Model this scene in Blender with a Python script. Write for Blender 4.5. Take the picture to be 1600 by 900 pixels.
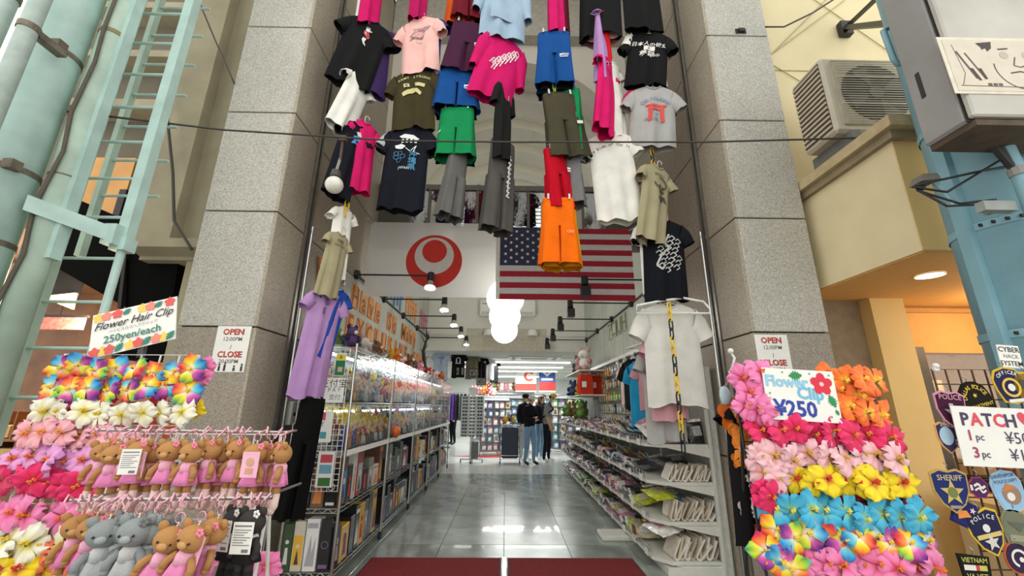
import bpy, bmesh, math, random
from math import sin, cos, pi, radians, sqrt, atan2
from mathutils import Vector, Matrix
random.seed(7)
for o in list(bpy.data.objects): bpy.data.objects.remove(o, do_unlink=True)
scene = bpy.context.scene
COL = scene.collection

# ---------------------------------------------------------------- camera
F, EYE = 644.0, 1.35
def _ray(x, y): return Vector(((x - 800) / F, (450 - y) / F, -1.0))
_Y = _ray(790, 635).normalized()
_X = _Y.cross(_ray(818, -1790).normalized()).normalized()
_Z = _X.cross(_Y)
RW = Matrix((_X, _Y, _Z))                 # world = RW @ camera
CAM = Vector((0, 0, EYE))
cam_data = bpy.data.cameras.new('camera')
cam_data.sensor_width = 36.0
cam_data.lens = 36.0 * F / 1600.0
cam_data.clip_start = 0.05
cam = bpy.data.objects.new('camera', cam_data)
cam.matrix_world = Matrix.Translation(CAM) @ RW.to_4x4()
COL.objects.link(cam)
scene.camera = cam

# ---------------------------------------------------------------- world, exposure
world = bpy.data.worlds.new('street_daylight')
scene.world = world
world.use_nodes = True
bg = world.node_tree.nodes['Background']
bg.inputs['Color'].default_value = (1.0, 0.985, 0.92, 1)
bg.inputs['Strength'].default_value = 1.25
vs = scene.view_settings
vs.view_transform = 'Standard'
vs.look = 'None'
vs.gamma = 1.0
vs.use_curve_mapping = False
vs.exposure = 0.35

def area_light(name, loc, size, power, color=(1, 1, 1), rot=(0, 0, 0)):
    d = bpy.data.lights.new(name, 'AREA')
    d.shape = 'RECTANGLE'; d.size, d.size_y = size
    d.energy = power; d.color = color
    o = bpy.data.objects.new(name, d); o.location = loc; o.rotation_euler = rot
    COL.objects.link(o)
    return o
# ceiling fluorescents of the shop (real tubes are built further down at the same places)
area_light('shop_fluorescent_light', (0.2, 12.0, 2.50), (3.2, 0.5), 90, (0.97, 1.0, 0.98))
area_light('shop_fluorescent_light', (0.2, 15.2, 2.50), (3.2, 0.5), 90, (0.97, 1.0, 0.98))
area_light('shop_fluorescent_light', (0.2, 18.0, 2.50), (3.2, 0.5), 80, (0.97, 1.0, 0.98))

# ---------------------------------------------------------------- picture-point helpers (give each point its own distance)
def P(x, y, Y=None, X=None, Z=None):
    d = RW @ _ray(x, y)
    if Y is not None: t = Y / d.y
    elif X is not None: t = X / d.x
    else: t = (Z - EYE) / d.z
    return CAM + d * t

# ---------------------------------------------------------------- materials
def rgb(r, g=None, b=None):
    if g is None: r, g, b = r
    f = lambda c: (c / 255.0 / 12.92) if c / 255.0 <= 0.04045 else ((c / 255.0 + 0.055) / 1.055) ** 2.4
    return (f(r), f(g), f(b), 1.0)
MATS = {}
def mat(name, col, rough=0.6, metal=0.0, var=0.12, scale=14.0, bump=0.0, bscale=None, emit=None, coat=0.0, sheen=0.0, trans=0.0, spec=0.5):
    if name in MATS: return MATS[name]
    m = bpy.data.materials.new(name); m.use_nodes = True
    nt = m.node_tree; b = nt.nodes['Principled BSDF']
    c = rgb(col)
    b.inputs['Roughness'].default_value = rough
    b.inputs['Metallic'].default_value = metal
    b.inputs['Specular IOR Level'].default_value = spec
    if coat: b.inputs['Coat Weight'].default_value = coat
    if sheen: b.inputs['Sheen Weight'].default_value = sheen
    if trans: b.inputs['Transmission Weight'].default_value = trans
    tc = nt.nodes.new('ShaderNodeTexCoord')
    n = nt.nodes.new('ShaderNodeTexNoise')
    n.inputs['Scale'].default_value = scale; n.inputs['Detail'].default_value = 5
    nt.links.new(tc.outputs['Object'], n.inputs['Vector'])
    r = nt.nodes.new('ShaderNodeValToRGB')
    r.color_ramp.elements[0].position = 0.3; r.color_ramp.elements[1].position = 0.7
    r.color_ramp.elements[0].color = tuple(x * (1 - var) for x in c[:3]) + (1,)
    r.color_ramp.elements[1].color = tuple(min(1, x * (1 + var)) for x in c[:3]) + (1,)
    nt.links.new(n.outputs['Fac'], r.inputs['Fac'])
    nt.links.new(r.outputs['Color'], b.inputs['Base Color'])
    if bump:
        n2 = nt.nodes.new('ShaderNodeTexNoise'); n2.inputs['Scale'].default_value = bscale or scale * 4
        nt.links.new(tc.outputs['Object'], n2.inputs['Vector'])
        bp = nt.nodes.new('ShaderNodeBump'); bp.inputs['Strength'].default_value = bump; bp.inputs['Distance'].default_value = 0.01
        nt.links.new(n2.outputs['Fac'], bp.inputs['Height']); nt.links.new(bp.outputs['Normal'], b.inputs['Normal'])
    if emit:
        b.inputs['Emission Color'].default_value = c
        b.inputs['Emission Strength'].default_value = emit
    MATS[name] = m
    return m
def granite(name, dark, mid, light, rough=0.55):
    m = mat(name, mid, rough)
    nt = m.node_tree; b = nt.nodes['Principled BSDF']
    r = [x for x in nt.nodes if x.bl_idname == 'ShaderNodeValToRGB'][0]
    n = [x for x in nt.nodes if x.bl_idname == 'ShaderNodeTexNoise'][0]
    n.inputs['Scale'].default_value = 95; n.inputs['Detail'].default_value = 3; n.inputs['Roughness'].default_value = 0.75
    r.color_ramp.elements[0].position = 0.32; r.color_ramp.elements[0].color = rgb(dark)
    r.color_ramp.elements[1].position = 0.68; r.color_ramp.elements[1].color = rgb(light)
    e = r.color_ramp.elements.new(0.5); e.color = rgb(mid)
    n2 = nt.nodes.new('ShaderNodeTexNoise'); n2.inputs['Scale'].default_value = 1.6; n2.inputs['Detail'].default_value = 4
    tc = [x for x in nt.nodes if x.bl_idname == 'ShaderNodeTexCoord'][0]
    nt.links.new(tc.outputs['Object'], n2.inputs['Vector'])
    mx = nt.nodes.new('ShaderNodeMix'); mx.data_type = 'RGBA'; mx.blend_type = 'MULTIPLY'
    mx.inputs['Factor'].default_value = 0.3
    nt.links.new(r.outputs['Color'], mx.inputs['A']); nt.links.new(n2.outputs['Fac'], mx.inputs['B'])
    nt.links.new(mx.outputs['Result'], b.inputs['Base Color'])
    return m
def clear(name, tint=(0.95, 0.98, 0.985), gloss=0.05, rough=0.06, graze=0.45):
    m = bpy.data.materials.new(name); m.use_nodes = True
    nt = m.node_tree; nt.nodes.clear()
    out = nt.nodes.new('ShaderNodeOutputMaterial'); mx = nt.nodes.new('ShaderNodeMixShader')
    t = nt.nodes.new('ShaderNodeBsdfTransparent'); g = nt.nodes.new('ShaderNodeBsdfGlossy'); lw = nt.nodes.new('ShaderNodeLayerWeight')
    pw = nt.nodes.new('ShaderNodeMath'); pw.operation = 'POWER'; pw.inputs[1].default_value = 4.0
    ad = nt.nodes.new('ShaderNodeMath'); ad.operation = 'MULTIPLY_ADD'; ad.inputs[1].default_value = graze; ad.inputs[2].default_value = gloss; ad.use_clamp = True
    n = nt.nodes.new('ShaderNodeTexNoise'); n.inputs['Scale'].default_value = 9
    bp = nt.nodes.new('ShaderNodeBump'); bp.inputs['Strength'].default_value = 0.25; bp.inputs['Distance'].default_value = 0.01
    nt.links.new(n.outputs['Fac'], bp.inputs['Height']); nt.links.new(bp.outputs['Normal'], g.inputs['Normal'])
    t.inputs['Color'].default_value = tint + (1,); g.inputs['Roughness'].default_value = rough
    nt.links.new(lw.outputs['Facing'], pw.inputs[0]); nt.links.new(pw.outputs[0], ad.inputs[0]); nt.links.new(ad.outputs[0], mx.inputs['Fac'])
    nt.links.new(t.outputs[0], mx.inputs[1]); nt.links.new(g.outputs[0], mx.inputs[2]); nt.links.new(mx.outputs[0], out.inputs['Surface'])
    return m
def emis(name, col, s):
    m = bpy.data.materials.new(name); m.use_nodes = True
    b = m.node_tree.nodes['Principled BSDF']; c = rgb(col)
    b.inputs['Base Color'].default_value = c; b.inputs['Emission Color'].default_value = c; b.inputs['Emission Strength'].default_value = s
    return m
def cloth(col, name=None):
    return mat(name or 'cloth_%d_%d_%d' % tuple(col), col, 0.85, var=0.10, scale=6, bump=0.25, bscale=160, sheen=0.0, spec=0.12)
def paint(col, rough=0.5):
    return mat('paint_%d_%d_%d_%d' % (tuple(col) + (int(rough * 100),)), col, rough, var=0.05)

M_STEEL = mat('chrome_wire', (190, 192, 190), 0.28, 0.9, 0.05)
M_WHITE = mat('white_enamel', (232, 232, 226), 0.4, var=0.04)
M_BLACK = mat('black_metal', (26, 26, 27), 0.45, var=0.2)
M_PAPER = mat('white_paper', (238, 238, 234), 0.6, var=0.03)
M_CLEAR = clear('clear_acrylic')
M_GLASS = clear('window_glass', (0.80, 0.81, 0.79), 0.10, 0.02)
M_TUBE = emis('lit_tube', (242, 250, 255), 5.0)
M_GLOBE = emis('lit_globe', (255, 252, 244), 6.5)
M_WARM = emis('warm_bulb', (255, 214, 150), 14.0)

# ---------------------------------------------------------------- mesh building
class MB:
    def __init__(s): s.v = []; s.f = []; s.m = []
    def add(s, vs_, fs, mi=0):
        n = len(s.v); s.v += [tuple(q) for q in vs_]
        for f in fs: s.f.append(tuple(n + i for i in f)); s.m.append(mi)
        return s
    def box(s, lo, hi, mi=0):
        x0, y0, z0 = lo; x1, y1, z1 = hi
        return s.add([(x0, y0, z0), (x1, y0, z0), (x1, y1, z0), (x0, y1, z0), (x0, y0, z1), (x1, y0, z1), (x1, y1, z1), (x0, y1, z1)],
                     [(0, 3, 2, 1), (4, 5, 6, 7), (0, 1, 5, 4), (1, 2, 6, 5), (2, 3, 7, 6), (3, 0, 4, 7)], mi)
    def cham(s, lo, hi, c=0.01, mi=0):
        # box with bevelled edges
        bm = bmesh.new(); bmesh.ops.create_cube(bm, size=1)
        for v in bm.verts:
            v.co = Vector([lo[i] + (v.co[i] + .5) * (hi[i] - lo[i]) for i in range(3)])
        bmesh.ops.bevel(bm, geom=bm.edges[:], offset=c, segments=1, affect='EDGES')
        bm.verts.index_update()
        s.add([v.co[:] for v in bm.verts], [[v.index for v in f.verts] for f in bm.faces], mi); bm.free()
        return s
    def ring(s, c, ax, r, n, r2=None):
        a = Vector(ax).normalized(); u = a.orthogonal().normalized(); w = a.cross(u)
        return [Vector(c) + u * (r * cos(2 * pi * i / n)) + w * ((r2 or r) * sin(2 * pi * i / n)) for i in range(n)]
    def loft(s, rings, caps=True, mi=0, closed=False):
        n = len(rings[0]); vs_ = [q for r in rings for q in r]; fs = []
        K = len(rings) if closed else len(rings) - 1
        for k in range(K):
            a = k * n; b = ((k + 1) % len(rings)) * n
            for i in range(n):
                j = (i + 1) % n; fs.append((a + i, a + j, b + j, b + i))
        if caps and not closed: fs.append(tuple(range(n - 1, -1, -1))); fs.append(tuple(range((len(rings) - 1) * n, len(rings) * n)))
        return s.add(vs_, fs, mi)
    def cyl(s, p0, p1, r0, r1=None, n=10, mi=0, caps=True):
        p0, p1 = Vector(p0), Vector(p1); ax = p1 - p0
        if r1 is None: r1 = r0
        return s.loft([s.ring(p0, ax, r0, n), s.ring(p1, ax, r1, n)], caps, mi)
    def tube(s, pts, r, n=6, mi=0, closed=False):
        pts = [Vector(p) for p in pts]; rings = []; u = None
        L = len(pts)
        for i, p in enumerate(pts):
            if closed: t = pts[(i + 1) % L] - pts[i - 1]
            else: t = pts[min(i + 1, L - 1)] - pts[max(i - 1, 0)]
            t.normalize()
            u = (t.orthogonal() if u is None else u - t * u.dot(t)).normalized()
            w = t.cross(u); rr = r[i] if isinstance(r, (list, tuple)) else r
            rings.append([p + u * (rr * cos(2 * pi * k / n)) + w * (rr * sin(2 * pi * k / n)) for k in range(n)])
        return s.loft(rings, True, mi, closed)
    def ball(s, c, r, nu=10, nv=7, mi=0, sc=(1, 1, 1)):
        c = Vector(c); rings = []
        vs_ = [c + Vector((0, 0, -r * sc[2]))]; fs = []
        for j in range(1, nv):
            ph = -pi / 2 + pi * j / nv
            for i in range(nu):
                th = 2 * pi * i / nu
                vs_.append(c + Vector((r * sc[0] * cos(ph) * cos(th), r * sc[1] * cos(ph) * sin(th), r * sc[2] * sin(ph))))
        vs_.append(c + Vector((0, 0, r * sc[2])))
        for i in range(nu): fs.append((0, 1 + (i + 1) % nu, 1 + i))
        for j in range(nv - 2):
            for i in range(nu):
                a = 1 + j * nu; b = a + nu; k = (i + 1) % nu
                fs.append((a + i, a + k, b + k, b + i))
        a = 1 + (nv - 2) * nu; t = len(vs_) - 1
        for i in range(nu): fs.append((a + i, a + (i + 1) % nu, t))
        return s.add(vs_, fs, mi)
    def grid(s, fn, nu, nv, mi=0):
        vs_ = [fn(i / nu, j / nv) for j in range(nv + 1) for i in range(nu + 1)]
        fs = [(j * (nu + 1) + i, j * (nu + 1) + i + 1, (j + 1) * (nu + 1) + i + 1, (j + 1) * (nu + 1) + i) for j in range(nv) for i in range(nu)]
        return s.add(vs_, fs, mi)
    def prism(s, pts, y0, y1, mi=0):
        # outline in x,z (front at y0) given depth to y1
        n = len(pts)
        return s.add([(x, y0, z) for x, z in pts] + [(x, y1, z) for x, z in pts],
                     [tuple(range(n)), tuple(range(2 * n - 1, n - 1, -1))] + [(i, i + n, (i + 1) % n + n, (i + 1) % n) for i in range(n)], mi)
    def mesh(s, name, mats, smooth=False, origin=(0, 0, 0)):
        me = bpy.data.meshes.new(name)
        o = Vector(origin)
        me.from_pydata([tuple(Vector(q) - o) for q in s.v], [], s.f)
        for m in (mats if isinstance(mats, (list, tuple)) else [mats]): me.materials.append(m)
        if any(s.m): me.polygons.foreach_set('material_index', s.m)
        if smooth: me.polygons.foreach_set('use_smooth', [True] * len(s.f))
        me.update()
        return me
    def build(s, name, mats, parent=None, smooth=False, origin=(0, 0, 0), **k):
        return inst(name, s.mesh(name, mats, smooth, origin), parent, **k)
def inst(name, me, parent=None, loc=(0, 0, 0), rot=(0, 0, 0), scale=(1, 1, 1)):
    o = bpy.data.objects.new(name, me)
    o.location = loc; o.rotation_euler = rot
    o.scale = scale if isinstance(scale, (tuple, list)) else (scale,) * 3
    COL.objects.link(o); o.parent = parent
    return o
def tag(o, label, cat, group=None, kind=None):
    o['label'] = label; o['category'] = cat
    if group: o['group'] = group
    if kind: o['kind'] = kind
    return o
def thing(name, label, cat, loc=(0, 0, 0), rot=(0, 0, 0), group=None, scale=1.0):
    o = bpy.data.objects.new(name, None); o.empty_display_size = 0.05
    o.location = loc; o.rotation_euler = rot; o.scale = (scale,) * 3
    COL.objects.link(o)
    return tag(o, label, cat, group)
def struct(name, mb, mats, label=None, smooth=False):
    o = mb.build(name, mats, None, smooth); o['kind'] = 'structure'
    o['label'] = label or name.replace('_', ' ')
    return o
ORD = ['first', 'second', 'third', 'fourth', 'fifth', 'sixth', 'seventh', 'eighth', 'ninth', 'tenth', 'eleventh', 'twelfth', 'thirteenth', 'fourteenth', 'fifteenth', 'sixteenth']

# ---------------------------------------------------------------- lettering
_tc = {}
def text2d(s, size, x=0, z=0, rot=0.0, sx=1.0, bold=0.0, shear=0.0, res=2):
    key = (s, bold, shear, res)
    if key not in _tc:
        cu = bpy.data.curves.new('t', 'FONT'); cu.body = s; cu.size = 1; cu.align_x = 'CENTER'; cu.align_y = 'CENTER'
        cu.resolution_u = res; cu.offset = bold; cu.shear = shear
        ob = bpy.data.objects.new('t', cu)
        me = bpy.data.meshes.new_from_object(ob)
        _tc[key] = ([(v.co.x, v.co.y) for v in me.vertices], [tuple(p.vertices) for p in me.polygons])
        bpy.data.objects.remove(ob); bpy.data.meshes.remove(me); bpy.data.curves.remove(cu)
    vs_, fs = _tc[key]; c, sn = cos(rot), sin(rot)
    return [(x + size * (a * sx * c - b * sn), z + size * (a * sx * sn + b * c)) for a, b in vs_], fs
def arc_text(s, size, x, z, R, step, up=True):
    out = []
    n = len(s)
    for i, ch in enumerate(s):
        if ch == ' ': continue
        a = (i - (n - 1) / 2) * step
        r = -a if up else a
        out.append(text2d(ch, size, x + R * sin(a), z + (R * cos(a) - R) * (1 if up else -1), r, bold=0.012))
    return out
def refine(vs_, fs, lim):
    bm = bmesh.new(); vv = [bm.verts.new((x, z, 0)) for x, z in vs_]
    for f in fs:
        try: bm.faces.new([vv[i] for i in f])
        except ValueError: pass
    for _ in range(4):
        bmesh.ops.triangulate(bm, faces=[f for f in bm.faces if len(f.verts) > 4])
        es = [e for e in bm.edges if e.calc_length() > lim]
        if not es: break
        bmesh.ops.subdivide_edges(bm, edges=es, cuts=1, use_grid_fill=True)
    bm.verts.index_update()
    r = [(v.co.x, v.co.y) for v in bm.verts], [tuple(v.index for v in f.verts) for f in bm.faces]
    bm.free(); return r
class Print:
    # flat print: coloured outlines and letters in x,z, mapped on a surface y = fn(x,z)
    def __init__(s): s.items = {}
    def poly(s, pts, col): s.items.setdefault(tuple(col), []).append(([tuple(p) for p in pts], [tuple(range(len(pts)))])); return s
    def rect(s, x0, z0, x1, z1, col): return s.poly([(x0, z0), (x1, z0), (x1, z1), (x0, z1)], col)
    def disc(s, x, z, r, col, rz=None, n=16, rot=0):
        rz = rz or r
        return s.poly([(x + r * cos(2 * pi * i / n) * cos(rot) - rz * sin(2 * pi * i / n) * sin(rot), z + r * cos(2 * pi * i / n) * sin(rot) + rz * sin(2 * pi * i / n) * cos(rot)) for i in range(n)], col)
    def ringp(s, x, z, r, w, col, n=24, a0=0, a1=2 * pi):
        vs_ = []; fs = []
        for i in range(n + 1):
            a = a0 + (a1 - a0) * i / n
            vs_ += [(x + r * cos(a), z + r * sin(a)), (x + (r - w) * cos(a), z + (r - w) * sin(a))]
        for i in range(n): fs.append((2 * i, 2 * i + 2, 2 * i + 3, 2 * i + 1))
        s.items.setdefault(tuple(col), []).append((vs_, fs)); return s
    def line(s, pts, w, col):
        for (a, b), (c, d) in zip(pts, pts[1:]):
            L = sqrt((c - a) ** 2 + (d - b) ** 2) or 1e-6; nx, nz = -(d - b) / L * w / 2, (c - a) / L * w / 2
            s.poly([(a - nx, b - nz), (c - nx, d - nz), (c + nx, d + nz), (a + nx, b + nz)], col)
        return s
    def star(s, x, z, r, col, k=0.42, n=5, rot=0):
        return s.poly([(x + (r if i % 2 == 0 else r * k) * sin(pi * i / n + rot), z + (r if i % 2 == 0 else r * k) * cos(pi * i / n + rot)) for i in range(2 * n)], col)
    def flower(s, x, z, r, col, ctr=(250, 220, 80), n=5):
        for i in range(n):
            a = 2 * pi * i / n + .3
            s.disc(x + .55 * r * cos(a), z + .55 * r * sin(a), r * .5, col, r * .42, 8, a)
        return s.disc(x, z, r * .22, ctr, n=6)
    def leaf(s, x, z, r, col, rot=0):
        pts = []
        for i in range(14):
            t = i / 13; k = (0.38 if i % 2 else 0.16) * sin(pi * min(1, t * 1.05)) if 0 < i < 13 else 0
            pts.append((t - .5, k))
        pts = pts + [(a, -b) for a, b in reversed(pts[1:-1])]
        return s.poly([(x + 2 * r * (a * cos(rot) - b * sin(rot)), z + 2 * r * (a * sin(rot) + b * cos(rot))) for a, b in pts], col)
    def text(s, t, size, x, z, col, rot=0, sx=1.0, bold=0.0, shear=0.0): s.items.setdefault(tuple(col), []).append(text2d(t, size, x, z, rot, sx, bold, shear)); return s
    def arc(s, t, size, x, z, R, step, col, up=True): s.items.setdefault(tuple(col), []).extend(arc_text(t, size, x, z, R, step, up)); return s
    def build(s, parent, fn=None, off=0.0015, name='print', rough=0.6, step=0.00004, fine=0):
        fn = fn or (lambda x, z: 0.0); k = 0
        for ci, (col, parts) in enumerate(s.items.items()):
            mb = MB()
            for vs_, fs in parts:
                k += 1
                if fine: vs_, fs = refine(vs_, fs, fine)
                mb.add([(x, fn(x, z) - off - step * k, z) for x, z in vs_], fs)
            o = mb.build(name, paint(col, rough), parent)
            if len(parts) > 1: o['kind'] = 'stuff'
def sign(name, label, cat, loc, rot, w, h, pr, base=None, th=0.004, group=None):
    t = thing(name, label, cat, loc, rot, group)
    MB().box((-w / 2, 0, -h / 2), (w / 2, th, h / 2)).build('board', base or M_PAPER, t)
    if pr: pr.build(t, off=0.001)
    return t

# ================================================================ SETTING
RX, PF, PX = 1.91, 3.14, 2.51        # reveal half width, pillar front, pillar outer edge
M_GRAN = granite('pillar_granite', (150, 146, 137), (196, 193, 184), (226, 223, 214))
M_GRAN2 = granite('reveal_granite', (146, 136, 120), (182, 172, 154), (206, 197, 180))
M_GRAN3 = granite('base_granite', (128, 118, 106), (164, 154, 141), (188, 179, 166))
M_CONC = mat('concrete_wall', (184, 188, 178), 0.8, var=0.10, scale=3, bump=0.15, bscale=30)
M_PLAST = mat('vault_plaster', (214, 211, 200), 0.85, var=0.03, scale=2)
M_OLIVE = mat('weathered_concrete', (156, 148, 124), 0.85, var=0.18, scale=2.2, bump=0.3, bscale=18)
M_DARK = mat('dark_joint', (50, 47, 43), 0.8)
M_PAVE = mat('street_paving', (128, 124, 116), 0.8, var=0.15, scale=5)

struct('floor', MB().box((-7, -5, -0.1), (7, 3.62, -0.012)), M_PAVE, 'grey street paving in front of the shop')
# shop floor of polished grey tiles
M_TILE = mat('polished_grey_tile', (150, 158, 152), 0.22, var=0.28, scale=3.4, coat=0.3)
M_TILE2 = mat('polished_grey_tile_dark', (134, 142, 136), 0.22, var=0.30, scale=3.0, coat=0.3)
fl = struct('floor', MB().box((-1.95, 3.62, -0.1), (1.95, 9.3, -0.012)), mat('floor_grout', (92, 94, 90), 0.5), 'grey polished tile floor of the shop aisle')
tw, tl = 0.636, 0.568
tme = MB().cham((0.002, 0.002, -0.012), (tw - 0.002, tl - 0.002, 0.0), 0.0015)
tms = [tme.mesh('floor_tile', M_TILE), tme.mesh('floor_tile', M_TILE2)]
for i in range(6):
    for j in range(10):
        inst('floor_tile', tms[random.random() < 0.4], fl, (-1.908 + i * tw, 3.62 + j * tl, 0))
fl2 = struct('floor', MB().box((-4.2, 9.3, -0.1), (4.2, 21, 0.0)), mat('white_vinyl_floor', (206, 208, 204), 0.2, var=0.05, scale=1.5), 'white glossy floor at the back of the shop')

# pillars: core + granite panels with open joints
SEAM = [-0.02, 0.95, 1.92, 2.89, 3.86, 4.83, 5.80, 6.77, 7.74]
for side, nm in ((-1, 'left'), (1, 'right')):
    core = MB().box((min(side * (RX + .02), side * (PX - .02)), PF + .02, 0), (max(side * (RX + .02), side * (PX - .02)), 5.5, 7.9))
    w = struct('wall_%s' % nm, core, M_DARK, 'granite clad pillar on the %s of the shop entrance' % nm)
    for k in range(len(SEAM) - 1):
        z0, z1 = SEAM[k] + .006, SEAM[k + 1] - .006
        m = M_GRAN3 if k < 2 else M_GRAN
        x0, x1 = sorted((side * (RX + .026), side * PX))
        MB().cham((x0, PF, z0), (x1, PF + .03, z1), .004).build('granite_panel', m, w)
        x0, x1 = sorted((side * PX, side * (PX - .03)))
        MB().cham((x0, PF + .032, z0), (x1, 3.9, z1), .004).build('granite_panel', m, w)
        # reveal panels: strip before the shutter rail, then wider ones behind it
        x0, x1 = sorted((side * RX, side * (RX + .03)))
        for y0, y1 in ((PF + .005, 3.60), (3.72, 4.60), (4.606, 5.50)):
            if z0 < 2.8 and y0 > 4.6: continue
            MB().cham((x0, y0, z0), (x1, y1, z1), .004).build('granite_panel', M_GRAN2, w)
        # slender bevel strip at the outer corner of the pillar
        x0, x1 = sorted((side * (RX + .002), side * (RX + .022)))
        MB().box((x0, PF + .004, z0), (x1, PF + .02, z1)).build('corner_bead', M_GRAN2, w)
    # shutter guide rail
    x0, x1 = sorted((side * (RX - .012), side * (RX + .03)))
    tr = struct('trim_%d' % (1 if side < 0 else 2), MB().box((x0, 3.605, 0), (x1, 3.64, 7.9)).box((x0, 3.68, 0), (x1, 3.715, 7.9)), mat('rail_metal', (146, 142, 134), 0.35, 0.7), 'steel shutter guide rail on the %s reveal' % nm)
    MB().box((min(side * (RX + .012), side * (RX + .03)), 3.64, 0), (max(side * (RX + .012), side * (RX + .03)), 3.68, 7.9)).build('guide_slot', M_DARK, tr)
    MB().cyl((side * (RX - .03), 3.69, 0.0), (side * (RX - .03), 3.69, 3.0), .014, n=8).build('bright_rod', M_STEEL, tr)
    for z in (2.93, 1.2): MB().box((side * RX - .035, 3.675, z), (side * RX + .035, 3.705, z + .03)).build('rod_clip', M_STEEL, tr)
    # concrete side wall of the entrance hall
    x0, x1 = sorted((side * RX, side * (RX + .2)))
    hw = struct('wall_hall_%s' % nm, MB().box((x0, 4.606 if False else 5.5, 0), (x1, 9.9, 4.95)).box((x0, 4.61, 0), (x1, 5.5, 2.885)), M_CONC, 'bare concrete side wall of the entrance hall, %s' % nm)
    for y in (6.7, 8.0, 9.2):
        MB().box((min(side * (RX - .001), side * RX), y, 0.0), (max(side * (RX - .001), side * RX), y + .008, 4.9)).build('formwork_joint', mat('joint_grey', (120, 121, 116), 0.9), hw)  # thin grey joint strips

# stepped barrel vault over the hall
SPR = 4.92
def arch_pts(R, n=24): return [(R * cos(pi - pi * i / n), SPR + R * sin(pi - pi * i / n)) for i in range(n + 1)]
def arch_face(mb, R0, R1, y):            # flat ring between two arcs, facing the street
    a, b = arch_pts(R0), arch_pts(R1)
    for i in range(24): mb.add([(a[i][0], y, a[i][1]), (a[i + 1][0], y, a[i + 1][1]), (b[i + 1][0], y, b[i + 1][1]), (b[i][0], y, b[i][1])], [(0, 1, 2, 3)])
def arch_soffit(mb, R, y0, y1):
    a = arch_pts(R)
    for i in range(24): mb.add([(a[i][0], y0, a[i][1]), (a[i + 1][0], y0, a[i + 1][1]), (a[i + 1][0], y1, a[i + 1][1]), (a[i][0], y1, a[i][1])], [(0, 1, 2, 3)])
vt = MB()
# front wall with the arch cut out
a = arch_pts(1.90)
for i in range(24):
    (xa, za), (xb, zb) = a[i], a[i + 1]
    vt.add([(xa, 5.5, za), (xb, 5.5, zb), (xb, 5.5, 7.9), (xa, 5.5, 7.9)], [(0, 1, 2, 3)])
vt.box((-1.95, 5.5, SPR), (-1.90, 5.75, 7.9)).box((1.90, 5.5, SPR), (1.95, 5.75, 7.9))
arch_soffit(vt, 1.90, 5.5, 5.85); arch_face(vt, 1.90, 1.99, 5.85)
vault = struct('ceiling', vt, M_PLAST, 'pale plaster stepped barrel vault above the entrance hall', True)
yy = 5.85
for k in range(5):
    rb = MB(); arch_soffit(rb, 1.99, yy, yy + .42); arch_face(rb, 1.80, 1.99, yy + .42); arch_soffit(rb, 1.80, yy + .42, yy + .77)
    rb.build('vault_rib', M_PLAST, vault, False); yy += .77
eb = MB(); eb.add([(x, 9.9, z) for x, z in arch_pts(2.0)], [tuple(range(25))]); eb.build('end_wall', M_PLAST, vault)
# porch ceiling and top beam
struct('ceiling_porch', MB().box((-1.9, 3.2, 7.9), (1.9, 5.5, 8.1)), M_PLAST, 'flat plaster ceiling high over the entrance')
bm_ = struct('trim_3', MB().box((-1.9, 5.30, 7.15), (1.9, 5.498, 7.9)), mat('beam_plaster', (178, 174, 163), 0.85), 'plaster beam across the top of the arch wall')

# glass transom across the hall above the flags
tr = struct('window_1', MB().box((-1.9, 5.46, 4.42), (1.9, 5.52, 4.50)).box((-1.9, 5.46, 3.50), (1.9, 5.52, 3.57)), mat('bronze_frame', (104, 100, 92), 0.5, 0.3), 'glass transom band across the entrance above the flags')
xs = [-1.9, -1.15, -0.45, 0.3, 1.1, 1.9]
for i in range(5):
    MB().box((xs[i] + .02, 5.485, 3.57), (xs[i + 1] - .02, 5.495, 4.42)).build('glass_pane', M_GLASS, tr)
    if i: MB().box((xs[i] - .02, 5.47, 3.57), (xs[i] + .02, 5.51, 4.42)).build('mullion', MATS['bronze_frame'], tr)
# solid grey panels on both ends of the transom
for s in (-1, 1):
    x0, x1 = sorted((s * 1.15, s * 1.9))
    MB().box((x0, 5.53, 3.5), (x1, 5.56, 4.45)).build('grey_panel', mat('transom_panel', (120, 117, 108), 0.6), tr)
# wall at the end of the hall, above the way into the back shop
wb = struct('wall_back', MB().box((-2.1, 9.9, 2.62), (2.1, 10.1, 4.95)), mat('white_plaster_wall', (222, 221, 212), 0.8, var=0.03), 'white plaster wall over the opening to the back shop')
MB().box((-0.95, 9.86, 2.62), (0.95, 9.9, 3.16)).build('access_panel', mat('beige_panel', (196, 190, 172), 0.7), wb)
# back shop shell
M_BW = mat('shop_white_wall', (218, 220, 216), 0.7, var=0.03)
struct('wall_left_back', MB().box((-4.2, 9.9, 0), (-4.1, 20, 2.62)), M_BW, 'white side wall of the back shop, left')
struct('wall_right_back', MB().box((4.1, 9.9, 0), (4.2, 20, 2.62)), M_BW, 'white side wall of the back shop, right')
struct('wall_far', MB().box((-4.2, 20, 0), (4.2, 20.1, 2.62)), M_BW, 'white far wall of the back shop')
struct('wall_inner_left', MB().box((-4.2, 9.9, 0), (-2.11, 10.0, 2.62)), M_BW, 'inner white wall left of the hall')
struct('wall_inner_right', MB().box((2.11, 9.9, 0), (4.2, 10.0, 2.62)), M_BW, 'inner white wall right of the hall')
cl = struct('ceiling_back', MB().box((-4.2, 10.11, 2.62), (4.2, 20.1, 2.72)), mat('ceiling_board', (214, 214, 208), 0.8, var=0.03), 'white ceiling of the back shop')
for y in (11.2, 12.5, 13.8, 15.1, 16.4): MB().box((-4.1, y, 2.614), (4.1, y + .012, 2.62)).build('ceiling_joint', MATS['joint_grey'], cl)

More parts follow.
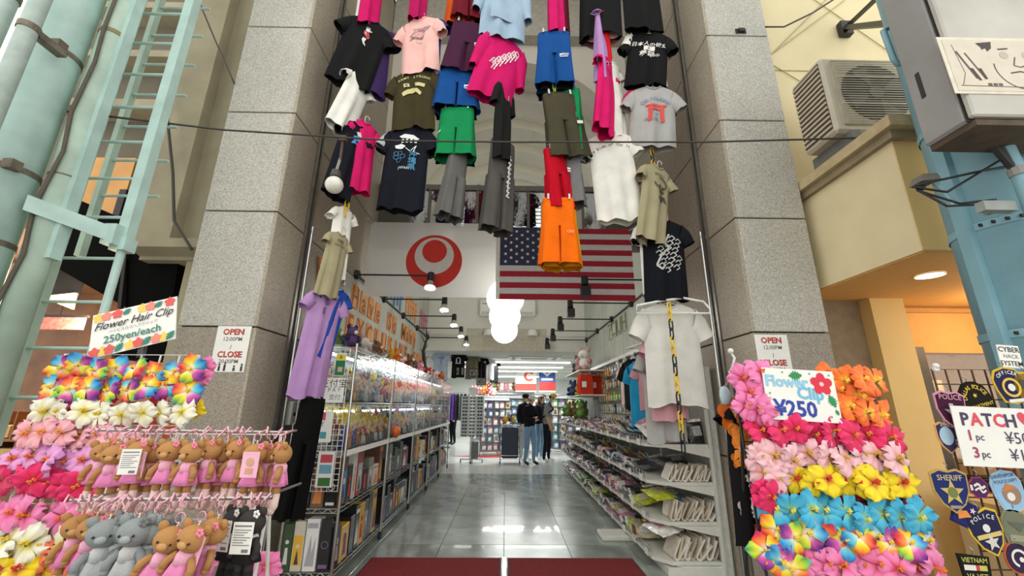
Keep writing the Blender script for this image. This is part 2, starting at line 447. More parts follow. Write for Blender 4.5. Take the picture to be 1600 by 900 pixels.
# ================================================================ HANGING CLOTHES
M_HANG_W = mat('white_plastic_hanger', (230, 230, 228), 0.35)
M_HANG_B = mat('black_plastic_hanger', (30, 30, 32), 0.35)
M_CH_Y = mat('yellow_plastic', (236, 196, 30), 0.4); M_CH_K = mat('black_plastic', (30, 30, 30), 0.4); M_CH_G = mat('neon_plastic', (214, 240, 70), 0.4)

def place(cx, ytop, ybot, Y):
    a = P(cx, ytop, Y=Y); b = P(cx, ybot, Y=Y)
    return a, a.z - b.z
def pxw(cx, y, w, Y): return P(cx + w / 2, y, Y=Y).x - P(cx - w / 2, y, Y=Y).x

def tee(label, cx, ytop, ybot, wpx, Y, col, yaw=0, roll=0, pr=None, hanger=M_HANG_W, cat='t-shirt', W=None, long=False, hood=False, sleeve=1.0, name='hanging_tshirt', flare=0.06, seed=None, fold=0.024, neck=True, trim=None, drop=1.0):
    rnd = random.Random(seed if seed is not None else hash(label) & 0xffff if False else sum(map(ord, label)))
    loc, L = place(cx, ytop, ybot, Y)
    if W is None: W = pxw(cx, (ytop + ybot) / 2, wpx, Y) / (1.42 if not long else 1.25)
    t = thing(name, label, cat, loc, (0, radians(roll), radians(yaw)), 'clothes hanging on chains in the entrance')
    hw = W / 2; th = 0.055; p1, p2, k1, k2 = rnd.uniform(0, 6), rnd.uniform(0, 6), rnd.uniform(5, 8), rnd.uniform(9, 13)
    def fold_(u, tt): return fold * tt * (sin(k1 * u + p1 + tt * 1.2) + 0.5 * sin(k2 * u + p2)) * (1 - u * u) ** .5 if abs(u) < 1 else 0
    def topz(u, front):
        s = -0.13 * W * max(0, abs(u) - .28) / .72
        if abs(u) < .34: s -= (0.10 if front else 0.025) * W * (1 - (u / .34) ** 2) if neck else 0
        return s
    def botz(u): return -L * (1 + 0.018 * sin(3 * u + p1) + 0.012 * sin(7 * u + p2))
    def yf(u, tt): return -th * max(0, 1 - u * u) ** .5 * (.45 + .55 * min(1, tt * 2)) - fold_(u, tt)
    def yb(u, tt): return th * max(0, 1 - u * u) ** .5 * (.45 + .55 * min(1, tt * 2)) - fold_(u, tt) * .8
    def pt(a, b, front):
        u = 2 * a - 1; z = topz(u, front) * (1 - b) + botz(u) * b
        return (u * hw * (1 + flare * b), (yf if front else yb)(u, b), z)
    mb = MB(); mb.grid(lambda a, b: pt(a, 1 - b, True), 14, 12); mb.grid(lambda a, b: pt(1 - a, 1 - b, False), 14, 12)
    c = cloth(col)
    mb.build('body', c, t, True)
    # hem seam
    hb = MB(); hb.tube([pt(i / 14, 1, True) for i in range(15)] + [pt(1 - i / 14, 1, False) for i in range(1, 14)], .004, 4, closed=True)
    hb.build('hem', c, t, True)
    for s in (-1, 1):
        sl = W * (0.40 if not long else 0.95) * sleeve
        ang = radians(rnd.uniform(56, 68)) if not long else radians(rnd.uniform(74, 84))
        dx, dz = cos(ang) * s, -sin(ang)
        c0 = Vector((s * hw * .88, 0, -.29 * W)); rings = []
        N = 4 if not long else 7
        for k in range(N + 1):
            f = k / N; q = c0 + Vector((dx, 0, dz * drop if not long else dz)) * (sl * f)
            half = (.205 - .045 * f) * W if not long else (.20 - .10 * f) * W
            nx, nz = -dz * s, dx * s          # across the sleeve
            if k == 0: nx, nz = 0.25 * s, 0.97
            n_ = sqrt(nx * nx + nz * nz); nx /= n_; nz /= n_
            yy_ = .030 + .020 * f
            wob = .008 * sin(3 * f + p1)
            rings.append([q + Vector((nx * half * cos(2 * pi * i / 12), yy_ * sin(2 * pi * i / 12) * (1 + .25 * sin(3 * i + p2) * f) + wob, nz * half * cos(2 * pi * i / 12))) for i in range(12)])
        MB().loft(rings, False).build('sleeve', c, t, True)
        MB().tube(rings[-1], .004, 4, closed=True).build('cuff', c if trim is None else cloth(trim), t, True)
    if neck:
        cb = MB(); ks = [(-.34 + .68 * i / 10) for i in range(11)]
        cb.tube([(u * hw, yf(u, 0) - .003, topz(u, True)) for u in ks] + [(u * hw, yb(u, 0) + .003, topz(u, False)) for u in reversed(ks)], .008, 5, closed=True)
        cb.build('collar', c if trim is None else cloth(trim), t, True)
    if hood:
        hm = MB(); hm.ball((0, .03, -.02 * W), .22 * W, 12, 8, sc=(1.05, .55, .8)); hm.build('hood', c, t, True)
        MB().grid(lambda a, b: ((a - .5) * W * .62, yf((a - .5) * .62, .6) - .008 - .012 * sin(pi * a), -L * (.56 + .22 * b)), 8, 4).build('front_pocket', c, t, True)
        for s in (-1, 1): MB().tube([(s * .05 * W, -.062, -.1 * W), (s * .055 * W, -.072, -.2 * W), (s * .05 * W, -.072, -.32 * W)], .004, 5).build('drawstring', M_PAPER, t)
    if hanger:
        hg = MB()
        hg.tube([(-.36 * W, 0, -.10 * W), (0, 0, .02 * W), (.36 * W, 0, -.10 * W)], .008, 6)
        hk = [(0, 0, .02 * W), (0, 0, .05)] + [(.022 - .022 * cos(a), 0, .06 + .024 * sin(a)) for a in (.3, .9, 1.5, 2.1, 2.8, 3.4)]
        hg.tube(hk, .004, 5); hg.build('hanger', hanger, t, True)
    if pr:
        S = W
        pp = Print()
        for col_, parts in pr.items.items(): pp.items[col_] = [([(x * S * 1.18, (z * 1.18 - .05) * S) for x, z in vs_], fs) for vs_, fs in parts]
        def fn(x, z):
            u = max(-.98, min(.98, x / hw)); tt = max(0, min(1, -z / L)); return yf(u, tt) - .004
        pp.build(t, fn, off=.004, fine=.035)
    return t

def shorts(label, cx, ytop, ybot, wpx, Y, col, yaw=0, roll=0, pr=None, W=None, name='hanging_shorts', flare=.22, clips=True, cat='shorts', split=.45, dark=None):
    rnd = random.Random(sum(map(ord, label)))
    loc, L = place(cx, ytop, ybot, Y)
    if W is None: W = pxw(cx, (ytop + ybot) / 2, wpx, Y) / 1.12
    t = thing(name, label, cat, loc, (0, radians(roll), radians(yaw)), 'clothes hanging on chains in the entrance')
    hw = W / 2; c = cloth(col); p = rnd.uniform(0, 6); N = 20
    def ringp(cx_, a, b, z, amp, ph):
        pw = lambda c: (abs(c) ** .62) * (1 if c > 0 else -1)
        return [Vector((cx_ + (a + amp * sin(5 * q + ph)) * pw(cos(q)), (b + amp * sin(5 * q + ph)) * pw(sin(q)), z + amp * .5 * sin(3 * q + ph))) for q in [2 * pi * i / N for i in range(N)]]
    MB().loft([ringp(0, hw * .90, .045, .0, 0, p), ringp(0, hw * .92, .047, -.035, .001, p)], False).build('waistband', c, t, True)
    rr = [ringp(0, hw * .91, .046, -.035, .002, p)]
    for f in (.12, .22, .32, split): rr.append(ringp(0, hw * (.92 + flare * f * .55), .047 + .028 * f, -L * f, .006 * f + .003, p))
    MB().loft(rr, False).build('seat', c, t, True)
    H = hw * (.92 + flare * split * .55)
    for s in (-1, 1):
        lr = []
        for f in (0, .25, .5, .75, 1):
            tt = split - .04 + (1 - split + .04) * f
            lr.append(ringp(s * (H * .5 + hw * flare * .42 * f), H * (.505 + flare * .38 * f), .070 + .010 * f, -L * tt, .004 + .010 * f, p + s + f))
        MB().loft(lr, False).build('leg', c, t, True)
        MB().tube(lr[-1], .004, 4, closed=True).build('hem', c, t, True)
    if clips:
        for s in (-1, 1):
            MB().box((s * hw * .6 - .008, -.055, -.02), (s * hw * .6 + .008, -.035, .03)).tube([(s * hw * .6, -.045, .03), (s * hw * .6, 0, .045)], .004, 5).build('clip', M_STEEL, t)
        MB().tube([(-hw * .6, 0, .045), (hw * .6, 0, .045)], .004, 6).tube([(0, 0, .045), (0, 0, .08), (.015, 0, .10), (.03, 0, .08)], .004, 5).build('clip_hanger', M_HANG_B, t)
    if pr:
        pp = Print()
        for col_, parts in pr.items.items(): pp.items[col_] = [([(x * W, z * W) for x, z in vs_], fs) for vs_, fs in parts]
        pp.build(t, lambda x, z: -.092, off=.001)
    return t
def legprint(x=.40, z=-.9, col=(235, 235, 235)):
    q = Print(); x -= .12
    q.poly([(x - .11, z), (x - .02, z + .03), (x, z + .09), (x - .05, z + .06), (x - .1, z + .07)], col)
    return q.text('ON', .10, x + .06, z + .04, col, bold=.02).rect(x - .1, z - .04, x + .12, z - .015, col)

YH = 3.32
W_, K_, NV = (232, 231, 224), (24, 25, 26), (26, 28, 38)
MAG, PNK, OLV, LAV = (206, 26, 104), (240, 190, 184), (66, 60, 38), (176, 138, 190)
BLU, GRN, GRY, KHA = (24, 78, 146), (24, 138, 82), (96, 96, 94), (162, 154, 124)
# --- back layers first (they hang back to back with the front ones)
tee('white sleeve tee hanging behind the pink one at top left of entrance', 582, -62, 40, 44, YH + .05, W_, 62)
tee('magenta tee turned side-on at the top left of the entrance', 590, -68, 44, 50, YH, MAG, 58)
tee('purple tee hanging behind the black tee with red figure print', 583, 38, 146, 84, YH + .07, (66, 46, 96), 20)
p = Print(); s = (220, 220, 220)
p.poly([(-.03, -.3), (.05, -.28), (.06, -.36), (-.02, -.38)], s).poly([(-.05, -.38), (.05, -.37), (.09, -.5), (.06, -.58), (-.04, -.48)], (170, 50, 56)).poly([(-.03, -.42), (.07, -.56), (.09, -.52), (0, -.4)], s)
p.poly([(-.02, -.58), (.05, -.58), (.03, -.68), (.08, -.78), (.02, -.75), (-.03, -.66)], s).disc(.08, -.33, .02, s, n=8).text('武', .1, .01, -.29, s)
tee('black tee with small red and white warrior figure printed on chest', 581, 34, 143, 88, YH, K_, 22, 10, p)
tee('deep magenta tee hanging high above the pale pink tee', 660, -60, 34, 40, YH, (178, 24, 92), 40)
tee('royal blue tee showing behind the pale pink tee', 668, 34, 126, 78, YH + .09, (40, 56, 130), -22)
p = Print(); s = (120, 92, 100)
p.text('SHAAAAA', .09, .08, -.34, s, rot=.12, bold=.01).disc(.02, -.52, .10, (214, 160, 158), .09).line([(-.2, -.56), (-.12, -.46), (-.02, -.44), (.05, -.38), (.14, -.42), (.08, -.5), (.1, -.6), (-.02, -.64), (-.12, -.6), (-.2, -.66)], .022, s).disc(-.12, -.6, .035, s, n=8).disc(.06, -.62, .035, s, n=8).line([(.14, -.42), (.24, -.36)], .02, s).text('SHISA', .05, .02, -.76, s)
tee('pale pink tee with a sketched lion-dog print', 657, 31, 119, 84, YH, PNK, -12, -4, p)
p = Print(); s = (206, 196, 140)
p.arc('ARMY STRONG', .085, .02, -.18, .9, .072, s).poly([(-.2, -.34), (-.08, -.34), (-.06, -.42), (-.18, -.44)], s).poly([(.04, -.33), (.26, -.38), (.24, -.47), (.06, -.43)], s).poly([(-.22, -.58), (-.1, -.5), (0, -.46), (.1, -.5), (.2, -.62), (.17, -.7), (.08, -.6), (-.06, -.6), (-.18, -.68)], s).star(-.13, -.385, .04, OLV)
tee('dark olive tee with tan army print', 648, 112, 206, 92, YH, OLV, -6, -3, p)
p = Print(); s = (226, 230, 232); bl = (66, 140, 186)
p.poly([(-.16, -.22), (-.06, -.17), (.12, -.2), (.24, -.28), (.2, -.31), (-.12, -.26)], s)
for i in range(4): p.rect(-.1 + i * .085, -.38, -.055 + i * .085, -.29, s)
p.poly([(-.22, -.44), (-.1, -.40), (0, -.46), (-.06, -.53), (-.2, -.5)], s).line([(0, -.5), (.1, -.58), (.2, -.44), (.16, -.58), (.28, -.62)], .014, s)
for i in range(5):
    p.ringp(-.17 + .07 * (i % 3), -.62 - .08 * (i // 2), .055, .016, (46, 104, 140), 10)
p.text('沖', .15, .16, -.64, bl, bold=.015).text('縄', .15, .16, -.79, bl, bold=.015).text('県', .15, .16, -.93, bl, bold=.015).text('JAPAN', .075, .02, -.96, s)
tee('light grey tee behind the navy gate-print tee', 640, 204, 320, 88, YH + .08, (176, 180, 182), 14)
tee('navy tee with white castle gate and blue characters print', 641, 199, 330, 98, YH, NV, -4, 2, p)
tee('white tee turned side-on beside the hanging light bulb', 566, 122, 222, 60, YH + .02, W_, 58, 14)
tee('hot pink tee behind the side-on navy wave tee', 570, 192, 300, 60, YH + .06, (222, 34, 110), 48)
p = Print(); p.poly([(-.02, -.3), (.12, -.22), (.2, -.36), (.05, -.42)], (230, 230, 230)).poly([(-.08, -.5), (.1, -.4), (.18, -.56), (.02, -.62), (.1, -.74), (-.1, -.8), (-.04, -.62)], (70, 150, 210))
tee('navy tee side-on with blue wave print under the white one', 558, 196, 316, 62, YH, NV, 52, 8, p)
tee('white tee folded side-on above the khaki one', 538, 326, 440, 50, YH + .04, W_, 60)
p = Print(); p.text('OKI', .16, 0, -.3, (50, 48, 40), bold=.02).text('NAWA', .13, 0, -.48, (50, 48, 40))
tee('khaki tee side-on with dark letters at left of the flags', 531, 366, 468, 52, YH - .02, KHA, 58, 6, p)
tee('royal blue sleeve tee behind the lavender one', 528, 452, 560, 56, YH + .05, (38, 72, 160), 44, 10)
p = Print(); p.poly([(-.1, -.2), (.0, -.15), (.05, -.3), (-.06, -.36)], (110, 80, 140)).poly([(-.1, -.42), (-.04, -.4), (-.05, -.6), (-.1, -.58)], (110, 80, 140))
tee('lavender tee hanging long above the black trousers', 514, 456, 622, 64, YH - .02, LAV, 50, 5, p, W=.27)
shorts('black long trousers hanging below the lavender tee', 490, 622, 808, 52, YH - .03, (14, 14, 15), 30, 4, W=.19, flare=.05, clips=False, name='hanging_trousers', cat='trousers', split=.40)
# --- second and third chains
shorts('orange shorts behind the maroon pair at top of entrance', 724, -48, 46, 46, YH + .05, (206, 84, 24), 10)
shorts('maroon shorts at the top edge above the eggplant pair', 734, -52, 34, 46, YH - .02, (112, 24, 40), 14)
shorts('red shorts showing behind the eggplant shorts', 734, 42, 130, 62, YH + .07, (166, 22, 56), 8)
shorts('eggplant purple shorts with white print on the leg', 734, 40, 118, 66, YH - .03, (70, 34, 60), 8, 4, legprint(.42, -.86))
shorts('black shorts behind the blue pair on the second chain', 716, 108, 180, 62, YH + .07, (24, 26, 30), 0)
shorts('blue shorts with white leg print above the green pair', 716, 106, 172, 70, YH - .02, BLU, 6, 0, legprint(.40, -.78))
shorts('black shorts behind the green pair', 715, 176, 252, 60, YH + .07, (24, 26, 28), 8)
shorts('green shorts with a white mark on the left leg', 715, 172, 247, 66, YH - .02, GRN, -2, 0, Print().poly([(-.46, -.92), (-.38, -.86), (-.36, -.8), (-.5, -.98)], (235, 235, 235)), flare=.12)
shorts('grey sweatpants hanging narrow under the green shorts', 717, 240, 344, 30, YH, (104, 103, 101), 35, 6, W=.20, clips=False, name='hanging_trousers', cat='trousers', flare=.2)
tee('light blue hoodie at the top centre of the entrance', 790, -36, 64, 84, YH - .03, (160, 184, 206), 12, 2, None, long=True, hood=True, cat='hoodie', name='hanging_hoodie')
p = Print(); s = (236, 206, 216)
for i in range(16):
    a = -.22 + .44 * (i / 15); z0 = -.30 - .55 * (1 - i / 15) + .06 * sin(i * 2.1)
    p.line([(a, z0), (a + .05, z0 + .10), (a + .1, z0 + .03), (a + .07, z0 - .1)], .022, s)
tee('magenta long sleeve shirt with pale dragon print, tilted on its hanger', 791, 62, 168, 84, YH, MAG, 24, 12, p, long=True, cat='long sleeve shirt', name='hanging_longsleeve')
tee('black long sleeve shirt side-on above the grey print trousers', 788, 136, 255, 46, YH - .02, (30, 30, 30), 52, 2, Print().text('OKINAWA', .1, .1, -.4, (200, 200, 200), rot=1.5), long=True, cat='long sleeve shirt', name='hanging_longsleeve')
p = Print()
for i in range(9): p.line([(.05 + .05 * (i % 3), -.6 - .18 * i), (.14, -.7 - .18 * i), (.08, -.78 - .18 * i), (.2, -.8 - .18 * i)], .05, (206, 202, 196))
shorts('dark grey sweatpants with white dragon print down the leg', 786, 224, 364, 46, YH + .03, (84, 82, 79), 34, 4, p, W=.27, clips=False, name='hanging_trousers', cat='trousers', flare=.12)
# --- right chains
tee('dark maroon tee behind the magenta one at the top', 874, -70, 52, 40, YH + .06, (92, 20, 40), 40)
tee('magenta tee at the top edge above the blue shorts', 866, -70, 56, 46, YH, MAG, 48, 0, Print().line([(0, -.3), (.15, -.22)], .03, (240, 150, 170)))
shorts('black shorts behind the blue pair below the magenta tee', 865, 58, 148, 52, YH + .07, (26, 28, 34), 0)
shorts('blue shorts clipped under the magenta tee on the right chain', 865, 54, 136, 62, YH - .02, BLU, -4, 0, legprint(.36, -1.02), flare=.12)
shorts('green shorts showing to the right of the olive pair', 886, 146, 246, 52, YH + .06, GRN, -26)
shorts('olive shorts with a small white badge on the leg', 872, 150, 248, 66, YH - .02, (74, 70, 54), 10, -8, Print().rect(.28, -1.05, .44, -.96, (230, 228, 222)), flare=.2)
shorts('grey shorts behind the red pair', 888, 238, 322, 46, YH + .07, (122, 122, 124), -20)
shorts('red shorts with white mark above the orange pair', 865, 236, 326, 44, YH - .02, (192, 14, 38), 26, -6, Print().rect(.26, -.98, .42, -.90, (236, 220, 220)).rect(.26, -1.08, .42, -1.02, (236, 220, 220)), flare=.1)
shorts('yellow shorts showing below the orange pair', 876, 318, 420, 56, YH + .06, (222, 164, 24), -4)
shorts('bright orange shorts hanging in front of the striped flag', 872, 312, 414, 62, YH - .03, (246, 112, 16), 0, 0, Print().text('OKI', .12, .28, -1.12, (250, 170, 110), bold=.02), flare=.22)
tee('pale pink tee edge behind the large black tee', 933, -44, 66, 84, YH + .07, (226, 180, 176), -16)
tee('large black tee at the top right with scratch print', 936, -52, 58, 86, YH, K_, -16, 2, Print().line([(-.05, -.55), (.05, -.5), (.15, -.58)], .03, (200, 200, 200)))
p = Print()
for i in range(9): p.poly([(-.12 + .05 * i, -.5 - .04 * ((i * 3) % 4)), (-.06 + .05 * i, -.44), (-.05 + .05 * i, -.56), (-.11 + .04 * i, -.64)], (222, 222, 218))
tee('black tee with white blotch print at top right corner of the entrance', 996, -58, 50, 82, YH - .04, K_, 4, 0, p)
tee('red tee edge twisted beside the lavender one', 941, 22, 102, 26, YH + .03, (208, 30, 44), 72)
tee('lavender tee twisted side-on below the large black tee', 934, 22, 138, 28, YH, LAV, 70, 4)
tee('white tee behind the magenta one on the right chain', 956, 98, 218, 52, YH + .06, W_, 40)
tee('magenta tee side-on with dark print on the right chain', 948, 96, 222, 60, YH - .02, (212, 26, 104), 46, 10, Print().text('OKI', .2, 0, -.55, (90, 20, 60), rot=-.5))
tee('white tee behind the black Japanese-lettered tee', 1008, 54, 132, 84, YH + .08, W_, 16)
p = Print(); s = (228, 228, 224)
p.text('日本人の彼女', .13, .02, -.36, s, rot=-.12, bold=.012).rect(-.10, -.54, .14, -.42, s).disc(.03, -.48, .04, (200, 60, 70)).text('募集', .17, -.02, -.64, s, bold=.02).text('中', .11, .2, -.70, s)
tee('black tee with white Japanese lettering and small flag', 1014, 53, 136, 84, YH - .02, K_, -10, 8, p)
tee('magenta tee behind the grey torii tee', 1012, 140, 232, 92, YH + .08, (200, 30, 92), 10)
p = Print(); r_ = (214, 66, 62); bl = (110, 136, 172)
p.arc('OKINAWA', .12, .04, -.30, .34, .27, bl)
p.rect(-.16, -.50, .24, -.45, r_).rect(-.12, -.59, .20, -.55, r_).poly([(-.10, -.5), (-.03, -.5), (-.05, -.86), (-.12, -.86)], r_).poly([(.11, -.5), (.18, -.5), (.20, -.86), (.13, -.86)], r_).rect(.02, -.55, .06, -.5, r_)
p.text('沖', .1, .04, -.70, bl).text('縄', .1, .04, -.81, bl).disc(-.15, -.8, .03, bl, n=6)
tee('light grey tee with red torii gate print', 1020, 137, 232, 94, YH - .02, (172, 172, 170), -6, 5, p, trim=(168, 164, 166))
p = Print(); p.arc('The Side of the Island', .085, .05, -.28, .8, .062, (60, 60, 64))
tee('white tee with curved black script across the back', 950, 209, 346, 94, YH + .03, W_, -6, -4, p)
tee('pale pink tee behind the khaki skull tee', 1018, 262, 372, 70, YH + .07, (232, 180, 178), 26)
p = Print(); s = (66, 62, 46)
p.text('BAKU', .12, .02, -.26, s).ringp(.06, -.52, .2, .035, s, 14, pi, 2.9 * pi - .9).poly([(-.05, -.62), (.06, -.58), (.03, -.68)], s).poly([(.1, -.58), (.22, -.62), (.12, -.68)], s).poly([(-.02, -.74), (.2, -.74), (.16, -.82), (.02, -.82)], s).poly([(.02, -.9), (.2, -.9), (.26, -1.12), (.16, -1.0), (.1, -1.14), (.06, -1.0), (-.02, -1.06)], s)
tee('khaki tee with black skull print, tilted below yellow chain', 1027, 262, 386, 72, YH - .02, KHA, 22, 12, p)
tee('white tee behind the black dragon tee at right', 1022, 348, 466, 86, YH + .08, W_, 18)
p = Print(); s = (190, 190, 188)
for i in range(22):
    a = i / 21; x = -.2 + .42 * ((i * 7) % 11) / 10; z = -.35 - .75 * a
    p.line([(x, z), (x + .06, z + .05), (x + .12, z - .02), (x + .05, z - .07)], .022, s)
p.line([(.1, -.3), (0, -.5), (.08, -.62), (-.1, -.8), (-.2, -1.02), (-.1, -1.12), (-.02, -1.0)], .04, s)
tee('black tee with white dragon print above the big white tee', 1034, 346, 470, 88, YH - .01, (22, 24, 30), -4, 2, p)
bt = tee('large plain off-white tee facing out at the right of the entrance', 1044, 474, 634, 122, YH + .02, (214, 212, 206), 0, 0, fold=.012, drop=1.0, sleeve=1.05)
MB().tube([(-.30, -.075, -.10), (-.29, -.075, -.04), (-.10, -.07, .0), (.10, -.07, .03), (.26, -.075, .0), (.31, -.075, -.06), (.30, -.075, -.10)], .010, 6, closed=True).build('outer_hanger', M_HANG_W, bt, True)
tee('pale pink tee hanging below the large off-white tee', 1036, 520, 656, 84, YH + .12, (214, 160, 170), 12)
tee('light grey tee hanging behind the pink one over the shelf end', 1030, 540, 690, 90, YH + .22, (178, 178, 176), 10)

# --- plastic chains: every link its own piece
lk = [(.012 * cos(a), 0, .020 * sin(a) + (.012 if sin(a) > 0 else -.012)) for a in [2 * pi * i / 12 for i in range(12)]]
LINK = {}
for k, m in (('y', M_CH_Y), ('k', M_CH_K), ('g', M_CH_G)): LINK[k] = MB().tube(lk, .0045, 5, closed=True).mesh('link', m, True)
def chain(label, x, y0, y1, Y, cols):
    a, b = P(x, y0, Y=Y), P(x, y1, Y=Y)
    t = thing('plastic_chain', label, 'chain', a, group='plastic chains the clothes hang on')
    n = int((a.z - b.z) / .07) + 1
    for i in range(n): inst('link', LINK[cols[i % len(cols)]], t, (0, 0, -.035 - .07 * i), (0, 0, (pi / 2) * (i % 2) + .35), 1.4)
chain('long yellow and black chain in front of the large off-white tee', 1045, 474, 700, YH - .12, 'yykk')
chain('neon yellow chain below the blue shorts on the right', 866, 130, 162, YH, 'g')
chain('neon chain link between the olive and red shorts', 870, 226, 240, YH, 'gk')
chain('yellow and black chain above the khaki skull tee', 1018, 231, 264, YH, 'yk')
chain('yellow chain above the white and khaki side-on tees', 543, 314, 334, YH, 'y')
chain('yellow chain above the white side-on tee', 575, 118, 130, YH, 'y')
chain('neon chain above the eggplant shorts', 719, 26, 42, YH, 'g')
chain('yellow chain above the pale pink tee', 661, 20, 34, YH, 'y')
# top support bar over the entrance
ms = thing('support_bar', 'steel bar across the entrance top carrying the chains', 'bar', (0, YH, 5.9))
MB().cyl((-1.9, 0, 0), (1.9, 0, 0), .02, n=8).build('bar', M_STEEL, ms)
for s in (-1, 1): MB().cyl((s * 1.9, 0, 0), (s * 1.905, 0, 0), .05, n=10).build('end_plate', M_STEEL, ms)

# ---------------------------------------------------------------- flags
def flag(label, loc, w, h, pr, base, wav=.006):
    t = thing('hanging_flag', label, 'flag', loc)
    fn = lambda x, z: wav * sin(3.1 * x + .8 * z) * (0.3 + .7 * (-z / h))
    m = mat(base[0], base[1], 0.8, var=0.02)
    if base[2]:
        nt = m.node_tree; b = nt.nodes['Principled BSDF']; out = nt.nodes['Material Output']
        tr_ = nt.nodes.new('ShaderNodeBsdfTranslucent'); tr_.inputs['Color'].default_value = (.8, .8, .78, 1)
        tp = nt.nodes.new('ShaderNodeBsdfTransparent'); m1 = nt.nodes.new('ShaderNodeMixShader'); m2 = nt.nodes.new('ShaderNodeMixShader')
        m1.inputs[0].default_value = .35; m2.inputs[0].default_value = .16
        nt.links.new(b.outputs[0], m1.inputs[1]); nt.links.new(tr_.outputs[0], m1.inputs[2])
        nt.links.new(m1.outputs[0], m2.inputs[1]); nt.links.new(tp.outputs[0], m2.inputs[2]); nt.links.new(m2.outputs[0], out.inputs['Surface'])
    MB().grid(lambda a, b: ((a - .5) * w, fn((a - .5) * w, (b - 1) * h), (b - 1) * h), 24, 12).build('cloth', m, t, True)
    pr.build(t, fn, off=.004, rough=.8, step=.0025 if base[2] else .00004)
    for s in (-1, 1):
        MB().tube([(s * w * .5, 0, -.01), (s * w * .5 + s * .06, 0, .03)], .004, 5).cyl((s * (w * .5 - .015), -.006, -.015), (s * (w * .5 - .015), .006, -.015), .012, n=8).build('grommet_tie', M_STEEL, t)
    return t
YFL = 5.12
a, b = P(580, 347, Y=YFL), P(776, 350, Y=YFL); w = b.x - a.x; h = a.z - P(576, 463, Y=YFL).z
p = Print(); R0 = h * .355; cx, cz = .02 * w, -h * .53; red = (206, 52, 42)
p.disc(cx, cz, R0, red, n=40)
p2 = Print(); p2.items = {}
p.disc(cx, cz + R0 * .20, R0 * .70, (214, 210, 204), n=36).disc(cx, cz + R0 * .37, R0 * .44, (207, 53, 43), n=30)
flag('white flag with red ring and disc hanging under the transom', ((a.x + b.x) / 2, YFL, a.z), w, h, p, ('white_flag_cloth', (214, 210, 206), True))
a, b = P(782, 356, Y=YFL), P(985, 363, Y=YFL); w = b.x - a.x; h = a.z - P(784, 468, Y=YFL).z
p = Print(); rd, wt, bl = (164, 26, 48), (208, 206, 204), (32, 38, 72)
for i in range(13):
    for k in range(12):      # stripes split so they follow the cloth
        x0 = -w / 2 + w * k / 12; p.rect(x0, -h * (i + 1) / 13, x0 + w / 12, -h * i / 13, rd if i % 2 == 0 else wt)
q = Print()
for k in range(5): q.rect(-w / 2 + .5 * w * k / 5, -h * 7 / 13, -w / 2 + .5 * w * (k + 1) / 5, 0, bl)
fl_ = flag('red and white striped flag with blue starred canton', ((a.x + b.x) / 2, YFL, a.z), w, h, p, ('striped_flag_cloth', (206, 204, 202), False))
for r in range(9):
    for c_ in range(6 if r % 2 == 0 else 5):
        q.star(-w / 2 + .5 * w * ((2 * c_ + 1 + (r % 2)) / 12), -h * 7 / 13 * (r + 1) / 10, .026, (226, 226, 226))
q.build(fl_, lambda x, z: .006 * sin(3.1 * x + .8 * z) * (0.3 + .7 * (-z / h)) - .003, off=.006)
MB().box((-w / 2 - .05, -.004, -h), (-w / 2, .004, 0)).build('header_band', mat('flag_header', (224, 222, 216), .8), fl_)

# ---------------------------------------------------------------- overhead cable and hanging bulb
def cable(label, pts, r, m=None, group='overhead cables', name='overhead_cable', sag=0.0):
    pts = [Vector(q) for q in pts]; out = []
    for a, b in zip(pts, pts[1:]):
        for k in range(8): out.append(a.lerp(b, k / 8) - Vector((0, 0, sag * 4 * (k / 8) * (1 - k / 8))))
    out.append(pts[-1]); o = Vector(out[0])
    return tag(MB().tube(out, r, 6).build(name, m or M_BLACK, None, True, origin=o, loc=o), label, 'cable', group)
M_CABLE = mat('grey_cable', (62, 58, 52), 0.6)
cable('dark cable stretched across the street front from pole to pole', [P(0, 162, Y=2.35), P(350, 203, Y=2.85), P(620, 220, Y=3.02), P(800, 222, Y=3.04), P(1100, 222, Y=2.95), P(1400, 214, Y=2.5), P(1500, 213, Y=2.2)], .008, M_CABLE)
bp = P(536, 218, Y=3.02)
t = thing('hanging_bulb', 'clear round light bulb hanging on the overhead cable', 'light bulb', bp)
MB().box((-.03, -.02, -.02), (.03, .02, .03)).cyl((0, 0, -.02), (0, 0, -.2), .012, n=8).build('cable_clamp', mat('rusty_clamp', (84, 70, 58), .7), t)
MB().tube([(0, 0, -.18), (-.012, 0, -.26), (-.02, 0, -.31)], .012, 6).build('cord', mat('cord_grey', (150, 146, 136), .7), t)
MB().cyl((-.02, 0, -.30), (-.02, 0, -.36), .035, .045, 12).build('socket', mat('socket_dark', (70, 66, 60), .5), t)
MB().ball((-.02, 0, -.43), .072, 14, 10).build('glass_bulb', mat('frosted_bulb', (226, 224, 216), .25, spec=.8), t, True)

# ================================================================ ENTRANCE HALL FITTINGS
# two red mats with a steel strip between
M_MAT = mat('red_mat_pile', (122, 24, 28), 0.95, var=0.25, scale=60, bump=0.5, bscale=300)
for nm, x0, x1 in (('left', -1.22, -.022), ('right', .03, 1.19)):
    t = thing('door_mat', 'dark red entrance mat on the %s of the floor strip' % nm, 'mat', ((x0 + x1) / 2, 3.3, 0), group='red entrance mats')
    h_ = (x1 - x0) / 2
    MB().cham((-h_ + .02, -.68, .001), (h_ - .02, 1.03, .012), .003).build('pile', M_MAT, t)
    MB().cham((-h_, -.70, 0), (h_, 1.05, .006), .002).build('rubber_edge', mat('mat_rubber', (70, 18, 20), .7), t)
tag(MB().cham((-.018, 2.6, 0), (.026, 4.33, .02), .004).build('floor_strip', M_STEEL), 'steel floor strip between the two red mats', 'floor strip')

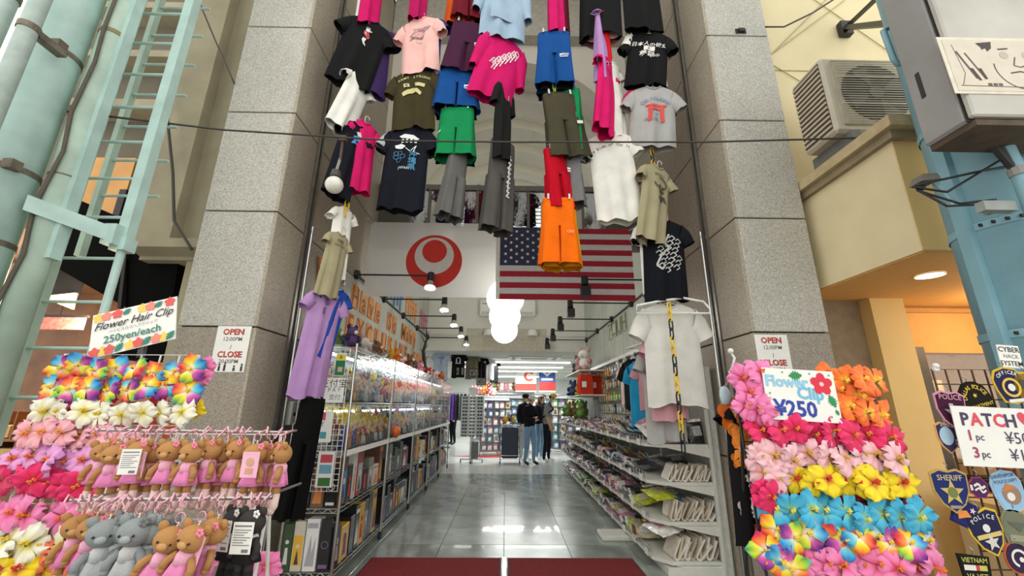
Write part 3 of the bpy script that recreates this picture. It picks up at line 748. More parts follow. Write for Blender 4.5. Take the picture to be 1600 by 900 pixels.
# spotlights on arms along both hall walls
M_REFL = mat('lamp_reflector', (210, 210, 206), .2, .9)
def spot(label, side, y, z, lit):
    t = thing('arm_spotlight', label, 'spotlight', (side * RX, y, z), (0, 0, 0 if side < 0 else pi), 'spotlights on arms along the %s wall' % ('left' if side < 0 else 'right'))
    MB().cyl((0, 0, 0), (.05, 0, 0), .062, .055, 14).build('wall_plate', M_BLACK, t, False)
    MB().cyl((.04, 0, 0), (.95, 0, 0), .011, n=8).build('arm', M_BLACK, t)
    MB().ball((.95, 0, 0), .03, 8, 6).build('joint', M_BLACK, t, True)
    dy = .05 if side < 0 else .05
    d = Vector((.05, -.35 if side < 0 else .35, -.9)).normalized()
    a = Vector((.95, 0, 0))
    MB().cyl(a - d * .03, a + d * .10, .042, .046, 12).build('head', M_BLACK, t)
    if lit:
        MB().cyl(a + d * .10, a + d * .20, .04, .075, 14, caps=False).build('reflector', M_REFL, t, True)
        MB().cyl(a + d * .185, a + d * .19, .066, n=14).build('lens', emis('spot_lens', (250, 250, 245), 1.2) if 'spot_lens' not in bpy.data.materials else bpy.data.materials['spot_lens'], t)
    else:
        MB().box((.89, -.06, -.22), (1.0, .06, -.10)).build('shade', M_BLACK, t)
    return t
for i in range(5): spot('%s spotlight from the street on the left wall' % ORD[i], -1, 4.97 + 1.225 * i, 2.93, True)
for i in range(6): spot('%s square-headed spotlight from the street on the right wall' % ORD[i], 1, 4.86 + 1.2 * i, 2.87, False)
for side, nm, y0, z in ((-1, 'left', 4.97, 2.93), (1, 'right', 4.86, 2.87)):
    tag(MB().box((-.012 , 0, -.012), (.012, 5.0, .012)).build('spotlight_track', M_BLACK, None, loc=(side * (RX - .013), y0, z)), 'thin black track linking the spotlights on the %s wall' % nm, 'light track')
# globe lamps
for i, y in enumerate((5.55, 6.75, 8.05)):
    t = thing('globe_lamp', '%s white glowing globe lamp from the street in the hall' % ORD[i], 'globe lamp', (-.02 - .01 * i, y, 2.80), group='glowing globe lamps down the hall')
    MB().ball((0, 0, 0), .26, 24, 16).build('globe', M_GLOBE, t, True)
    MB().cyl((0, 0, .25), (0, 0, .30), .05, n=12).build('cap', M_WHITE, t)
    MB().cyl((0, 0, .30), (0, 0, 4.02), .006, n=6).build('cord', M_WHITE, t)
# wall air conditioner and vents over the opening
t = thing('wall_air_conditioner', 'white wall air conditioner behind the globe lamps', 'air conditioner', (0.02, 9.9, 3.44))
MB().cham((-.68, -.22, 0), (.68, 0, .40), .03).build('case', M_WHITE, t)
MB().box((-.62, -.225, .03), (.62, -.20, .10)).build('louvre', mat('ac_louvre', (196, 196, 190), .5), t)
MB().box((-.62, -.226, .28), (-.3, -.221, .31)).build('badge', mat('ac_badge', (170, 170, 168), .4), t)
for x in (-.42, .62):
    t = thing('ceiling_spot_can', 'small white can spotlight under the hall back wall, at %s' % ('left' if x < 0 else 'right'), 'spotlight', (x, 9.7, 3.0))
    MB().cyl((0, .0, -.04), (0, .0, .1), .13, .1, 14).build('can', M_WHITE, t); MB().cyl((0, 0, .1), (0, .19, .1), .02, n=8).build('bracket', M_WHITE, t)
cable('thin steel wire across the hall below the air conditioner', [(-1.9, 9.3, 2.90), (1.9, 9.3, 2.88)], .006, M_STEEL, name='steel_wire')

# ---------------------------------------------------------------- letters on the side walls
def wall_letters(name, label, s, side, y, z, size, col, edge, step=None, drop=0.0):
    t = thing(name, label, 'wall lettering', (side * RX, y, z), (0, 0, pi / 2 if side < 0 else -pi / 2))
    k = 0
    for i, ch in enumerate(s):
        if ch == ' ': continue
        x = i * (step or size * .62); zz = -drop * i
        w_ = size * .30 * (1 if ch not in 'IJl' else .5)
        o = MB().cham((x - w_, -.014, zz - size * .36), (x + w_, -.002, zz + size * .44), .012).build('backing', edge, t)
        vs_, fs = text2d(ch, size, x, zz, bold=.012)
        MB().add([(a, -.018, b) for a, b in vs_], fs).build('letter', col, o)
M_OR = mat('orange_foam', (226, 150, 84), .7); M_ORB = mat('orange_backing', (196, 166, 128), .8)
M_ORD = mat('brown_foam', (150, 92, 44), .7)
wall_letters('foam_letters', 'orange foam words We Have So Many on the left wall', 'We Have So Many', -1, 4.08, 2.64, .36, M_ORD, M_OR, .315)
wall_letters('foam_letters', 'orange foam word EXCLUSIVE and more on the left wall, lower row', 'EXCLUSIVE Fig', -1, 4.95, 2.27, .36, M_ORD, M_OR, .36)
def bars(label, y, z, col, n, h):
    t = thing('foam_characters', label, 'wall lettering', (-RX, y, z), (0, 0, pi / 2))
    for i in range(n):
        MB().cham((i * .2, -.014, -h / 2 + .05 * (i % 2)), (i * .2 + .09, -.002, h / 2), .01).build('stroke', col, t)
    MB().box((-.02, -.016, .05), (n * .2, -.003, .12)).build('stroke', col, t)
bars('blue foam characters on the left wall above the spotlight track', 6.35, 3.18, mat('blue_foam', (96, 140, 190), .7), 5, .42)
bars('orange foam characters on the left wall after the blue ones', 7.6, 3.2, M_OR, 5, .42)
bars('pink foam characters on the left wall near the back', 8.9, 3.2, mat('pink_foam', (206, 116, 138), .7), 4, .42)
wall_letters('foam_letters', 'green painted letters on the right concrete wall', 'アコUH', 1, 7.45, 2.66, .36, mat('green_letter', (126, 138, 82), .8), M_CONC, .31)

# open/close sheets on the pillars
def open_sheet(label, loc, silhouettes):
    w, h = .255, .345; p = Print(); rd, dk = (170, 60, 56), (120, 112, 106)
    p.text('OPEN', .062, 0, .125, (120, 60, 58), bold=.03).text('OPEN', .06, -.003, .128, (214, 70, 62), bold=.01)
    p.text('12:00PM', .042, 0, .072, dk, bold=.012).line([(.0, .03), (-.006, -.005)], .004, dk)
    p.text('CLOSE', .062, 0, -.045, (120, 60, 58), bold=.03).text('CLOSE', .06, -.003, -.042, (214, 70, 62), bold=.01).text('20:00PM', .042, 0, -.095, dk, bold=.012)
    if silhouettes:
        for i, x in enumerate((-.10, -.06, -.02, .05, .105)): p.rect(x - .008, -.165, x + .008, -.14 + .012 * (i % 3), (50, 48, 46)).disc(x, -.13 + .012 * (i % 3), .008, (50, 48, 46), n=8)
    return sign('opening_hours_sheet', label, 'sign', loc, (0, 0, 0), w, h, p, th=.002)
a = P(361, 545, Y=PF); open_sheet('white opening hours sheet on the left pillar', (a.x, PF - .003, a.z), True)
a = P(1209, 558, Y=PF); open_sheet('white opening hours sheet on the right pillar', (a.x, PF - .003, a.z), True)

# ================================================================ LEFT WIRE SHELVES
SX0, SX1 = -1.31, -1.73
LV = [0.12, 0.56, 0.985, 1.37, 1.84]
SY = [3.62, 4.92, 6.22, 7.52, 8.82, 10.1]
def wire_shelf(mb, x0, x1, y0, y1, z, n=9):
    for zz in (z, z - .03):
        mb.tube([(x0, y0, zz), (x1, y0, zz), (x1, y1, zz), (x0, y1, zz)], .004, 4, closed=True)
    for k in range(n):
        y = y0 + (y1 - y0) * (k + .5) / n; mb.box((x1, y - .002, z), (x0, y + .002, z + .004))
    for k in range(12):   # zigzag truss under the rim
        y = y0 + (y1 - y0) * k / 12; d = (y1 - y0) / 24
        mb.tube([(x0, y, z), (x0, y + d, z - .03), (x0, y + 2 * d, z)], .002, 3)
    for k in range(5):
        x = x0 + (x1 - x0) * k / 5; d = (x1 - x0) / 10
        mb.tube([(x, y0, z), (x + d, y0, z - .03), (x + 2 * d, y0, z)], .002, 3)
for u in range(5):
    y0, y1 = SY[u] + .015, SY[u + 1] - .015
    t = thing('wire_shelf_unit', '%s chrome wire shelf unit from the street along the left wall' % ORD[u], 'shelf', (SX0, y0, 0), group='wire shelf units along the left wall')
    O = (SX0, y0, 0)
    for x in (SX0, SX1):
        for y in (y0, y1): MB().cyl((x, y, .07), (x, y, 1.87 if x == SX0 else 1.87), .0127, n=8).build('post', M_STEEL, t, origin=O)
    for z in LV:
        mb = MB(); wire_shelf(mb, SX0, SX1, y0, y1, z); mb.build('wire_shelf', M_STEEL, t, origin=O)
    for y in (y0, y1):
        mb = MB(); mb.cyl((SX0 - .01, y, .032), (SX0 + .015, y, .032), .032, n=12); mb.box((SX0 - .014, y - .012, .03), (SX0 + .018, y + .012, .075))
        mb.build('caster', M_BLACK, t, origin=O)
    # acrylic fronts of the two lit show levels
    for z0, z1 in ((LV[2] + .02, LV[3] - .01), (LV[3] + .02, LV[4] + .02)):
        MB().box((SX0 + .012, y0 + .01, z0), (SX0 + .015, y1 - .01, z1)).build('acrylic_front', M_CLEAR, t, origin=O)
        MB().cyl((SX0 - .24, y0 + .05, z1 - .07), (SX0 - .24, y1 - .05, z1 - .07), .013, n=8).build('led_tube', M_TUBE, t, origin=O)
        MB().box((SX1 - .01, y0, z0), (SX1 - .004, y1, z1)).build('mirror_back', mat('pale_backboard', (206, 214, 214), .3), t, origin=O)
    if u == 0:
        for z0, z1 in ((LV[2] + .02, LV[3] - .01), (LV[3] + .02, LV[4] + .02)):
            MB().box((SX1 + .02, y0 - .016, z0), (SX0 - .02, y0 - .013, z1)).build('acrylic_end', M_CLEAR, t, origin=O)
    # price rail along the show base
    MB().box((SX0 + .016, y0, LV[2] - .035), (SX0 + .019, y1, LV[2] + .01)).build('price_rail', M_PAPER, t, origin=O)

# --- figures in the lit cases: a handful of kinds, each with parts
FIG = []
def figmesh():
    legs = MB(); legs.tube([(-.018, 0, .0), (-.02, 0, .06), (-.012, 0, .10)], [.016, .015, .02], 6).tube([(.022, -.01, .0), (.022, 0, .06), (.012, 0, .10)], [.016, .015, .02], 6)
    tor = MB(); tor.tube([(0, 0, .09), (0, 0, .12), (0, 0, .155), (0, 0, .17)], [.026, .028, .034, .014], 8)
    armL = MB().tube([(-.034, 0, .155), (-.062, -.01, .125), (-.05, -.035, .105)], [.012, .011, .010], 6)
    armR = MB().tube([(.034, 0, .155), (.066, -.005, .165), (.078, -.02, .2)], [.012, .011, .010], 6)
    head = MB().ball((0, 0, .20), .03, 8, 6)
    hair = MB().ball((0, .006, .208), .033, 8, 6, sc=(1.05, 1, .95))
    for a in range(7): hair.cyl((.02 * cos(a * .9), .01, .225), (.055 * cos(a * .9), .015, .262 + .01 * (a % 3)), .016, .001, 5)
    base = MB().cyl((0, 0, 0), (0, 0, .008), .045, n=12)
    return legs, tor, armL, armR, head, hair, base
_l, _t, _al, _ar, _h, _hr, _b = figmesh()
M_SKIN = mat('figure_skin', (232, 194, 164), .5)
def figure_kit(trouser, shirt, hair):
    k = lambda c: mat('vinyl_%d_%d_%d' % c, c, .35, var=.05)
    return [('legs', _l.mesh('legs', k(trouser), True)), ('torso', _t.mesh('torso', k(shirt), True)), ('arm', _al.mesh('arm', M_SKIN, True)), ('arm', _ar.mesh('arm', M_SKIN, True)),
            ('head', _h.mesh('head', M_SKIN, True)), ('hair', _hr.mesh('hair', k(hair), True)), ('base', _b.mesh('base', M_BLACK))]
KY = [figure_kit((210, 120, 40), (212, 110, 36), (240, 212, 70)), figure_kit((60, 70, 130), (70, 84, 160), (236, 206, 60)), figure_kit((236, 226, 210), (190, 60, 50), (244, 220, 96)), figure_kit((130, 90, 60), (226, 170, 60), (232, 196, 60))]
KM = [figure_kit((90, 110, 160), (200, 80, 90), (60, 50, 50)), figure_kit((190, 190, 200), (120, 140, 190), (170, 190, 220)), figure_kit((60, 60, 70), (190, 120, 130), (220, 130, 150)), figure_kit((200, 200, 196), (224, 224, 220), (120, 80, 60)), figure_kit((150, 60, 60), (230, 150, 90), (90, 60, 110)), figure_kit((110, 120, 120), (150, 170, 170), (200, 210, 214))]
rf = random.Random(3)
def put_figure(kit, loc, s, rz, label, group):
    t = thing('action_figure', label, 'figure', loc, (0, 0, rz), group, s)
    for n, me in kit: inst(n, me, t)
for u in range(5):
    y0, y1 = SY[u] + .07, SY[u + 1] - .07
    for lv, nm in ((2, 'lower'), (3, 'upper')):
        n = 12 if u == 0 else 10 if u < 3 else 7
        for row in range(3 if u < 3 else 2):
            for i in range(n):
                kit = rf.choice(KY) if (lv == 2 and u == 0) else rf.choice(KY if rf.random() < .22 else KM)
                y = y0 + (y1 - y0) * (i + rf.uniform(.3, .7)) / n
                what = 'yellow-haired figure' if kit in KY else 'toy figure'
                put_figure(kit, (SX0 - .07 - .13 * row + rf.uniform(-.015, .015), y, LV[lv] + .005 + .05 * row), rf.uniform(.85, 1.05), pi / 2 + rf.uniform(-.7, .3), 'small %s, %s from street, %s row, %s lit case of %s shelf unit' % (what, ORD[i], ('front', 'middle', 'back')[row], nm, ORD[u]), 'small toy figures in the lit cases')
# orange ball in the second unit
t = thing('toy_ball', 'orange ball on the show shelf of the second unit', 'ball', (SX0 + .02, 5.15, LV[2] + .07))
MB().ball((0, 0, 0), .065, 14, 10, sc=(.9, 1, 1)).build('ball', mat('orange_ball', (224, 112, 44), .4), t, True); MB().cyl((0, 0, -.065), (0, 0, -.062), .03, n=10).build('foot', M_BLACK, t)

# --- boxes on the two low levels
BC = [(34, 34, 38), (26, 28, 30), (40, 42, 56), (52, 50, 50), (34, 34, 38), (70, 70, 76), (26, 28, 30), (40, 42, 56), (52, 50, 50), (196, 196, 192), (120, 118, 112), (30, 60, 120), (140, 34, 40), (206, 160, 30), (70, 70, 76), (210, 204, 190), (26, 28, 30), (96, 60, 40), (60, 86, 60)]
AC_ = [(220, 220, 220), (200, 60, 50), (230, 180, 60), (90, 130, 190), (170, 170, 176), (224, 140, 80), (120, 90, 130)]
def product_box(loc, w, d, h, col, rz, label, group, acc, style):
    t = thing('product_box', label, 'box', loc, (0, 0, rz), group)
    MB().cham((-w / 2, 0, 0), (w / 2, d, h), .003).build('carton', mat('carton_%d_%d_%d' % col, col, .35, var=.06), t)
    p = Print()
    if style == 0: p.disc(0, h * .62, w * .2, acc, n=10).poly([(-w * .22, h * .15), (w * .22, h * .15), (w * .14, h * .5), (-w * .14, h * .5)], acc)
    elif style == 1: p.rect(-w * .42, h * .12, w * .42, h * .72, acc).disc(0, h * .5, w * .18, (235, 205, 175), n=10).poly([(-w * .2, h * .14), (w * .2, h * .14), (0, h * .45)], (60, 60, 70))
    elif style == 2: p.rect(-w * .4, h * .82, w * .4, h * .92, acc).poly([(-w * .35, h * .1), (-w * .05, h * .7), (w * .1, h * .35), (w * .32, h * .66), (w * .36, h * .1)], acc)
    else: p.ringp(0, h * .5, w * .34, w * .07, acc, 14).rect(-w * .4, h * .06, w * .4, h * .13, acc)
    p.build(t, off=.0012)
rb = random.Random(11)
cn = {(34, 34, 38): 'black', (26, 28, 30): 'black', (40, 42, 56): 'dark blue', (52, 50, 50): 'charcoal', (196, 196, 192): 'white', (120, 118, 112): 'grey', (30, 60, 120): 'blue', (140, 34, 40): 'dark red', (206, 160, 30): 'yellow', (70, 70, 76): 'grey', (210, 204, 190): 'cream', (96, 60, 40): 'brown', (60, 86, 60): 'green'}
for u in range(5):
    for lv, nm, top in ((1, 'middle', .40), (0, 'bottom', .41)):
        y = SY[u] + .05; i = 0
        while y < SY[u + 1] - .12:
            w = rb.uniform(.10, .19); c = rb.choice(BC); h = rb.uniform(.20, .385)
            if u == 0 and lv == 0 and i == 1: c = (206, 160, 30); h = .26; w = .2
            if lv == 1 and u == 0 and i == 2: c = (196, 196, 192); h = .39; w = .1
            if y + w > SY[u + 1] - .04: break
            product_box((SX0 - .02, y + w / 2, LV[lv] + .006), w, .16, h, c, pi / 2 + rb.uniform(-.04, .04), '%s figure box, %s from street, %s shelf of %s left unit' % (cn[c], ORD[i], nm, ORD[u]), 'figure boxes on the %s shelf of the %s unit' % (nm, ORD[u]), rb.choice(AC_), rb.randrange(4))
            y += w + .006; i += 1
# boxes facing the street at the near end of the first unit
for lv, nm in ((0, 'bottom'), (1, 'middle')):
    for i, (x, w, h, c) in enumerate(((SX1 + .05, .08, .34, (60, 86, 60)), (SX1 + .135, .09, .36, (210, 204, 190)), (SX1 + .235, .105, .38, (230, 230, 228)), (SX1 + .34, .09, .38, (34, 34, 38)))):
        if lv == 1: c = (26, 28, 30) if i % 2 else (120, 96, 70)
        product_box((x, SY[0] + .02, LV[lv] + .006), w - .006, .10 if i < 3 else .02, h * (.95 if lv == 0 else .8), c, 0, 'box facing the street on the %s shelf end, %s from the wall' % (nm, ORD[i]), 'boxes at the near end of the first unit', AC_[(i * 2 + lv) % 7], i % 4)

# --- toys and plush along the top of the shelves
def plush_kit(c1, c2):
    k = lambda c: cloth(c)
    b = MB().ball((0, 0, .06), .06, 10, 8, sc=(1, .85, 1.05)); h = MB().ball((0, -.01, .145), .05, 10, 8, sc=(1.1, .95, .95))
    return [('body', b.mesh('body', k(c1), True)), ('head', h.mesh('head', k(c1), True))] + \
        [('ear', MB().ball((s * .042, 0, .19), .022, 8, 6, sc=(1, .6, 1.2)).mesh('ear', k(c2), True)) for s in (-1, 1)] + \
        [('arm', MB().ball((s * .062, -.02, .085), .024, 8, 6, sc=(1, 1.1, 1.4)).mesh('arm', k(c2), True)) for s in (-1, 1)] + \
        [('foot', MB().ball((s * .035, -.05, .022), .026, 8, 6, sc=(1, 1.4, .9)).mesh('foot', k(c2), True)) for s in (-1, 1)] + \
        [('muzzle', MB().ball((0, -.055, .135), .02, 8, 6).mesh('muzzle', k((238, 226, 206)), True))]
PK = {n: plush_kit(a, b) for n, a, b in (('orange', (214, 130, 56), (190, 90, 40)), ('green', (120, 150, 80), (90, 120, 60)), ('brown', (130, 92, 62), (100, 66, 44)), ('yellow', (232, 200, 66), (210, 160, 50)), ('white', (226, 224, 218), (200, 150, 150)), ('red', (186, 58, 56), (226, 224, 218)), ('blue', (70, 92, 140), (50, 60, 90)), ('pink', (222, 150, 160), (200, 110, 130)), ('grey', (130, 128, 126), (90, 88, 88)), ('purple', (92, 70, 110), (60, 48, 76)))}
def plush(kind, loc, s, rz, label, group=None, rx=0):
    t = thing('plush_toy', label, 'plush toy', loc, (rx, 0, rz), group, s)
    for n, me in PK[kind]: inst(n, me, t)
NUMW = ['one', 'two', 'three', 'four', 'five', 'six', 'seven', 'eight', 'nine', 'ten', 'eleven', 'twelve', 'thirteen', 'fourteen', 'fifteen', 'sixteen', 'seventeen', 'eighteen', 'nineteen', 'twenty', 'twenty-one', 'twenty-two', 'twenty-three', 'twenty-four']
kinds = ['purple', 'orange', 'green', 'brown', 'grey', 'yellow', 'orange', 'yellow', 'red', 'brown', 'red', 'white', 'pink', 'grey', 'white', 'red', 'brown', 'orange', 'white', 'pink', 'purple', 'orange', 'red', 'white']
for i, k in enumerate(kinds):
    y = 3.75 + i * .262
    plush(k, (SX0 - .10 - .1 * (i % 3), y, 1.85), rf.uniform(.8, 1.15), pi / 2 + rf.uniform(-.8, .2), '%s plush toy, number %s along the top of the left shelves' % (k, NUMW[i]), 'plush toys on top of the left shelves')
    plush(rf.choice(list(PK)), (SX0 - .30, y + .12, 1.85), rf.uniform(.9, 1.3), pi / 2 + rf.uniform(-.6, .6), 'back-row plush toy on the left shelf top, behind number %s' % NUMW[i], 'back row of plush toys on top of the left shelves')
a = P(499, 490, X=-1.70)
t = thing('toy_lizard', 'orange and green toy creature at the near end of the shelf top', 'toy', (-1.70, 3.66, 1.84))
MB().ball((0, 0, .12), .07, 10, 8, sc=(.8, .8, 1.5)).build('body', cloth((206, 130, 76)), t, True); MB().ball((0, -.01, .26), .045, 10, 8).build('head', cloth((206, 130, 76)), t, True)
for i in range(6): MB().cyl((.01 * (i - 2.5), 0, .29), (.03 * (i - 2.5), 0, .36), .014, .002, 6).build('crest_spike', cloth((150, 180, 70)), t)
# tall dark twisted branch decoration
t = thing('branch_decoration', 'tall dark twisted branch standing on the left shelf top', 'branch', (SX0 - .25, 7.9, 1.85))
MB().tube([(0, 0, 0), (.01, .05, .25), (-.02, .0, .5), (.02, .08, .75), (.0, .06, .95)], [.05, .04, .03, .018, .006], 8).build('stem', mat('dark_branch', (52, 44, 36), .8), t, True)
for i in range(5): MB().tube([(0, .02, .3 + .12 * i), (.06 * (-1) ** i, .1 * (-1) ** i, .42 + .12 * i)], [.012, .003], 5).build('twig', MATS['dark_branch'], t)

# --- wire grid panels and notices at the near end of the shelf
M_GRIDW = mat('white_wire', (226, 226, 222), .4)
def wire_grid(name, label, loc, rot, w, h, nx, nz, m, r=.0022, rim=.004, cat='grid panel', hooks=0):
    t = thing(name, label, cat, loc, rot)
    MB().tube([(-w / 2, 0, 0), (w / 2, 0, 0), (w / 2, 0, h), (-w / 2, 0, h)], rim, 6, closed=True).build('frame', m, t)
    vw = MB().box((-r, -r, 0), (r, r, h)).mesh('upright_wire', m); hwi = MB().box((-w / 2, -r, -r), (w / 2, r, r)).mesh('cross_wire', m)
    for i in range(1, nx): inst('upright_wire', vw, t, (-w / 2 + w * i / nx, 0, 0))
    for i in range(1, nz): inst('cross_wire', hwi, t, (0, -r, h * i / nz))
    return t
wire_grid('wire_grid_panel', 'upper white wire grid at the near end of the left shelves', (-1.53, 3.575, 1.20), (0, 0, 0), .38, .62, 9, 14, M_GRIDW)
wire_grid('wire_grid_panel', 'lower white wire grid at the near end of the left shelves', (-1.52, 3.56, .70), (0, 0, 0), .42, .50, 10, 12, M_GRIDW)
g = (36, 120, 70)
sign('payment_card', 'yellow and green payment notice on the shelf end grid', 'sign', (-1.405, 3.56, 1.68), (0, 0, 0), .085, .19, Print().rect(-.04, .04, .04, .085, (232, 214, 50)).rect(-.04, -.09, .04, .035, g).rect(-.018, -.06, .022, -.02, (210, 170, 160)).text('¥', .05, 0, .06, (60, 60, 40)))
sign('payment_card', 'white notice with black pay lettering on the shelf end grid', 'sign', (-1.45, 3.56, 1.47), (0, 0, 0), .20, .20, Print().text('支付宝', .075, .01, .05, (60, 60, 64)).text('P A Y', .045, .02, 0, (90, 90, 94)).text('支付', .05, .03, -.06, (110, 110, 114)))
sign('payment_card', 'white card with red, blue and green blocks on the lower grid', 'sign', (-1.42, 3.545, .86), (0, 0, 0), .13, .26, Print().rect(-.045, .05, .05, .11, (196, 76, 90)).rect(-.045, -.03, .05, .035, (120, 170, 196)).rect(-.045, -.12, .05, -.06, (60, 120, 60)))
sign('payment_card', 'red and teal tags on the white sheet of the middle grid', 'sign', (-1.47, 3.555, 1.18), (0, 0, 0), .12, .24, Print().rect(-.03, .05, .0, .11, (220, 80, 110)).text('Y', .05, -.02, .02, (60, 60, 60)).rect(-.03, -.09, .02, -.04, (80, 160, 170)))
# key switch box on the reveal
t = thing('switch_box', 'white metal key switch box on the left reveal', 'switch box', (-1.90, 3.80, 1.28))
MB().cham((0, -.05, -.10), (.05, .06, .10), .006).build('box', M_WHITE, t); MB().cyl((.05, 0, -.01), (.056, 0, -.01), .016, n=10).build('lock', M_BLACK, t); MB().tube([(.02, .03, .1), (.02, .05, .4), (.005, .06, .8)], .008, 6).build('conduit', M_STEEL, t)

# ================================================================ RIGHT GONDOLA SHELVES
GX0, GX1 = 1.30, 1.84
GZ = [0.10, 0.40, 0.715, 1.03]
GY = [3.95, 5.2, 6.45, 7.7, 8.95, 10.2]
M_GW = mat('gondola_white', (222, 222, 214), .45, var=.05)
tray_lip = None
for u in range(5):
    y0, y1 = GY[u], GY[u + 1]; O = (GX1, y0, 0)
    t = thing('gondola_bay', '%s white gondola shelf bay from the street along the right wall' % ORD[u], 'shelf', O, group='white gondola bays along the right wall')
    for y in ((y0, y1) if u == 4 else (y0,)): MB().cham((GX1, y - .02, 0), (GX1 + .05, y + .02, 1.72 if u == 0 else 2.12), .004).build('upright', M_GW, t, origin=O)
    MB().box((GX1 + .01, y0 + .02, 0), (GX1 + .02, y1 - .02, 1.7 if u == 0 else 2.08)).build('back_panel', mat('perforated_panel', (150, 150, 144), .6, var=.25, scale=60), t, origin=O)
    MB().box((GX0 + .08, y0, 0), (GX1, y1, .06)).build('plinth', M_GW, t, origin=O)
    for z in GZ:
        x0 = GX0
        pts = [(x0, y0 + .16), (x0 + .12, y0 + .012), (GX1, y0 + .012), (GX1, y1 - .012), (x0, y1 - .012)] if u == 0 else [(x0, y0 + .012), (GX1, y0 + .012), (GX1, y1 - .012), (x0, y1 - .012)]
        n = len(pts)
        mb = MB().add([(x, y, z) for x, y in pts] + [(x, y, z - .028) for x, y in pts], [tuple(range(n)), tuple(range(2 * n - 1, n - 1, -1))] + [(i, i + n, (i + 1) % n + n, (i + 1) % n) for i in range(n)])
        mb.build('tray', M_GW, t, origin=O)
        lp = MB()
        for zz in (z + .03, z + .065): lp.tube([(x0, y0 + (.16 if u == 0 else .02), zz), (x0, y1 - .02, zz)], .003, 4)
        for k in range(12): y = y0 + .16 + (y1 - y0 - .2) * k / 11; lp.box((x0 - .002, y - .002, z), (x0 + .002, y + .002, z + .065))
        lp.build('wire_fence', M_STEEL, t, origin=O)
        for k in range(3):
            y = y0 + .25 + .36 * k; MB().box((x0 - .008, y, z - .03), (x0 - .004, y + .09, z + .03)).build('price_tag', M_PAPER, t, origin=O)
        MB().add([(x0 + .15, y0 + .004, z - .028), (GX1, y0 + .004, z - .028), (GX1, y0 + .004, z - .11)], [(0, 1, 2)]).build('bracket', M_GW, t, origin=O)
    if u > 0: MB().box((GX1 - .05, y0, 2.08), (GX1 + .05, y1, 2.13)).build('top_rail', M_WHITE, t, origin=O)
# flat white end board leaning beside the shelf end
tag(MB().cham((-.012, 0, 0), (.012, .06, 1.72), .003).build('end_board', mat('off_white_board', (206, 208, 202), .5), None, loc=(1.87, 3.84, 0)), 'off-white narrow end board beside the right shelf', 'board')
tag(MB().cham((-.05, -.14, .0), (.4, .14, .05), .01).build('foot_beam', M_GW, None, loc=(1.08, 5.0, 0.0)), 'white foot beam sticking out below the right shelves', 'beam')

# --- packets
def pillow(w, d, h, mats):
    mb = MB()
    f = lambda a, b, s: ((a - .5) * w, (b - .5) * d, h * .5 + s * h * .5 * (sin(pi * a) * sin(pi * b)) ** .45 + .004 * sin(17 * a + 11 * b))
    mb.grid(lambda a, b: f(a, b, 1), 6, 6); mb.grid(lambda a, b: f(1 - a, b, -1), 6, 6)
    return mb.mesh('wrapper', mats, True)
def film(c): return mat('film_%d_%d_%d' % c, c, .18, var=.35, scale=30, bump=.9, bscale=26, coat=.5)
PC = {'black': (40, 40, 42), 'white': (226, 224, 220), 'grey': (120, 120, 120), 'lime': (190, 200, 60), 'pink': (214, 150, 170), 'blue': (90, 130, 190), 'cream': (206, 194, 166), 'brown': (120, 84, 60), 'orange': (226, 120, 50), 'purple': (120, 84, 130), 'silver': (180, 182, 184), 'mustard': (200, 150, 50), 'green': (110, 170, 90), 'red': (190, 60, 56), 'teal': (90, 150, 170)}
PME = {k: pillow(.17, .23, .05, film(c)) for k, c in PC.items()}
HDR = {k: MB().box((-.07, .09, .048), (.07, .118, .052)).mesh('header_card', film(PC[b])) for k, b in zip(PC, ['white', 'pink', 'white', 'white', 'purple', 'white', 'brown', 'cream', 'white', 'white', 'black', 'white', 'white', 'white', 'white'])}
PRT = {k: MB().box((-.045, -.04, .050), (.045, .05, .0535)).mesh('printed_panel', film(PC[b])) for k, b in zip(PC, ['silver', 'pink', 'black', 'cream', 'white', 'white', 'white', 'cream', 'white', 'silver', 'black', 'white', 'white', 'white', 'white'])}
def packet(k, loc, rot, s, label, group):
    t = thing('wrapped_packet', label, 'packet', loc, rot, group, s)
    inst('wrapper', PME[k], t); inst('header_card', HDR[k], t); inst('printed_panel', PRT[k], t)
rp = random.Random(21)
pal = [['grey', 'black', 'cream', 'brown', 'silver', 'purple', 'pink', 'lime', 'white'], ['white', 'pink', 'grey', 'black', 'brown', 'orange', 'silver', 'purple'], ['white', 'blue', 'black', 'grey', 'silver', 'mustard', 'cream'], ['white', 'silver', 'black', 'grey', 'cream', 'pink']]
nm_l = ['bottom', 'second', 'third', 'top']
for u in range(5):
    for lv in range(4):
        n = 7
        for i in range(n):
            for row in range(2):
                y = GY[u] + .1 + 1.1 * (i + .5) / n
                if u == 0 and i < 3: continue
                k = rp.choice(pal[lv])
                if lv == 1 and u == 0 and i == 3: k = 'lime'
                if lv == 0 and u == 0 and i in (4, 5): k = 'lime' if row == 0 else 'purple'
                if lv == 2 and u == 3 and row == 0: k = 'mustard'
                if lv == 1 and u == 2: k = rp.choice(['orange', 'purple', 'green', 'grey'])
                if lv == 0 and u >= 3: k = rp.choice(['teal', 'green', 'pink', 'white', 'purple'])
                x = GX0 + .11 + .22 * row
                packet(k, (x, y, GZ[lv] + .035 + .03 * row), (rp.uniform(-.25, .25) + (.25 if row else 0), -.32 + rp.uniform(-.15, .15), pi / 2 + rp.uniform(-.4, .4)), rp.uniform(.85, 1.1), '%s wrapped packet, %s from the street, %s row, %s tray of %s right bay' % (k, ORD[i], ('front', 'back')[row], nm_l[lv], ORD[u]), 'wrapped packets on the right gondola trays')
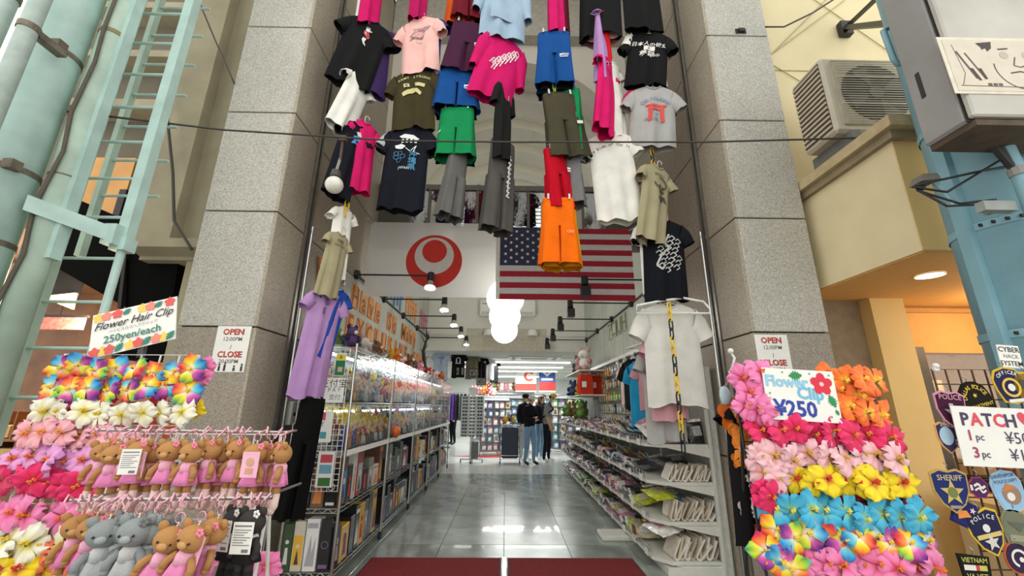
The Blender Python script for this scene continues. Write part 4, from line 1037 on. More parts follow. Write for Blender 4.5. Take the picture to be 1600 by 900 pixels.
# folded socks at the near end of the trays
def sockmesh(m):
    o = []; i_ = []
    for k in range(9): a = pi + pi * k / 8; o.append((.022 * cos(a), .022 + .022 * sin(a))); i_.append((.010 * cos(a), .022 + .010 * sin(a)))
    pts = [(-.03, .13)] + o + [(.034, .125)] + [(.022, .125)] + list(reversed(i_)) + [(-.018, .13)]
    return MB().prism(pts, 0, .16).mesh('folded_sock', m, False)
SOCK = [sockmesh(mat('sock_%d' % i, c, .9, var=.10, scale=30, bump=.3)) for i, c in enumerate([(224, 216, 202), (208, 196, 176), (230, 226, 218), (190, 178, 158)])]
LBL = MB().box((-.02, -.004, .06), (.026, .0, .10)).mesh('paper_band', film((150, 130, 90)))
for lv in range(3):
    n = [8, 8, 11][lv]
    for i in range(n):
        x = GX0 + .16 + (.52 - .16) * i / (n - 1) * .92 + .0
        t = thing('folded_socks', '%s folded pair of cream socks from the aisle on the %s tray, near end' % (ORD[i], nm_l[lv]), 'socks', (x, GY[0] + .03 + .01 * (i % 2), GZ[lv] + .004), (0, .42 + rp.uniform(-.2, .2), rp.uniform(-.25, .25)), 'folded sock pairs at the near tray ends', [1.35, 1.25, 1.05][lv])
        inst('sock', SOCK[(i + lv) % 4 if lv != 1 else 1 + (i % 3)], t)
packet('lime', (1.42, 4.15, GZ[1] + .16), (.15, -.1, .2), 1.25, 'large lime green packet lying on the socks of the second tray', 'loose packets on the near trays')
packet('white', (1.42, 4.12, GZ[0] + .19), (.1, -.2, .3), 1.35, 'large white glossy packet lying on the bottom tray socks', 'loose packets on the near trays')
packet('teal', (1.60, 4.32, GZ[1] + .12), (.2, -.1, .1), 1.1, 'teal packet behind the socks of the second tray', 'loose packets on the near trays')
packet('grey', (1.55, 4.30, GZ[2] + .10), (.2, -.1, .5), 1.1, 'grey packet behind the socks of the third tray', 'loose packets on the near trays')
packet('black', (1.70, 4.36, GZ[2] + .10), (.2, -.1, -.2), 1.1, 'black packet behind the socks of the third tray', 'loose packets on the near trays')
packet('silver', (1.70, 4.28, GZ[0] + .12), (.4, -.1, -.1), 1.2, 'silver packet behind the bottom tray socks', 'loose packets on the near trays')
# black bags and pink pouch on the top tray
for i, (x, y) in enumerate(((1.62, 4.10), (1.70, 4.12), (1.78, 4.08))): packet('black', (x, y, GZ[3] + .10), (pi / 2 - .2, rp.uniform(-.2, .2), rp.uniform(-.3, .3)), .95, '%s upright black bag from the aisle on the top right tray' % ORD[i], 'black bags on the top right tray')
packet('pink', (1.50, 4.10, GZ[3] + .05), (.5, .1, .3), 1.1, 'pink wrapped pouch on the top right tray beside the chain', 'loose packets on the near trays')
packet('blue', (1.56, 4.06, GZ[3] + .02), (.1, 0, .3), .8, 'blue folded packet under the pink pouch on the top right tray', 'loose packets on the near trays')
packet('white', (1.40, 4.22, GZ[3] + .08), (.8, -.3, .5), 1.1, 'white glossy packet at the aisle side of the top right tray', 'loose packets on the near trays')

# --- cards and small packs hanging on the wall grid
CARD = {k: MB().cham((-.045, -.012, -.07), (.045, .012, .07), .004).mesh('card', film(c)) for k, c in PC.items()}
PIC = {k: MB().box((-.034, -.014, -.05), (.034, -.012, .02)).mesh('picture', film(PC[b])) for k, b in zip(PC, ['silver', 'grey', 'white', 'cream', 'white', 'white', 'brown', 'cream', 'white', 'silver', 'white', 'cream', 'white', 'white', 'white'])}
HK = MB().cyl((0, .05, .06), (0, -.03, .06), .003, n=5).mesh('hook', M_STEEL)
rows = [(1.92, ['mustard', 'cream', 'cream', 'white']), (1.72, ['mustard', 'brown', 'silver', 'silver']), (1.52, ['mustard', 'green', 'white', 'white']), (1.33, ['white', 'silver', 'cream', 'grey']), (1.17, ['white', 'cream', 'silver', 'white'])]
for r, (z, ks) in enumerate(rows):
    for i in range(16):
        y = 5.30 + i * .165; k = ks[min(3, int((15 - i) / 4.5))] if rp.random() < .8 else rp.choice(list(PC))
        t = thing('hanging_card', '%s carded item, %s from the street in the %s hanging row' % (k, ORD[i], ORD[r]), 'card', (GX1 - .10, y, z), (0, 0, -pi / 2), 'small carded items on the right wall grid')
        inst('card', CARD[k], t); inst('picture', PIC[k], t); inst('hook', HK, t)
for i in range(4):
    t = thing('picture_print', '%s tall picture card from the street at the top of the wall grid' % ORD[i], 'card', (GX1 - .06, 5.4 + .42 * i, 2.0), (0, 0, -pi / 2), 'tall picture cards on the wall grid')
    MB().box((-.07, -.004, -.10), (.07, 0, .10)).build('card', M_PAPER, t); MB().box((-.05, -.006, -.06), (.05, -.004, .07)).build('picture', film(PC[['lime', 'teal', 'green', 'blue'][i]]), t)
# hanging tees over the first bay
def rack_tee(label, y, x, z, L, col, W=.40):
    a = Vector((x, y, z)); t = tee(label, 0, 0, 1, 10, 3, col, yaw=-80 + rp.uniform(-8, 8), W=W); t.location = a; return t
def tee_at(label, loc, L, W, col, yaw, pr=None, group='tees hanging over the right shelves', hanger=M_HANG_W, **kw):
    global place
    old = place; place = lambda *a_: (Vector(loc), L)
    t = tee(label, 0, 0, 1, 10, 3, col, yaw=yaw, W=W, pr=pr, hanger=hanger, **kw); place = old; t['group'] = group; return t
tee_at('black tee hanging side-on behind the pale pink one on the right wall rail', (1.62, 5.25, 1.95), .62, .40, K_, -62)
tee_at('bright cyan tee hanging long over the right shelves', (1.52, 4.75, 1.86), .72, .36, (44, 158, 206), -64)
tee_at('dusty pink tee hanging on the right wall rail', (1.60, 4.55, 1.93), .62, .40, (206, 156, 164), -58)
tee_at('pale pink tee with red squares print on the wall grid', (1.70, 5.75, 1.92), .52, .30, (238, 202, 208), -50, Print().rect(-.1, -.5, .08, -.38, (200, 60, 80)).disc(0, -.3, .08, (90, 90, 110)))
tee_at('light grey tee hanging behind the cyan one on the right', (1.66, 4.95, 1.9), .62, .40, (170, 172, 172), -60)
t = thing('hanging_rail', 'white rail over the first right bay carrying tees', 'rail', (1.62, 4.4, 2.06)); MB().cyl((0, 0, 0), (0, 1.1, .05), .014, n=8).build('bar', M_WHITE, t); MB().cyl((0, 1.05, .047), (.25, 1.05, .047), .012, n=8).build('bracket', M_WHITE, t)
# red tote on a shelf with big plush above
t = thing('goods_ledge', 'white shelf on the right wall with red bags under plush toys', 'shelf', (1.58, 8.2, 1.56)); MB().box((-.28, -.9, -.02), (.26, .9, .0)).build('board', M_GW, t); MB().box((-.30, -.9, .40), (.26, .9, .42)).build('upper_board', M_GW, t)
for i in range(2):
    t = thing('red_bag', '%s bright red bag from the aisle on the right wall shelf' % ORD[i], 'bag', (1.40 + .22 * i, 7.45 + .25 * i, 1.56), (0, 0, .1))
    MB().loft([[Vector((x * w, y * .10, z)) for x, y in ((-1, -1), (1, -1), (1.1, 0), (1, 1), (-1, 1), (-1.1, 0))] for z, w in ((0, .11), (.2, .12), (.34, .10))]).build('bag_body', cloth((206, 62, 40)), t)
    MB().box((-.09, -.125, .12), (-.01, -.118, .22)).build('price_card', M_PAPER, t); MB().tube([(-.06, 0, .33), (-.05, 0, .38), (.05, 0, .38), (.06, 0, .33)], .01, 6).build('handle', cloth((160, 40, 30)), t)
for i, (k, s) in enumerate((('white', 1.9), ('white', 2.1), ('grey', 1.6), ('white', 1.7))): plush(k, (1.42 + .06 * (i % 2), 7.5 + .3 * i, 1.985), s, -.8, 'big pale plush toy, %s from the street above the red bags' % ORD[i], 'big plush toys above the red bags')
for i, k in enumerate(('green', 'yellow', 'green', 'blue', 'brown', 'orange', 'green')): plush(k, (1.40 + .08 * (i % 3), 8.0 + .27 * i, 1.57 if i % 2 else 1.15), 1.5, -.9, '%s plush toy, %s from the street on the far right shelves' % (k, ORD[i]), 'plush toys on the far right shelves')

# ================================================================ BACK SHOP
M_TUBE2 = emis('ceiling_tube', (244, 250, 246), 5.0)
for i, y in enumerate((12.0, 13.6, 15.2, 18.0)):
    t = thing('ceiling_tube_light', '%s ceiling tube light from the street in the back shop' % ORD[i], 'tube light', (.2, y, 2.62), group='ceiling tube lights')
    MB().box((-1.7, -.05, -.03), (1.7, .05, 0)).build('fitting', M_WHITE, t)
    for dy in (-.03, .03): MB().cyl((-1.65, dy, -.05), (1.65, dy, -.05), .014, n=8).build('tube', M_TUBE2, t)
t = thing('ceiling_cassette', 'square ceiling air outlet between the tube lights', 'air conditioner', (.75, 11.2, 2.62))
MB().cham((-.7, -.4, -.03), (.7, .4, 0), .01).build('panel', M_WHITE, t); MB().box((-.35, -.2, -.035), (.35, .2, -.03)).build('grille', mat('cassette_grille', (170, 172, 168), .6), t)
for dx in (-.55, .55): MB().box((dx - .05, -.3, -.036), (dx + .05, .3, -.03)).build('louvre', MATS['cassette_grille'], t)

# --- people
def person(label, loc, rz, h, top, trousers, shoes, skin, hair, arms='down', lean=0.0, hat=None, hairlong=False, headturn=0.0, headdown=0.0, bag=None, stride=.0, sleeves=True, name='person'):
    S = h / 1.70
    t = thing(name, label, 'person', loc, (0, 0, rz), scale=S)
    J = {'pel': (0, 0, .95), 'spi': (0, .01 , 1.10), 'che': (0, 0 - lean * .5, 1.30), 'nec': (0, -.01 - lean, 1.46), 'hb': (0, -.025 - lean * 1.3, 1.52), 'hc': (0, -.03 - lean * 1.6 - headdown * .03, 1.60), 'ht': (0, -.03 - lean * 1.7 - headdown * .05, 1.665)}
    R = {'pel': .135, 'spi': .125, 'che': .135, 'nec': .05, 'hb': .052, 'hc': .082, 'ht': .068}
    E = [('pel', 'spi'), ('spi', 'che'), ('che', 'nec'), ('nec', 'hb'), ('hb', 'hc'), ('hc', 'ht')]
    reg = {}
    for s, n in ((-1, 'l'), (1, 'r')):
        d = lean * .6
        J['sh' + n] = (s * .165, -d, 1.40)
        if arms == 'down': J['el' + n] = (s * .215, -d + .02, 1.14); J['wr' + n] = (s * .215, -d - .07, .90); J['ha' + n] = (s * .205, -d - .10, .82)
        elif arms == 'crossed': J['el' + n] = (s * .23, -d - .03, 1.16); J['wr' + n] = (s * .05, -d - .20, 1.12 + .03 * s); J['ha' + n] = (-s * .03, -d - .20, 1.13 + .03 * s)
        else: J['el' + n] = (s * .20, -d - .05, 1.15); J['wr' + n] = (s * .08, -d - .27, 1.22); J['ha' + n] = (s * .05, -d - .32, 1.27)
        for k, r in (('sh', .062), ('el', .047), ('wr', .034), ('ha', .036)): R[k + n] = r
        k = stride * s
        J['hi' + n] = (s * .088, 0, .90); J['kn' + n] = (s * .095, -.02 - k * .6, .50); J['an' + n] = (s * .10, .03 - k, .085); J['to' + n] = (s * .115, -.13 - k, .035)
        for q, r in (('hi', .095), ('kn', .062), ('an', .043), ('to', .036)): R[q + n] = r
        E += [('che', 'sh' + n), ('sh' + n, 'el' + n), ('el' + n, 'wr' + n), ('wr' + n, 'ha' + n), ('pel', 'hi' + n), ('hi' + n, 'kn' + n), ('kn' + n, 'an' + n), ('an' + n, 'to' + n)]
    ks = list(J); me = bpy.data.meshes.new('body')
    me.from_pydata([J[k] for k in ks], [(ks.index(a), ks.index(b)) for a, b in E], [])
    ob = bpy.data.objects.new('body', me); COL.objects.link(ob)
    sk = ob.modifiers.new('skin', 'SKIN'); sb = ob.modifiers.new('sub', 'SUBSURF'); sb.levels = sb.render_levels = 1; sk.use_smooth_shade = True
    for k, v in zip(ks, me.skin_vertices[0].data):
        v.radius = (R[k] * (1.18 if k in ('pel', 'spi', 'che') else 1), R[k] * (.82 if k in ('pel', 'spi', 'che') else 1)); v.use_root = (k == 'pel')
    bpy.context.view_layer.update()
    ev = ob.evaluated_get(bpy.context.evaluated_depsgraph_get()); sm = bpy.data.meshes.new_from_object(ev)
    mb = MB(); mb.v = [tuple(v.co) for v in sm.vertices]; mb.f = [tuple(p_.vertices) for p_ in sm.polygons]
    cls = []
    def segd(p_, a, b):
        a, b = Vector(J[a]), Vector(J[b]); ab = b - a; q = max(0, min(1, (p_ - a).dot(ab) / ab.length_squared)); return (p_ - a - ab * q).length / 1.0
    def kind(a, b):
        if b in ('hb', 'hc', 'ht') or a == 'hb': return 0
        if b[:2] == 'ha': return 0
        if b[:2] in ('el', 'wr'): return 1 if (sleeves or b[:2] == 'el' and sleeves is None) else 0
        if b[:2] == 'to': return 3
        if b[:2] in ('hi', 'kn', 'an'): return 2
        return 1
    for p_ in sm.polygons:
        c = Vector(p_.center); best = min(E, key=lambda e: segd(c, *e) / (max(R[e[0]], R[e[1]]) + .03)); k = kind(*best)
        if k == 1 and c.z < .96 and best[0] == 'pel': k = 2
        if k == 2 and c.z > .97: k = 1
        cls.append(k)
    mb.m = cls
    bpy.data.objects.remove(ob); bpy.data.meshes.remove(sm)
    # five separate fingers rooted in each palm
    for s, n in ((-1, 'l'), (1, 'r')):
        ha, wr = Vector(J['ha' + n]), Vector(J['wr' + n]); d = (ha - wr).normalized(); side = d.cross(Vector((s, 0, .3))).normalized()
        for k in range(4):
            o_ = side * (.016 * (k - 1.5)); L = (.05, .06, .058, .045)[k]
            mb.tube([ha + o_ - d * .01, ha + o_ + d * .03, ha + o_ + d * L + Vector((-s * .012, -.012, 0))], [.010, .009, .007], 6)
        mb.tube([ha - d * .03 + side * .02, ha - d * .005 + side * .048, ha + d * .022 + side * .05], [.011, .010, .008], 6)
    skm = mat('skin_%d_%d_%d' % skin, skin, .55, var=.04)
    mb.build('body', [skm, cloth(top), cloth(trousers), mat('shoe_%d_%d_%d' % shoes, shoes, .5)], t, True)
    hc = Vector(J['hc']); fw = Vector((sin(headturn), -cos(headturn), -headdown * .5)).normalized(); sd = Vector((0, 0, 1)).cross(fw).normalized(); up = fw.cross(sd)
    for s in (-1, 1):
        MB().ball(hc + fw * .078 + sd * (s * .03) + up * .005, .009, 6, 5).build('eye', M_BLACK, t, True); MB().ball(hc + sd * (s * .083), .02, 7, 5, sc=(.6, 1, 1.4)).build('ear', skm, t, True)
    MB().ball(hc + fw * .086 - up * .018, .014, 7, 5, sc=(.8, 1, 1.3)).build('nose', skm, t, True); MB().ball(hc + fw * .076 - up * .048, .018, 7, 5, sc=(1, .6, .35)).build('mouth', mat('lip', (170, 100, 92), .5), t, True)
    if hair:
        hm = MB().ball(hc - fw * .012 + up * .028, .094, 12, 8, sc=(1, 1.03, .9))
        hm.v = [tuple(Vector(v) - fw * max(0, (Vector(v) - hc).dot(fw) - .045) * (1 if (Vector(v) - hc).dot(up) < .045 else 0)) for v in hm.v]
        if hairlong: hm.ball(hc - fw * .05 - up * .09, .085, 10, 8, sc=(1, .7, 1.7))
        hm.build('hair', mat('hair_%d_%d_%d' % hair, hair, .6), t, True)
    if hat:
        hm = cloth(hat); MB().ball(hc + up * .055, .1, 12, 8, sc=(1, 1.05, .75)).build('cap', hm, t, True)
        b0 = hc + fw * .085 + up * .045; MB().loft([[b0 + sd * x * .07 + fw * y + up * z for x, y, z in ((-1, 0, 0), (-.7, .07, -.012), (0, .09, -.014), (.7, .07, -.012), (1, 0, 0), (0, -.02, 0))], [b0 + sd * x * .07 + fw * y + up * (z + .008) for x, y, z in ((-1, 0, 0), (-.7, .07, -.012), (0, .09, -.014), (.7, .07, -.012), (1, 0, 0), (0, -.02, 0))]]).build('brim', hm, t)
    if bag:
        MB().cham((-.15, .12, 1.0), (.15, .27, 1.42), .04).build('backpack', cloth(bag), t)
        for s in (-1, 1): MB().tube([(s * .11, .14, 1.42), (s * .12, -.02 - lean, 1.46), (s * .13, -.135 - lean * .6, 1.3), (s * .14, .1, 1.08)], .018, 6).build('strap', cloth(bag), t, True)
    return t
SK1, SK2 = (222, 178, 150), (206, 158, 128); HB_ = (44, 34, 30)
person('person in white cap, black sweater and blue jeans with arms folded', (.60, 10.65, 0), .75, 1.60, (28, 28, 30), (126, 158, 190), (34, 34, 36), SK1, HB_, 'crossed', .02, hat=(222, 220, 212), headdown=.3, stride=.06)
person('person in black cap and white trousers behind the white-capped one', (.50, 11.35, 0), .6, 1.66, (30, 30, 32), (206, 210, 214), (230, 230, 228), SK1, HB_, 'down', .02, hat=(26, 26, 28))
person('person with dark brown hair in black jacket and light jeans', (.92, 11.75, 0), .9, 1.64, (26, 26, 28), (132, 160, 186), (220, 220, 218), SK2, (70, 46, 36), 'phone', .03, hairlong=True, headdown=.3)
person('person partly hidden behind the dark-haired one, pale face showing', (1.10, 12.6, 0), .2, 1.70, (60, 60, 66), (40, 42, 50), (200, 200, 200), SK1, HB_, 'down')
person('person in grey tee with backpack, yellow hat and dark trousers', (1.07, 11.25, 0), 1.35, 1.68, (140, 142, 140), (32, 34, 46), (224, 224, 220), SK2, HB_, 'down', .07, hat=(206, 184, 96), headdown=.7, bag=(36, 38, 44), sleeves=None, stride=.05)
person('person in black tee and trousers at the back left', (-1.9, 15.8, 0), -.9, 1.78, (24, 24, 26), (26, 26, 28), (30, 30, 30), SK2, HB_, 'down', sleeves=None)
person('person in purple top and jeans behind the sunglasses stand', (-.66, 13.7, 0), 1.2, 1.66, (84, 70, 100), (70, 92, 124), (40, 40, 44), SK1, (96, 72, 56), 'phone', .04, headdown=.4)

# --- revolving sunglasses stand
t = thing('sunglasses_stand', 'white revolving sunglasses stand on casters in the back aisle', 'display stand', (-.84, 11.1, 0), (0, 0, .0))
MB().box((-.05, -.05, .08), (.05, .05, 1.78)).build('pole', M_WHITE, t)
for s in (-1, 1): MB().box((s * .17 - .12, -.17, .62), (s * .17 + .12, -.155, 1.60)).build('panel', mat('stand_panel', (206, 214, 214), .4), t)
MB().box((-.29, -.15, .62), (-.28, .15, 1.60)).build('side_panel', MATS['stand_panel'], t); MB().box((.28, -.15, .62), (.29, .15, 1.60)).build('side_panel', MATS['stand_panel'], t)
MB().box((-.28, -.03, .06), (.28, .03, .09)).box((-.03, -.28, .06), (.03, .28, .09)).build('base', M_STEEL, t)
MB().cham((.0, -.12, .10), (.17, .05, .5), .01).build('storage_box', mat('grey_box', (110, 112, 112), .5), t)
for x, y in ((-.27, 0), (.27, 0), (0, -.27), (0, .27)): MB().cyl((x - .012, y, .03), (x + .012, y, .03), .03, n=10).build('caster', M_BLACK, t)
MB().cham((-.12, -.02, 1.62), (.12, .02, 1.80), .01).build('header', M_WHITE, t)
lens = MB().ball((0, 0, 0), .026, 8, 5, sc=(1.1, .3, .75)); SGL = lens.mesh('lens', mat('dark_lens', (26, 24, 24), .12, coat=.5), True)
SGF = MB().box((-.066, -.004, .010), (.066, .002, .018)).box((-.068, 0, .006), (-.063, .1, .016)).box((.063, 0, .006), (.068, .1, .016)).mesh('frame', M_BLACK)
for r in range(12):
    for c in range(3):
        g_ = thing('sunglasses', 'dark sunglasses, %s row from the top, %s column of the stand' % (ORD[r], ORD[c]), 'sunglasses', (-.84 + (-.19, 0, .19)[c], 11.1 - .19, 1.55 - .083 * r), group='sunglasses on the revolving stand')
        for s in (-1, 1): inst('lens', SGL, g_, (s * .035, 0, 0))
        inst('frame', SGF, g_)
# red floor sticker behind the stand
tag(MB().add([(-.9, 0, .003), (.1, -.35, .003), (1.0, 0, .003), (.3, .5, .003), (-.9, 0, .001), (.1, -.35, .001), (1.0, 0, .001), (.3, .5, .001)], [(0, 1, 2, 3), (7, 6, 5, 4), (0, 4, 5, 1), (1, 5, 6, 2), (2, 6, 7, 3), (3, 7, 4, 0)]).build('floor_sticker', mat('red_sticker', (190, 60, 56), .4), None, loc=(-.6, 12.4, 0)), 'red arrow-shaped sticker on the white floor', 'floor sticker')

# --- cart with navy suitcase-like bin
t = thing('wire_cart', 'chrome wire cart on casters holding a navy bin', 'cart', (.12, 10.95, 0))
fr = MB()
for x in (-.24, .24):
    for y in (-.18, .18): fr.cyl((x, y, .07), (x, y, .95), .011, n=6)
for z in (.12, .2, .9): fr.tube([(-.24, -.18, z), (.24, -.18, z), (.24, .18, z), (-.24, .18, z)], .007, 5, closed=True)
fr.build('frame', M_STEEL, t)
for x in (-.24, .24):
    for y in (-.18, .18): MB().cyl((x - .012, y, .033), (x + .012, y, .033), .033, n=10).build('caster', M_BLACK, t)
t = thing('navy_bin', 'navy blue suitcase standing in the wire cart', 'suitcase', (.12, 10.95, .13))
MB().cham((-.21, -.15, 0), (.21, .15, .72), .03).build('shell', mat('navy_shell', (28, 42, 62), .4), t); MB().tube([(-.1, 0, .71), (-.1, 0, .77), (.1, 0, .77), (.1, 0, .71)], .012, 6).build('handle', M_BLACK, t)
for i, (k, x, z) in enumerate((('yellow', -.1, .96), ('orange', -.14, .93), ('yellow', .08, .96), ('purple', .0, .98))): plush(k, (.12 + x, 10.9 + .04 * i, z), .8, rf.uniform(-.4, .4), '%s small toy piled on the wire cart, %s from the left' % (k, ORD[i]), 'small toys on the wire cart')

# --- grid racks full of small packs
def grid_rack(label, loc, rz, w, h, nx, nz, keys, s=1.0, z0=.25, what='pack'):
    t = thing('grid_rack', label, 'display rack', loc, (0, 0, rz))
    MB().tube([(-w / 2, 0, .05), (w / 2, 0, .05), (w / 2, 0, h), (-w / 2, 0, h)], .012, 6, closed=True).build('frame', M_STEEL, t)
    MB().box((-w / 2, .02, .1), (w / 2, .03, h)).build('backing', mat('rack_back', (186, 190, 192), .5), t)
    for s_ in (-1, 1): MB().box((s_ * w / 2 - .02, -.2, 0), (s_ * w / 2 + .02, .2, .05)).build('foot', M_STEEL, t)
    for k in range(nz + 1): MB().box((-w / 2, -.13, z0 - .10 + (h - z0) * k / nz - .006), (w / 2, .02, z0 - .10 + (h - z0) * k / nz)).build('ledge', M_STEEL, t)
    m = Matrix.Rotation(rz, 3, 'Z')
    for r in range(nz):
        for c in range(nx):
            k = rp.choice(keys); q = Vector(loc) + m @ Vector((-w / 2 + w * (c + .5) / nx + rp.uniform(-.02, .02), -.07, z0 + (h - z0) * r / nz))
            g_ = thing('small_pack', '%s %s, %s row up, %s from left on the %s' % (k, what, ORD[r], ORD[c], label.split(' with ')[0]), what, q, (rp.uniform(-.15, .15), rp.uniform(-.15, .15), rz + rp.uniform(-.3, .3)), '%ss on the %s' % (what, label.split(' with ')[0]), s * rp.uniform(.9, 1.2))
            inst('card', CARD[k], g_); inst('picture', PIC[k], g_)
PASTEL = ['white', 'silver', 'pink', 'purple', 'blue', 'grey', 'cream', 'teal']
grid_rack('middle grid rack with pale packs', (-.30, 12.6, 0), .35, .9, 1.62, 5, 6, PASTEL, 1.35)
grid_rack('second grid rack with pale packs', (.25, 13.6, 0), .1, 1.0, 1.70, 5, 6, PASTEL, 1.35)
grid_rack('rear grid rack with mixed packs', (-.1, 16.5, 0), 0, 2.4, 1.9, 9, 6, list(PC), 1.6)
grid_rack('rear left grid rack with dark packs', (-2.6, 14.0, 0), .9, 2.0, 1.8, 7, 5, ['black', 'grey', 'brown', 'cream', 'purple'], 1.6)
grid_rack('rear right grid rack with pale packs', (2.1, 12.9, 0), -.75, 2.2, 1.7, 8, 6, PASTEL + ['green'], 1.5)
grid_rack('far right grid rack with pale packs', (2.0, 16.0, 0), -.2, 2.6, 1.8, 8, 5, PASTEL, 1.7)
for i in range(12):
    plush(rp.choice(list(PK)), (-1.0 + .17 * i, 16.5 - .04 * (i % 3), 1.93), 1.5, rp.uniform(-.4, .4), 'plush toy, %s from the left on the rear rack top' % ORD[i], 'plush toys on the rear rack top')
for i in range(7): plush(('red', 'pink', 'white', 'orange')[i % 4], (-.95 + .1 * i, 12.7 + .1 * (i % 3), 1.66 if i > 3 else 1.7), 1.1, rp.uniform(-.4, .4), 'small plush toy, %s from the left above the sunglasses stand' % ORD[i], 'small plush above the middle racks')
t = thing('ledge_board', 'white ledge carrying plush toys behind the sunglasses stand', 'ledge', (-.62, 12.8, 0)); MB().box((-.45, -.15, 1.64), (.4, .2, 1.655)).build('board', M_GW, t)
for s in (-1, 1): MB().box((s * .4 - .02, .1, 0), (s * .4 + .02, .14, 1.64)).build('leg', M_STEEL, t)

# --- tees hung high at the back left, with picture cards under them
def back_tee(label, x, y0, y1, Y, col, W, yaw, pr=None):
    a = P(x, y0, Y=Y); b = P(x, y1, Y=Y); return tee_at(label, a, a.z - b.z, W, col, yaw, pr, 'tees hung high in the back shop', M_HANG_B)
back_tee('pale blue tee with line print hung high at the back left', 690, 549, 596, 10.45, (186, 200, 222), .34, 0, Print().line([(-.2, -.35), (.2, -.3), (-.05, -.6), (.1, -.8)], .03, (90, 110, 150)).rect(-.2, -.42, .2, -.38, (110, 130, 170)))
back_tee('black tee with white arched print hung high at the back left', 717, 551, 590, 10.75, K_, .32, 0, Print().ringp(0, -.45, .16, .05, (220, 220, 220), 12, 0, pi).rect(-.16, -.65, -.08, -.45, (220, 220, 220)).rect(.08, -.65, .16, -.45, (220, 220, 220)).rect(-.18, -.72, .18, -.66, (220, 220, 220)))
back_tee('khaki tee hung high at the back between black ones', 738, 552, 592, 11.1, (128, 124, 104), .32, 10)
back_tee('black tee hung side-on at the back left', 751, 553, 592, 11.4, (26, 26, 28), .40, 40)
back_tee('grey tee hung side-on beside the black one at the back', 765, 554, 593, 11.7, (196, 196, 194), .42, 58)
back_tee('second black tee hung side-on at the end of the high row', 773, 556, 598, 12.2, (30, 30, 32), .42, 60)
for i, (x, y) in enumerate(((717, 580), (740, 582), (752, 596))):
    a = P(x, y, Y=10.7 + .3 * i)
    sign('picture_card', 'dark framed picture card under the high tees, %s from the left' % ORD[i], 'card', a, (0, 0, 0), .26, .2, Print().rect(-.11, -.08, .11, .08, (150, 146, 136)).line([(-.08, 0), (0, .05), (.08, -.04)], .012, (40, 40, 40)).disc(-.04, -.02, .03, (60, 58, 56)), mat('card_dark', (54, 52, 50), .6), .01)
bar = thing('clothes_rail', 'long rail under the ceiling at back left carrying tees', 'rail', (-1.5, 10.4, 2.60)); MB().cyl((-.1, 0, -.03), (1.3, 2.0, -.03), .012, n=6).build('bar', M_STEEL, bar)
for f in (0.05, .95): MB().cyl((-.1 + 1.4 * f, 2 * f, -.03), (-.1 + 1.4 * f, 2 * f, .02), .008, n=6).build('hanger_rod', M_STEEL, bar)
# row of folded-over garments on a rack
rk = thing('garment_rack', 'chrome garment rack at the back left', 'rack', (-1.75, 13.6, 0)); MB().tube([(-.6, 0, 0), (-.6, 0, 1.75), (.75, 0, 1.75), (.75, 0, 0)], .014, 6).build('frame', M_STEEL, rk)
for i, c in enumerate(((196, 176, 170), (60, 58, 60), (210, 206, 200), (150, 120, 120), (90, 50, 140), (110, 66, 160), (40, 40, 44), (70, 70, 74), (30, 30, 34), (120, 120, 122))):
    t = thing('racked_garment', '%s garment from the left on the back garment rack' % ORD[i], 'garment', (-1.75 - .5 + .12 * i, 13.6, 1.72), group='garments on the back garment rack')
    MB().loft([[Vector((x * .03, y * w, z)) for x, y in ((-1, -1), (1, -1), (1.3, 0), (1, 1), (-1, 1), (-1.3, 0))] for z, w in ((0, .08), (-.08, .24), (-.8, .26))]).build('cloth', cloth(c), t); MB().tube([(0, 0, 0), (0, 0, .03), (0, .02, .05)], .004, 4).build('hook', M_STEEL, t)
# banners on the far side
a, b = P(806, 588, Y=16.0), P(838, 606, Y=16.0); w, h = b.x - a.x, a.z - b.z
sign('wall_banner', 'white banner with orange-red swirl at the far end', 'banner', ((a.x + b.x) / 2, 16.0, (a.z + b.z) / 2 + .1), (0, 0, 0), w, h + .5, Print().ringp(.12, .12, .2, .09, (216, 84, 56), 20, .6, 5.6).rect(-w / 2, -.42, w / 2, -.16, (200, 60, 52)).rect(-w / 2, .28, 0, .36, (120, 140, 190)), th=.02)
a, b = P(842, 588, Y=16.0), P(868, 606, Y=16.0); w, h = b.x - a.x, a.z - b.z
sign('wall_banner', 'blue and red banner with white wings at the far end', 'banner', ((a.x + b.x) / 2, 16.0, (a.z + b.z) / 2 + .1), (0, 0, 0), w, h + .5, Print().rect(-w / 2, -.1, w / 2, .42, (60, 84, 150)).rect(-w / 2, -.42, w / 2, -.1, (196, 48, 44)).poly([(-.25, .3), (0, .1), (.25, .3), (.08, .3), (0, .2), (-.08, .3)], (225, 225, 225)).rect(-.22, -.04, .22, .04, (225, 225, 225)), th=.02)
for i, x in enumerate((.36, 1.2, 1.95)): tag(MB().cyl((0, 0, 0), (0, 0, 1.0), .006, n=5).build('hanging_rod', M_STEEL, None, loc=(x, 16.01, 1.66)), 'thin steel rod holding the far banners, %s from the left' % ORD[i], 'rod')

